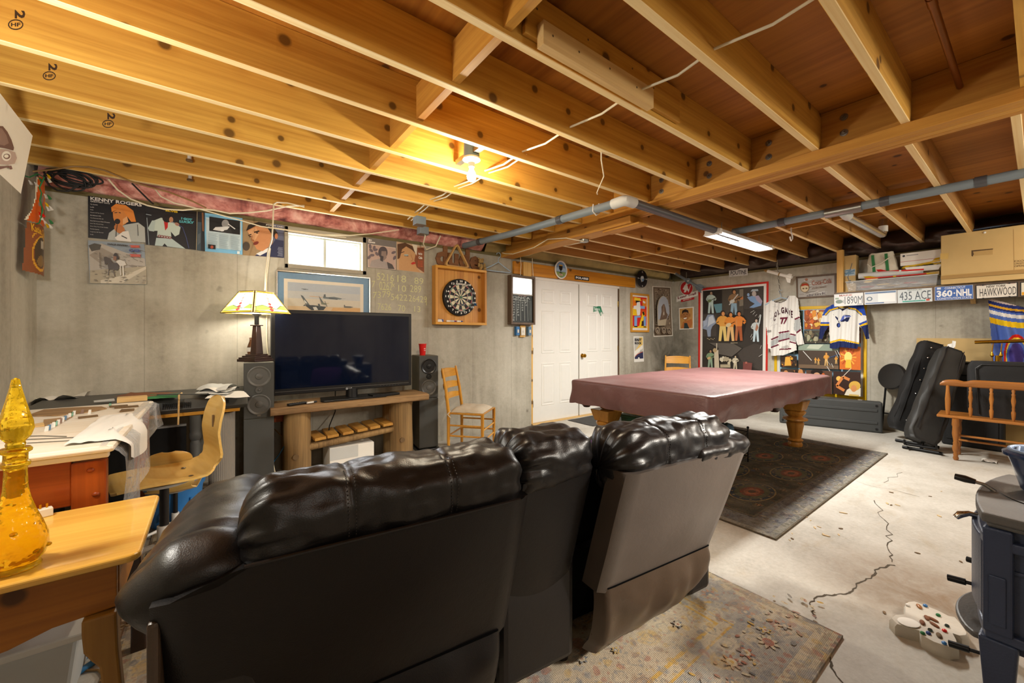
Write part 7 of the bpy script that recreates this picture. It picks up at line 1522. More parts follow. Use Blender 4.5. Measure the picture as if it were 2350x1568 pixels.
# luthier style workbench: cabinet base, long pale soundboard top
t = thing('workbench', 'orange brown slatted wooden workbench with a pale board top under plastic film', 'workbench', (-.64, 2.92, 0)); x0, x1, y0, y1 = -.34, .325, -.66, .68
B().box(x0, y0 - .02, .792, x1, y1, .82).obj('board_top', 'soundboard', t, bevel=.012); B().prism([(x0, .768), (x1 - .02, .768), (x1 - .02, .79), (x1 - .14, .791), (x0, .79)], .03, Matrix.Translation((0, y0 + .035, 0)) @ RX).obj('front_lip', 'soundboard', t, bevel=.004)
B().box(x0 + .0, y0 + .04, .585, x1 - .13, y0 + .062, .768).obj('front_panel', 'crib_wood', t, bevel=.004); B().box(x1 - .13, y0 + .03, .02, x1 - .03, y0 + .075, .755).obj('corner_post', 'crib_wood_z', t, bevel=.006); B().box(x0, y0 + .04, .10, x1 - .13, y0 + .062, .2).obj('bottom_rail', 'crib_wood', t, bevel=.004)
for k in range(4): B().box(x0 + .03 + k * .125, y0 + .04, .2, x0 + .10 + k * .125, y0 + .06, .59).obj('slat', 'crib_wood_z', t, bevel=.003)
for z in (.72, .62): B().ball((x1 - .075 if z > .7 else x1 - .06, y0 + .03, z), (.012, .008, .010), 10, 6).obj('wood_plug', 'crib_wood', t, smooth=1)
B().box(x1 - .09, y1 - .08, .0, x1 - .02, y1 - .02, .77).obj('corner_post', 'crib_wood_z', t, bevel=.004); B().box(x0, y1 - .08, .0, x0 + .06, y1 - .02, .77).box(x0, y0 + .04, 0, x0 + .05, y0 + .09, .77).obj('corner_post', 'crib_wood_z', t, bevel=.004)
zw = .8205
# drawn wooden ribs and pieces on the top
def piece(lab, name, cat, pix, mat, h=.006, z=zw, grp=None):
    P = [atZ(x, y, z) for x, y in pix]; O = P[0].copy(); o = B().prism([(p.x - O.x, p.y - O.y) for p in P], h).obj(name, mat, loc=O, bevel=.001); tag(o, lab, cat, grp); return o
cM = lambda x, y: (x * .2383, 860 + y * .2383)
piece('long brown veneer board lying along the back of the workbench', 'veneer_board', 'board', [cM(280, 395), cM(420, 345), cM(700, 325), cM(980, 315), cM(1030, 330), cM(900, 360), cM(560, 400), cM(330, 405)], 'plank_old')
piece('pale wood offcut in the middle of the workbench', 'wood_offcut', 'wood piece', [cM(300, 490), cM(420, 470), cM(430, 500), cM(310, 510)], 'pale_lumber')
piece('tan veneer wedge in front of the long veneer board', 'veneer_wedge', 'board', [cM(420, 440), cM(700, 410), cM(640, 440), cM(450, 500), cM(415, 490)], 'plank_old', .004)
piece('pale wooden box edge at the back right of the workbench', 'wood_block', 'wood piece', [cM(1125, 275), cM(1420, 250), cM(1415, 238), cM(1130, 258)], 'pale_lumber', .03)
for k, q in enumerate((((1050, 312), (1230, 300), (1232, 306), (1055, 320)), ((1100, 322), (1330, 305), (1335, 312), (1105, 330)), ((750, 420), (940, 398), (945, 405), (755, 428)), ((1150, 365), (1290, 350), (1295, 338), (1170, 345)), ((900, 262), (1100, 240), (1105, 255), (905, 268)))): piece(['topmost of the thin dark sticks at the right back of the workbench', 'second thin dark stick at the right back of the workbench', 'thin dark stick beside the coloured pegs on the workbench', 'short flat dark strip alone on the workbench top', 'grey tool with a dark handle at the workbench back edge'][k], 'wood_strip' if k < 4 else 'hand_tool', 'stick' if k < 4 else 'tool', [cM(*p) for p in q], 'chip_dark' if k < 4 else 'paper_grey', .008)
for k in range(3): o = B().tube([atZ(*cM(20 + 120 * k, 600 + 30 * k), zw + .002), atZ(*cM(400 + 120 * k, 590 + 24 * k), zw + .002), atZ(*cM(640 + 220 * k, 596 + 4 * k), zw + .002)], .002, 5).obj('music_wire', 'steel'); tag(o, ['wire string across the workbench top, farthest back', 'wire string across the workbench top, middle one', 'wire string across the workbench top, nearest the front'][k], 'wire')
for k in range(16):
    x, y = (710 - 22 * k, 390 + 13 * k) if k < 13 else ((790, 375), (860, 380), (1060, 300))[k - 13]; p = atZ(*cM(x, y), zw)
    t = thing('clip_peg', 'small translucent coloured spring clip standing in the row on the workbench', 'clip', p, 0, 'coloured clips on the workbench'); B().hexa([(-.006, -.004, 0), (.006, -.004, 0), (.006, .004, 0), (-.006, .004, 0), (-.002, -.003, .024), (.008, -.003, .024), (.008, .003, .024), (-.002, .003, .024)]).obj('clip_body', ['white_plastic', 'gem_glass', 'paper', 'clear_film', 'octo_blue', 'white_plastic', 'bag_pink'][k % 7], t)
# film and paper hanging over the right edge
def drape(u, v):
    y = 2.24 + 1.36 * u; x = -.36 + .06 * v if v < .3 else -.342 + .055 * min(1, (v - .3) / .1) + .03 * sin(y * 17 + v * 3) * (v - .3)
    z = .8225 if v < .3 else .824 - (v - .3) * .62 * (.35 + .65 * (1 - abs(2 * u - .35)) if u < .9 else .4) - .0
    return (x - (-.3), y - 2.9, z - .8)
o = B().grid(drape, 40, 20).obj('plastic_film', 'clear_film', smooth=3, loc=(-.3, 2.9, .8)); tag(o, 'clear plastic film draped over the right edge of the workbench', 'plastic film')
def pap(u, v):
    y = 2.32 + .72 * u; k = max(0, v - .55); x = -.47 + .3 * v * .62 if k == 0 else -.3677 + .075 * sin(min(1, k * 4) * pi / 2) + .02 * sin(y * 14); z = .8265 + .01 * abs(noise.noise(Vector((u * 4, v * 4, 2)))) - max(0, k - .06) * .42 * (.5 + .5 * sin(u * 3))
    return (x + .3, y - 2.9, z - .8)
o = B().grid(pap, 26, 24).obj('paper_sheet', 'paper', smooth=3, loc=(-.3, 2.9, .8)); tag(o, 'crumpled white paper hanging over the right corner of the workbench', 'paper')
# moulded plywood chair facing the workbench
def plychair(lab, loc, rz):
    t = thing('plywood_chair', lab, 'chair', loc, rz); W = .20
    prof = [(-.22, .455), (-.20, .468), (-.1, .472), (0, .466), (.1, .462), (.16, .468), (.20, .492), (.225, .535), (.235, .58), (.228, .64), (.222, .70), (.232, .77), (.25, .84), (.268, .89)]
    n = len(prof)
    def f(u, v, off=0):
        s = u * (n - 1); i = min(n - 2, int(s)); k = s - i; y, z = [prof[i][q] * (1 - k) + prof[i + 1][q] * k for q in (0, 1)]
        y0, z0 = prof[max(0, i - 1)]; y2, z2 = prof[min(n - 1, i + 2)]; L = sqrt((y2 - y0) ** 2 + (z2 - z0) ** 2); ny, nz = -(z2 - z0) / L, (y2 - y0) / L
        w = W * (1 - .10 * max(0, (u - .45)) * 2) * (min(1, (1 - (max(0, u - .86) / .145) ** 2.5)) ** .5 if u > .86 else 1) * (min(1, 1 - (max(0, .1 - u) / .1) ** 2 * .25)); x = (2 * v - 1) * w
        if .42 < u < .58: x *= 1 - .16 * sin(pi * (u - .42) / .16)
        cup = .022 * (2 * v - 1) ** 2 * (1 if u < .5 else .8)
        return (x, y + ny * (off + cup), z + nz * (off + cup))
    nu, nv = 56, 17; b = B().grid(lambda u, v: f(u, v, 0), nu, nv).grid(lambda u, v: f(u, v, -.012), nu, nv); q = nu * nv
    bd = [(i, 0) for i in range(nu)] + [(nu - 1, j) for j in range(1, nv)] + [(i, nv - 1) for i in range(nu - 2, -1, -1)] + [(0, j) for j in range(nv - 2, 0, -1)]
    for a_, c_ in zip(bd, bd[1:] + bd[:1]): b.f.append([a_[0] * nv + a_[1], c_[0] * nv + c_[1], q + c_[0] * nv + c_[1], q + a_[0] * nv + a_[1]]); b.mi.append(0); b.c.append(None)
    b.obj('seat_shell', 'ply_seat', t, smooth=1)
    for x in (-.1, .1):
        for y in (-.13, .1): B().lathe([(0, .003), (.009, .002), (.012, 0)], 10, Matrix.Translation((x, y, .4755 if y < 0 else .472))).obj('screw', 'steel', t, smooth=1)
    a = f(.82, .5, .001); B().tube([(0, a[1] - .004 - k * .0, a[2] + k) for k in (-.035, .035)], .006, 8).obj('hand_slot', 'chip_dark', t)
    B().lathe([(0, .425), (.12, .435), (.13, .452), (.05, .455), (0, .455)], 20).obj('seat_plate', 'paper_grey', t, smooth=1); B().cyl((0, 0, .18), (0, 0, .43), .021).obj('gas_column', 'black_plastic', t, smooth=1); B().cyl((0, 0, .05), (0, 0, .2), .032).obj('column_sleeve', 'white_plastic', t, smooth=1)
    for k in range(5):
        q = k * 2 * pi / 5 + .5; B().tube([(.03 * cos(q), .03 * sin(q), .085), (.24 * cos(q), .24 * sin(q), .05)], [.02, .012], 8).obj('base_arm', 'white_plastic', t, smooth=1); B().ball((.25 * cos(q), .25 * sin(q), .0365), (.026, .026, .026), 10, 7).obj('caster', 'black_plastic', t, smooth=1)
    return t
plychair('pale moulded plywood swivel chair facing the workbench, back to the television', (-.215, 2.95, .0), R(-78))
plychair('second moulded plywood chair tucked under the desk, mostly hidden', (-.19, 3.34, .0), R(172)).scale = (.62, .62, .62)
t = thing('wicker_basket', 'woven tan splint basket on the floor behind the pine end table', 'basket', (-.14, 2.45, .0105)); b = B()
for j in range(7):
    for k in range(24):
        q = k * pi / 12; r = .10 + .0035 * (1 if (k + j) % 2 else -1) + j * .003; b.add([(r * cos(q), r * sin(q), j * .028), (r * cos(q + .262), r * sin(q + .262), j * .028), (r * cos(q + .262), r * sin(q + .262), j * .028 + .026), (r * cos(q), r * sin(q), j * .028 + .026)], [(0, 1, 2, 3)])
b.lathe([(0, 0), (.098, 0)], 24); b.obj('basket_body', 'wicker', t); B().tube([(.124 * cos(k * pi / 12), .124 * sin(k * pi / 12), .2) for k in range(24)], .008, 6, closed=True).obj('rim', 'wicker', t, smooth=1)
# pine end table with the amber decanter
t = thing('end_table', 'knotty pine end table with a rounded top at the left foreground', 'table', (-.56, 1.93, 0)); 
def rrect(x0, y0, x1, y1, r, n=5): return [p for cx, cy, a0 in ((x1 - r, y1 - r, 0), (x0 + r, y1 - r, pi / 2), (x0 + r, y0 + r, pi), (x1 - r, y0 + r, 1.5 * pi)) for p in [(cx + r * cos(a0 + k * pi / 2 / n), cy + r * sin(a0 + k * pi / 2 / n)) for k in range(n + 1)]]
B().prism(rrect(-.40, -.285, .385, .285, .03), .024, Matrix.Translation((0, 0, .576))).obj('table_top', 'pine_top', t, bevel=.008, seg=3)
b = B(); P = [(-.36, .575), (.33, .575), (.33, .445), (.20, .435), (.12, .41), (-.0, .395), (-.15, .39), (-.36, .39)]
b.prism(P, .022, Matrix.Translation((0, -.235, 0)) @ RX); b.obj('apron', 'pine_apron', t, bevel=.002)
B().prism([(x, z) for x, z in P], .02, Matrix.Translation((0, .25, 0)) @ RX).obj('apron', 'pine_apron', t); B().box(.31, -.23, .44, .332, .24, .575).obj('apron', 'pine_apron', t)
LEG = [(.333, .44), (.336, .33), (.345, .2), (.35, .0), (.302, .0), (.304, .2), (.296, .29), (.28, .315), (.264, .345), (.26, .40), (.26, .44)]
for sx in (1, -1):
    for y in (-.236, .262): B().prism([(sx * x - (.01 if sx < 0 else 0), z) for x, z in LEG][::sx], .045, Matrix.Translation((0, y, 0)) @ RX).obj('leg', 'pine_leg' if y < 0 else 'dark_wood', t, bevel=.006)
t = thing('glass_decanter', 'tall amber glass decanter with a pointed stopper on the pine end table', 'decanter', (-.445, 1.745, .6005))
k = 1.0
B().lathe([(0, .0), (.046, 0), (.05, .004), (.046, .012), (.047, .018), (.056, .03), (.063, .055), (.062, .085), (.052, .12), (.040, .155), (.030, .19), (.024, .225), (.022, .27), (.0225, .285), (.028, .29), (.0285, .30), (.024, .304), (.0235, .325), (.031, .33), (.032, .336), (.028, .342)], 44).obj('bottle_body', 'amber_glass', t, smooth=1)
for q_, zz in [(a_ * .7, .05 + .022 * (a_ % 4)) for a_ in range(9)]: B().ball((.0615 * cos(q_), .0615 * sin(q_), zz), (.008, .008, .006), 10, 6).obj('relief', 'amber_glass', t, smooth=1)
B().lathe([(0, .34), (.018, .343), (.020, .352), (.018, .358), (.030, .375), (.036, .395), (.034, .415), (.027, .44), (.019, .475), (.012, .51), (.008, .535), (0, .54)], 14).obj('stopper', 'amber_glass', t)
t = thing('plug_adapter', 'small cream plug adapter with metal prongs on the end table behind the decanter', 'adapter', atZ(100, 1186, .6005), R(20)); B().box(-.022, -.014, 0, .022, .014, .03).obj('adapter_body', 'wall_socket', t, bevel=.003)
for x in (-.008, .008): B().box(x - .003, -.001, .03, x + .003, .001, .046).obj('prong', 'brass', t)
# under the end table
t = thing('storage_bin', 'pale grey plastic bin on the floor under the pine end table', 'bin', (-.64, 2.10, .0)); B().hexa([(-.22, -.13, 0), (.25, -.13, 0), (.25, .13, 0), (-.22, .13, 0), (-.25, -.15, .24), (.28, -.15, .24), (.28, .15, .24), (-.25, .15, .24)]).obj('bin_body', 'paper_grey', t, bevel=.012); B().box(-.27, -.17, .24, .3, .17, .265).obj('lid', 'white_plastic', t, bevel=.006)
for k, (P, lab) in enumerate((([(5, 1566), (90, 1560), (160, 1535), (205, 1500), (216, 1475), (208, 1460)], 'bright blue hose curving on the floor under the end table, upper one'), ([(120, 1567), (170, 1550), (215, 1520), (240, 1500)], 'bright blue hose curving on the floor under the end table, lower one'))):
    o = B().tube([atZ(x, y, .012) for x, y in P], .011, 10).obj('hose', 'cable_blue', smooth=1); tag(o, lab, 'hose')
o = B().tube([atZ(x, y, .005) for x, y in ((190, 1540), (225, 1538), (236, 1550), (230, 1566))], .004, 8).obj('brown_cable', 'cable_brown', smooth=1); tag(o, 'thin brown cable looped on the floor by the table leg', 'cable')
t = thing('paper_bundle', 'crumpled pale paper bundle on the floor beside the blue hoses', 'paper', atZ(110, 1545, .0)); B().grid(lump(.09, .05, .02, 11), 20, 10, cu=True).obj('bundle_body', 'paper', t, smooth=3)
t = thing('cloth_heap', 'dark blue cloth heap on the floor in the lower left corner', 'cloth', atZ(20, 1556, .0)); B().grid(lump(.07, .04, .02, 21), 24, 12, cu=True).obj('cloth_body', 'navy_cloth', t, smooth=3)
# cables hanging by the speaker and log bench
for P, m, lab in (([(620, 570), (612, 640), (612, 690), (612, 780), (618, 850), (620, 930)], 'cable_white', 'white lamp cord hanging down the wall behind the lamp'),):
    o = B().tube([atY(x, y, WB - .012) for x, y in P], .006, 8).obj('hanging_cable', m, smooth=1); tag(o, lab, 'cable')
for P, Y, m, lab in (([(618, 968), (624, 1000), (622, 1040), (632, 1090)], 3.9, 'cable_white', 'white cable hanging beside the left speaker'), ([(630, 985), (650, 1005), (658, 1030), (650, 1080)], 4.1, 'cable_brown', 'tan cable looping behind the left log leg'), ([(655, 1020), (640, 1045), (628, 1060)], 4.05, 'cable_blue', 'blue network cable behind the left log leg')):
    o = B().tube([atY(x, y, Y) for x, y in P], .005, 8).obj('cable', m, smooth=1); tag(o, lab, 'cable')
# ================================================================ things on and under the ceiling
JB = JZ
t = thing('ceiling_light', 'bare glowing ceiling bulb in a white porcelain socket, between the joists', 'light', (1.36, 2.25, JB)); 
B().lathe([(.0, .10), (.05, .10), (.052, .02), (.05, .005), (0, .004)], 20).obj('junction_box', 'octo_blue', t, smooth=1); B().lathe([(0, .006), (.055, .004), (.058, -.008), (.035, -.02), (.022, -.028), (.02, -.055), (0, -.055)], 24).obj('socket', 'white_plastic', t, smooth=1)
B().lathe([(.013, -.055), (.014, -.07), (.026, -.095), (.031, -.115), (.027, -.135), (.013, -.148), (0, -.15)], 20).obj('light_bulb', 'bulb_glow', t, smooth=1); B().box(-.02, -.16, .02, .02, .18, .05).obj('mount_bar', 'steel', t)
t = thing('shop_light', 'glowing fluorescent shop light hanging over the pool table', 'light', (4.62, 1.97, 2.27)); B().prism([(-.1, 0), (-.06, .05), (.06, .05), (.1, 0), (.095, .0), (.056, .045), (-.056, .045), (-.095, 0)], 1.26, Matrix.Translation((-.63, 0, 0)) @ Matrix(((0, 0, 1, 0), (1, 0, 0, 0), (0, 1, 0, 0), (0, 0, 0, 1)))).obj('reflector', 'white_paint', t)
for y in (-.045, .045): B().cyl((-.6, y, .012), (.6, y, .012), .0125).obj('tube', 'tube_glow', t, smooth=1)
for x in (-.62, .62): B().box(x - .02, -.08, -.005, x + .02, .08, .045).obj('end_cap', 'white_paint', t, bevel=.004)
for x in (-.45, .45): B().cyl((x, 0, .05), (x, 0, .15), .003).obj('hang_chain', 'steel', t)
# grey drain pipes
def pipe(name, lab, pts, r, mat, cuffs=(), cuffmat='pvc_dark', label_at=None):
    O = Vector(pts[0]); t = thing(name, lab, 'pipe', O); P = [Vector(p) - O for p in pts]; B().tube(P, r, 18).obj('pipe_run', mat, t, smooth=1)
    for i, f in cuffs: a, c = P[i], P[i + 1]; q = a.lerp(c, f); d = (c - a).normalized(); B().cyl(q - d * .03, q + d * .03, r * 1.16, n=18).obj('coupling', cuffmat, t, smooth=1)
    return t, P
ZP = 2.325
ex, ey = 2.60, 1.97
t, P = pipe('drain_pipe', 'grey plastic drain pipe running under the joists from the television wall to the elbow', [(2.47, WB - .04, 2.36), (2.56, 3.2, 2.34), (ex, ey + .08, ZP)], .034, 'pvc_grey', ((1, .45), (0, .3)))
q = Vector((ex, ey, ZP)) - Vector((2.47, WB - .04, 2.36)); B().tube([q + Vector((0, .12, 0)), q + Vector((0, .03, .001)), q + Vector((.01, .008, 0)), q + Vector((.035, 0, 0)), q + Vector((.11, 0, 0))], .042, 18).obj('elbow', 'paper_grey', t, smooth=1); B().tube([q + Vector((-.035, .3, .04)), q + Vector((-.04, .3, -.02)), q + Vector((0, .3, -.045)), q + Vector((.04, .3, -.02)), q + Vector((.035, .3, .06))], .006).obj('strap', 'paper_grey', t, smooth=1); B().box(q.x - .037, q.y + .62, q.z - .02, q.x - .0355, q.y + .68, q.z + .02).obj('sticker', 'paper', t)
pipe('drain_pipe', 'dark drain pipe running under the main beam from the elbow to the shop light', [(ex + .11, ey, ZP), (4.5, ey - .02, 2.30)], .034, 'pvc_dark')
t, P = pipe('drain_pipe', 'long grey drain pipe crossing above the shop light toward the right edge', [(4.53, 2.02, 2.385), (4.53, -.9, 2.40)], .035, 'pvc_grey', ((0, .16), (0, .42), (0, .60)))
B().cyl((0, -.82, .0), (0, -1.08, 0), .045, n=18).obj('tee_fitting', 'steel', t, smooth=1); B().tube([(0, -.95, -.02), (.1, -.95, -.03), (.14, -.95, -.03)], .04, 16).obj('tee_branch', 'paper_grey', t, smooth=1)
pipe('drain_branch', 'short shiny drain branch with an upturned white elbow, near the poster wall', [(4.675, 1.07, 2.355), (5.65, 1.02, 2.33), (5.70, 1.018, 2.335), (5.72, 1.016, 2.37), (5.72, 1.015, 2.50)], .034, 'alu', ((3, .2),), 'white_plastic')
pipe('copper_pipe', 'copper water pipe in the joist bay at the upper right', [(1.2, .25, 2.52), (2.6, .25, 2.53), (3.05, .25, 2.53)], .013, 'copper', ((0, .7),), 'copper')
pipe('copper_pipe', 'thin copper pipe with a bend beyond the main beam at the right', [(3.25, .30, 2.56), (3.70, .30, 2.56), (3.72, .285, 2.56), (3.72, -.5, 2.56)], .012, 'copper', ((0, .95),), 'copper')
# boxed nailers on the joist
t = thing('nailer_board', 'pale boxed-out nailer boards screwed to the side of a joist', 'board', (1.04, 1.238, JB)); B().box(-.06, -.022, .03, 1.05, -.001, .21).obj('scab_board', 'joist_pine', t, bevel=.002); B().box(0, -.062, -.012, .74, -.023, .085).obj('nailer', 'pale_lumber', t, bevel=.002)
for x, z in ((.05, .04), (.2, .04), (.4, .05), (.6, .04), (.0, .15), (.15, .12), (.3, .16), (.45, .12), (.62, .16), (.8, .13)): y = -.0628 if z < .09 else -.0228; B().cyl((x, y, z), (x, y + .002, z), .005, n=8).obj('screw', 'chip_dark', t)
# cables in the bays
def cab(lab, pts, r=.006, mat='cable_white', name='electrical_cable'):
    o = B().tube(pts, r, 8).obj(name, mat, smooth=1); return tag(o, lab, 'cable')
run = [(1.78, .02, 2.50), (1.76, .43, 2.50), (1.72, .62, 2.455), (1.70, .834, 2.475), (1.70, 1.0, 2.45), (1.68, 1.24, 2.475), (1.67, 1.42, 2.45), (1.66, 1.646, 2.47), (1.65, 1.85, 2.45), (1.63, 2.052, 2.47), (1.62, 2.25, 2.45), (1.6, 2.458, 2.47), (1.58, 2.66, 2.45), (1.57, 2.864, 2.47), (1.56, 3.05, 2.45), (1.55, 3.27, 2.47), (1.56, 3.5, 2.45), (1.58, 3.676, 2.46), (1.6, 3.9, 2.45)]
cab('white electrical cable threaded through drilled joists across the ceiling', run, .006)
cab('second white electrical cable beside the threaded run, from the bulb to the grey boxes', [(x + .035, y, z - .008) for x, y, z in run[9:]], .005)
cab('thin white wire dropping from a joist to the drain pipe strap', [(1.95, 1.66, 2.43), (2.02, 1.72, 2.40), (2.2, 1.85, 2.38), (2.3, 2.0, 2.33), (2.42, 2.1, 2.37)], .004)
for x, y, z, lab in ((1.62, 3.66, 2.37, 'grey metal junction box under the joists, nearer of the two'), (1.80, 3.98, 2.37, 'grey metal junction box under the joists, nearer the television wall')):
    t = thing('junction_box', lab, 'junction box', (x, y, z)); B().box(-.05, -.045, -.03, .05, .045, .048).obj('box_body', 'pvc_grey', t, bevel=.004); B().box(-.053, -.048, -.034, .053, .048, -.0305).obj('cover_plate', 'steel', t)
t = thing('junction_box', 'small metal box with white wires on the underside of the support beam', 'junction box', (3.19, 2.95, 2.262)); B().lathe([(0, 0), (.045, 0), (.05, .01), (.05, .024), (0, .025)], 16).obj('box_body', 'steel', t, smooth=1)
cab('white wire from the beam box along the support beam to the television wall', [(3.19, 2.95, 2.27), (3.12, 2.9, 2.25), (3.02, 3.05, 2.30), (2.98, 3.3, 2.33), (2.95, 3.5, 2.27), (2.95, 3.9, 2.26), (2.98, 4.1, 2.30), (3.0, 4.2, 2.33)], .005)
cab('white wire from the beam box drooping toward the header board', [(3.2, 3.0, 2.268), (3.27, 3.3, 2.30), (3.3, 3.7, 2.33), (3.28, 4.0, 2.30), (3.35, 4.2, 2.33)], .005)
cab('white wires dropping over the header board to the scoreboard, left strand', [(3.33, 4.24, 2.33), (3.34, 4.235, 2.22), (3.33, 4.235, 2.07)], .005)
cab('white wires dropping over the header board to the scoreboard, right strand', [(3.54, 4.24, 2.33), (3.53, 4.22, 2.22), (3.54, 4.22, 2.07)], .005)
cab('white conduit cable looping down to the wooden word sign', [(1.83, 3.98, 2.34), (1.86, 4.1, 2.27), (1.95, 4.22, 2.24), (2.08, 4.24, 2.30), (2.12, 4.2, 2.42)], .007)
C_ = lambda x, y: (0 + x * .29979, 250 + y * .29979)
def wallcab(lab, pix, Y, r=.006, mat='cable_white'): return cab(lab, [atY(*C_(x, y), Y) for x, y in pix], r, mat)
wallcab('tan cable running along the joist above the record covers', [(250, 480), (400, 465), (560, 440), (680, 445), (800, 470), (1000, 555), (1150, 600), (1300, 640), (1480, 710), (1580, 760)], 4.03, .006, 'cable_brown')
wallcab('white cord drooping over the black record covers, lower one', [(830, 540), (900, 620), (1000, 690), (1130, 740), (1260, 768), (1400, 775), (1520, 765), (1640, 775), (1760, 800), (1900, 795), (2040, 780), (2200, 745), (2330, 740)], 4.07)
wallcab('white cord drooping over the pale suit cover, upper one', [(1180, 605), (1230, 670), (1330, 720), (1480, 755), (1560, 775), (1700, 815), (1830, 850), (2000, 900), (2200, 930), (2400, 960), (2650, 985)], 4.09, .005)
wallcab('black cable hanging through the pink insulation', [(1010, 570), (1060, 620), (1130, 690), (1175, 730)], 4.12, .006, 'cable_black')
wallcab('white lamp cord hooked on the joist and hanging down to the lamp', [(2330, 750), (2200, 720), (2120, 715), (2095, 730), (2092, 800), (2088, 900), (2080, 1000), (2050, 1100), (2035, 1250), (2030, 1390)], 4.06, .006)
cab('white cable sagging over the window toward the joist', [atY(620 + x * .15308, 500 + y * .15308, 4.13) for x, y in ((30, 150), (240, 178), (500, 215), (800, 255), (1200, 262), (1500, 240), (1930, 180))], .005)
t = thing('cable_coil', 'coil of black cable stuffed above the wall at the left corner', 'cable', atY(*C_(560, 540), 4.10)); b = B(); O = Vector(t.location)
for k in range(9):
    cx, cy, rx, ry = 560 + random.uniform(-60, 60), 535 + random.uniform(-20, 25), random.uniform(110, 190), random.uniform(35, 70); b.tube([atY(*C_(cx + rx * cos(q), cy + ry * sin(q) + rx * cos(q) * .22), 4.06 + .006 * k) - O for q in [x * pi / 12 for x in range(24)]], .006, 6, closed=True)
b.obj('coil_loops', 'cable_black', t, smooth=1)
b = B().tube([atY(*C_(x, y), 4.02) for x, y in ((340, 530), (380, 590), (440, 625), (520, 632), (600, 590))], .006, 6).obj('loose_cable', 'cable_black', smooth=1); tag(b, 'single black cable end drooping from the coil at the left corner', 'cable')
for x, y, lab in ((1450, 365, 'short white pipe rising through the joist, upper'), (1455, 515, 'short white pipe rising through the joist, lower')):
    Y = 3.676 if y < 450 else 4.082; p = atY(*C_(x, y + 20), Y - .03); t = thing('vent_pipe', lab + ' of two', 'pipe', p); B().cyl((0, 0, -.015), (0, 0, .075), .012).obj('pipe_run', 'white_plastic', t, smooth=1); B().lathe([(.02, -.016), (.02, -.004), (.012, -.003)], 12).obj('grommet', 'chip_dark', t)
# hook and rafter marks
p = Vector((4.98, 1.62, 2.42)); t = thing('ceiling_hook', 'white curled hook under a joist right of the shop light', 'hook', p); B().tube([(0, 0, .0), (0, 0, -.05), (.03, 0, -.075), (.035, 0, -.115), (0, 0, -.14), (-.03, 0, -.12), (-.035, 0, -.1)], .007).obj('hook_wire', 'white_plastic', t, smooth=1)
for Y, x, y, k in ((2.052, 36, 40, 1.0), (2.458, 113, 160, .85), (2.864, 248, 272, .75)):
    a = Art(lambda u, v, d, Y=Y: atY(u, v, Y - .001 - d), 0); s = 22 * k; a.text('#2c1c10', '2', [(x + s, y - s * .7), (x + s, y + s * .2), (x - s * .1, y + s * .1), (x - s * .1, y - s * .8)], .04)
    P = [(x + s * .75 * cos(q), y + s * .75 + s * .5 * sin(q)) for q in [n * pi / 8 for n in range(17)]]; a.line('#2c1c10', P, 3 * k); a.text('#2c1c10', 'HF', (x - s * .5, y + s * .55, x + s * .5, y + s * .95), .04)
    js = [o for o in bpy.data.objects if o.name.startswith('ceiling_joist') and abs(o.location.y - Y - .019) < .01 and o.location.x < 3][0]
    o = a.obj('grade_stamp', 'print', js); o.location = -Vector(js.location)
# ================================================================ left corner: hanging sheet, guitar signs, fairy lights
t = thing('drawing_sheet', 'big white sheet with a brown helmeted face drawing hanging at the upper left', 'drawing', (-.78, 3.1, 2.1))
W4 = [Vector((-.80, 2.72, 2.419)), atX(75, 312, -.775), atX(48, 445, -.80), Vector((-.82, 2.72, 2.06))]; cL = (0, 250, .26144)
nn = (W4[1] - W4[0]).cross(W4[3] - W4[0]).normalized()
def onSheet(u, v, d):
    r = Vector(ray(cL[0] + u * cL[2], cL[1] + v * cL[2])); O = Vector((0, 0, EYE)); k = (W4[1] - O).dot(nn) / r.dot(nn); return O + r * k - nn * (d if nn.dot(r) > 0 else -d) - Vector((-.78, 3.1, 2.1))
a = Art(onSheet, .002, .0006); a.add([w - Vector((-.78, 3.1, 2.1)) for w in W4], [(0, 1, 2, 3)], c=lin('#e9e2d0'))
a.poly('#6b4a3c', [(-60, 150), (20, 150), (60, 200), (95, 270), (118, 340), (112, 365), (40, 345), (-60, 330)]).poly('#8d6f60', [(-60, 160), (10, 170), (50, 230), (70, 300), (30, 320), (-60, 300)]).poly('#b9a090', [(-60, 350), (60, 355), (125, 380), (140, 430), (120, 480), (60, 490), (-60, 480)]).ell('#ece5d4', 45, 412, 42, 44).ell('#7a5a4a', 48, 415, 30, 24).ell('#ece5d4', 42, 412, 20, 15).poly('#7a5446', [(-60, 500), (30, 500), (85, 495), (95, 525), (75, 530), (60, 508), (-60, 540)])
a.obj('sheet', 'print', t)
t = thing('guitar_cutout', 'curled orange guitar shaped cut-out on the left corner wall, upper', 'sign', (-.97, 4.0, 2.1)); ZL = lambda x, y, d=0: None
def onCorner(u, v, d):
    px_, py_ = cL[0] + u * cL[2], cL[1] + v * cL[2]; k = (px_ - 42) / 50; p0 = atX(42, py_, -.985); p1 = atY(93, py_, 4.12); return p0.lerp(p1, k) + Vector((.02 + .03 * sin(max(0, min(1, k)) * pi) + d, -d * .5, 0)) - Vector((-.97, 4.0, 2.1))
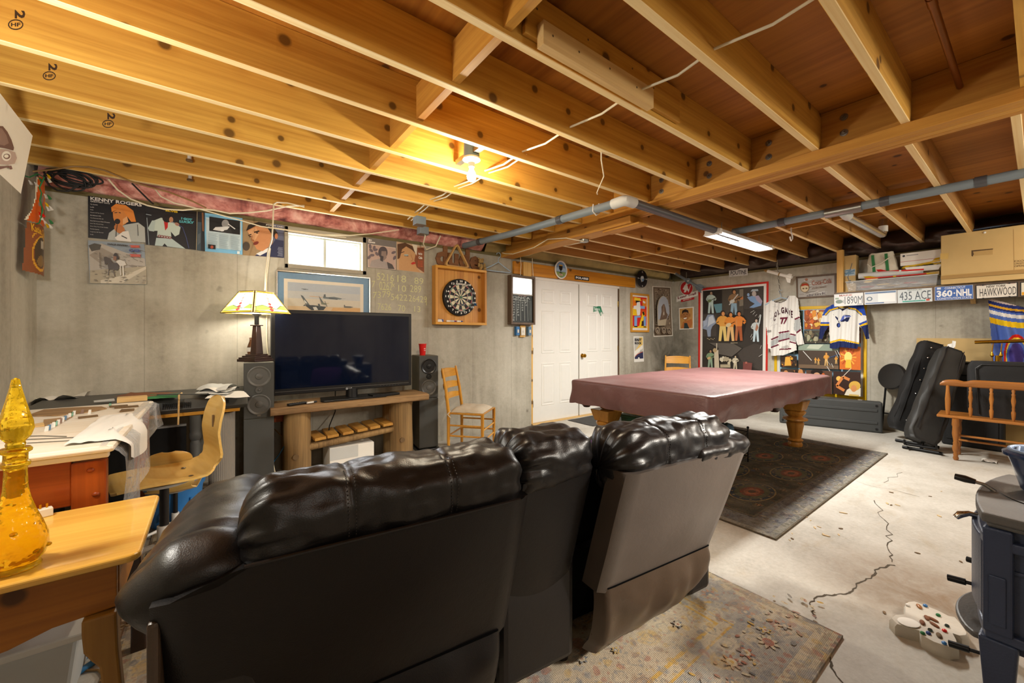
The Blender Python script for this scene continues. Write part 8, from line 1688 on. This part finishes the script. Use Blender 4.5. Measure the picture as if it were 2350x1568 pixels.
a = Art(onCorner, 0, .0008); raster(a, [(222, 580), (300, 590), (345, 650), (355, 760), (345, 900), (335, 980), (290, 1035), (250, 1000), (165, 965), (200, 870), (215, 760)], [('#cf5a14', None), ('#e8dfc8', [(222, 580), (232, 590), (222, 770), (180, 965), (160, 968), (200, 870)]), ('#b8842a', [(290, 600), (330, 640), (335, 700), (300, 690)]), ('#5a3a20', [(285, 880), (325, 870), (320, 960), (285, 950)]), ('#3f2a1a', [(250, 860), (262, 790), (270, 790), (258, 900)]), ('#8a8078', [(235, 820), (250, 760), (285, 740), (280, 800), (240, 850)])], 30, 60); a.obj('cutout', 'print_gloss', t)
t = thing('record_sign', 'brown sleeve with yellow lettering and an oval picture, low on the left corner wall', 'sign', (-.97, 4.0, 2.1)); a = Art(lambda u, v, d: onCorner(u, v, d - .004), 0, .0008)
raster(a, [(178, 985), (250, 1005), (325, 1050), (350, 1130), (350, 1320), (330, 1420), (315, 1472), (160, 1415), (170, 1200)], [('#8a4c24', None), ('#d9a02a', lambda x, y: .86 < sqrt(((x - 268) / 66) ** 2 + ((y - 1265) / 160) ** 2) < 1.0), ('#4a3a28', lambda x, y: sqrt(((x - 265) / 50) ** 2 + ((y - 1255) / 135) ** 2) < 1), ('#b8b0a0', [(262, 1150), (298, 1160), (298, 1230), (262, 1220)]), ('#8a6a3a', lambda x, y: sqrt(((x - 262) / 30) ** 2 + ((y - 1330) / 50) ** 2) < 1), ('#d9a02a', stroke([(205, 1120), (215, 1085), (250, 1080), (325, 1130), (330, 1240)], 9))], 30, 60)
a.text('#e0a82c', 'Katie Oak', [(195, 990), (325, 1080), (325, 1130), (200, 1062)], .03); a.obj('sleeve', 'print_gloss', t)
t = thing('string_lights', 'string of small white flower fairy lights hanging over the orange guitar cut-out', 'string lights', (-.93, 4.05, 2.1)); O = Vector((-.93, 4.05, 2.1)); SP = [(225, 590), (260, 600), (330, 570), (390, 600), (345, 690), (365, 740), (350, 800), (375, 880), (360, 960), (345, 1000), (320, 1010)]
onP = lambda x, y: atD(cL[0] + x * cL[2], cL[1] + y * cL[2], 2.62) - O
B().tube([onP(*p) for p in SP], .004, 6).obj('wire', 'canvas_green', t, smooth=1)
for k, (x, y) in enumerate([(250, 625), (300, 640), (340, 600), (410, 570), (415, 605), (385, 745), (415, 755), (395, 820), (430, 850), (405, 855), (340, 905), (360, 910), (345, 935), (380, 975), (430, 970), (400, 1005), (425, 1010)]):
    p = onP(x, y); B().tube([p, p + Vector((.008, 0, -.012)), p + Vector((.014, -.004, -.026))], [.002, .006, .008], 8).obj('flower_bulb', ['white_plastic', 'white_plastic', 'canvas_green', 'tape_yellow'][k % 4] if k not in (10, 11) else 'red_plastic', t, smooth=1)
# ================================================================ light and camera
def lamp(name, kind, loc, energy, col, **kw):
    d = bpy.data.lights.new(name, kind); d.energy = energy; d.color = col
    for k, v in kw.items(): setattr(d, k, v)
    o = bpy.data.objects.new(name, d); COL.objects.link(o); o.location = loc; return o
WARM, NEUT, COOL = (1, .86, .64), (1, .93, .82), (.95, .97, 1)
lamp('bulb_light', 'POINT', (1.36, 2.25, 2.28), 62, (1, .89, .68), shadow_soft_size=.035)
lamp('table_lamp_light', 'POINT', LAMP_AT, 14, NEUT, shadow_soft_size=.04)
o = lamp('fluorescent_light', 'AREA', (4.62, 1.97, 2.245), 98, (1, .97, .9), shape='RECTANGLE', size=1.2, size_y=.14)
# unseen fill bulbs and a spot, put in out of frame to brighten the scene
lamp('fill_left', 'POINT', (-.72, 1.75, 1.78), 36, (1, .95, .86), shadow_soft_size=.07)
lamp('fill_rear_right', 'POINT', (3.0, -1.0, 2.2), 42, (1, .92, .78), shadow_soft_size=.12)
lamp('fill_corner', 'POINT', (5.9, -.7, 2.2), 26, (1, .9, .72), shadow_soft_size=.1)
o = lamp('fill_spot', 'SPOT', (2.7, -1.3, 2.0), 420, (1, .93, .82), shadow_soft_size=.12, spot_size=R(46), spot_blend=1.0); o.rotation_euler = (Vector((1.75, .8, .5)) - Vector((2.7, -1.3, 2.0))).to_track_quat('-Z', 'Y').to_euler()  # added spot brightening the sofa's right back panel and the rug
lamp('fill_middle', 'POINT', (.3, -1.6, 2.2), 14, (1, .95, .88), shadow_soft_size=.2)
o = lamp('hopper_window_light', 'AREA', (.92, 4.42, 2.09), 10, COOL, shape='RECTANGLE', size=.6, size_y=.25); o.rotation_euler = (R(-80), 0, 0)
w = bpy.data.worlds.new('daylight'); SC.world = w; w.use_nodes = True
w.node_tree.nodes['Background'].inputs[0].default_value = (1, 1, 1, 1); w.node_tree.nodes['Background'].inputs[1].default_value = 2.2
cam = bpy.data.cameras.new('camera'); co = bpy.data.objects.new('camera', cam); COL.objects.link(co)
cam.sensor_width = 36; cam.lens = 36 * F / 2350; cam.shift_y = -(784 - HY) / 2350; cam.clip_start = .02
fwd = Vector((CB, CA, 0)); co.location = (0, 0, EYE)
co.rotation_euler = fwd.to_track_quat('-Z', 'Y').to_euler()
SC.camera = co
SC.view_settings.view_transform = 'Standard'; SC.view_settings.look = 'None'; SC.view_settings.exposure = .46
try:
    SC.cycles.use_denoising = True; SC.cycles.max_bounces = 7; SC.cycles.diffuse_bounces = 3; SC.cycles.glossy_bounces = 3; SC.cycles.transmission_bounces = 6; SC.cycles.use_adaptive_sampling = True; SC.cycles.adaptive_threshold = .06; SC.cycles.transparent_max_bounces = 12
    SC.cycles.sample_clamp_indirect = 4; SC.cycles.caustics_reflective = False; SC.cycles.caustics_refractive = False
except Exception: pass
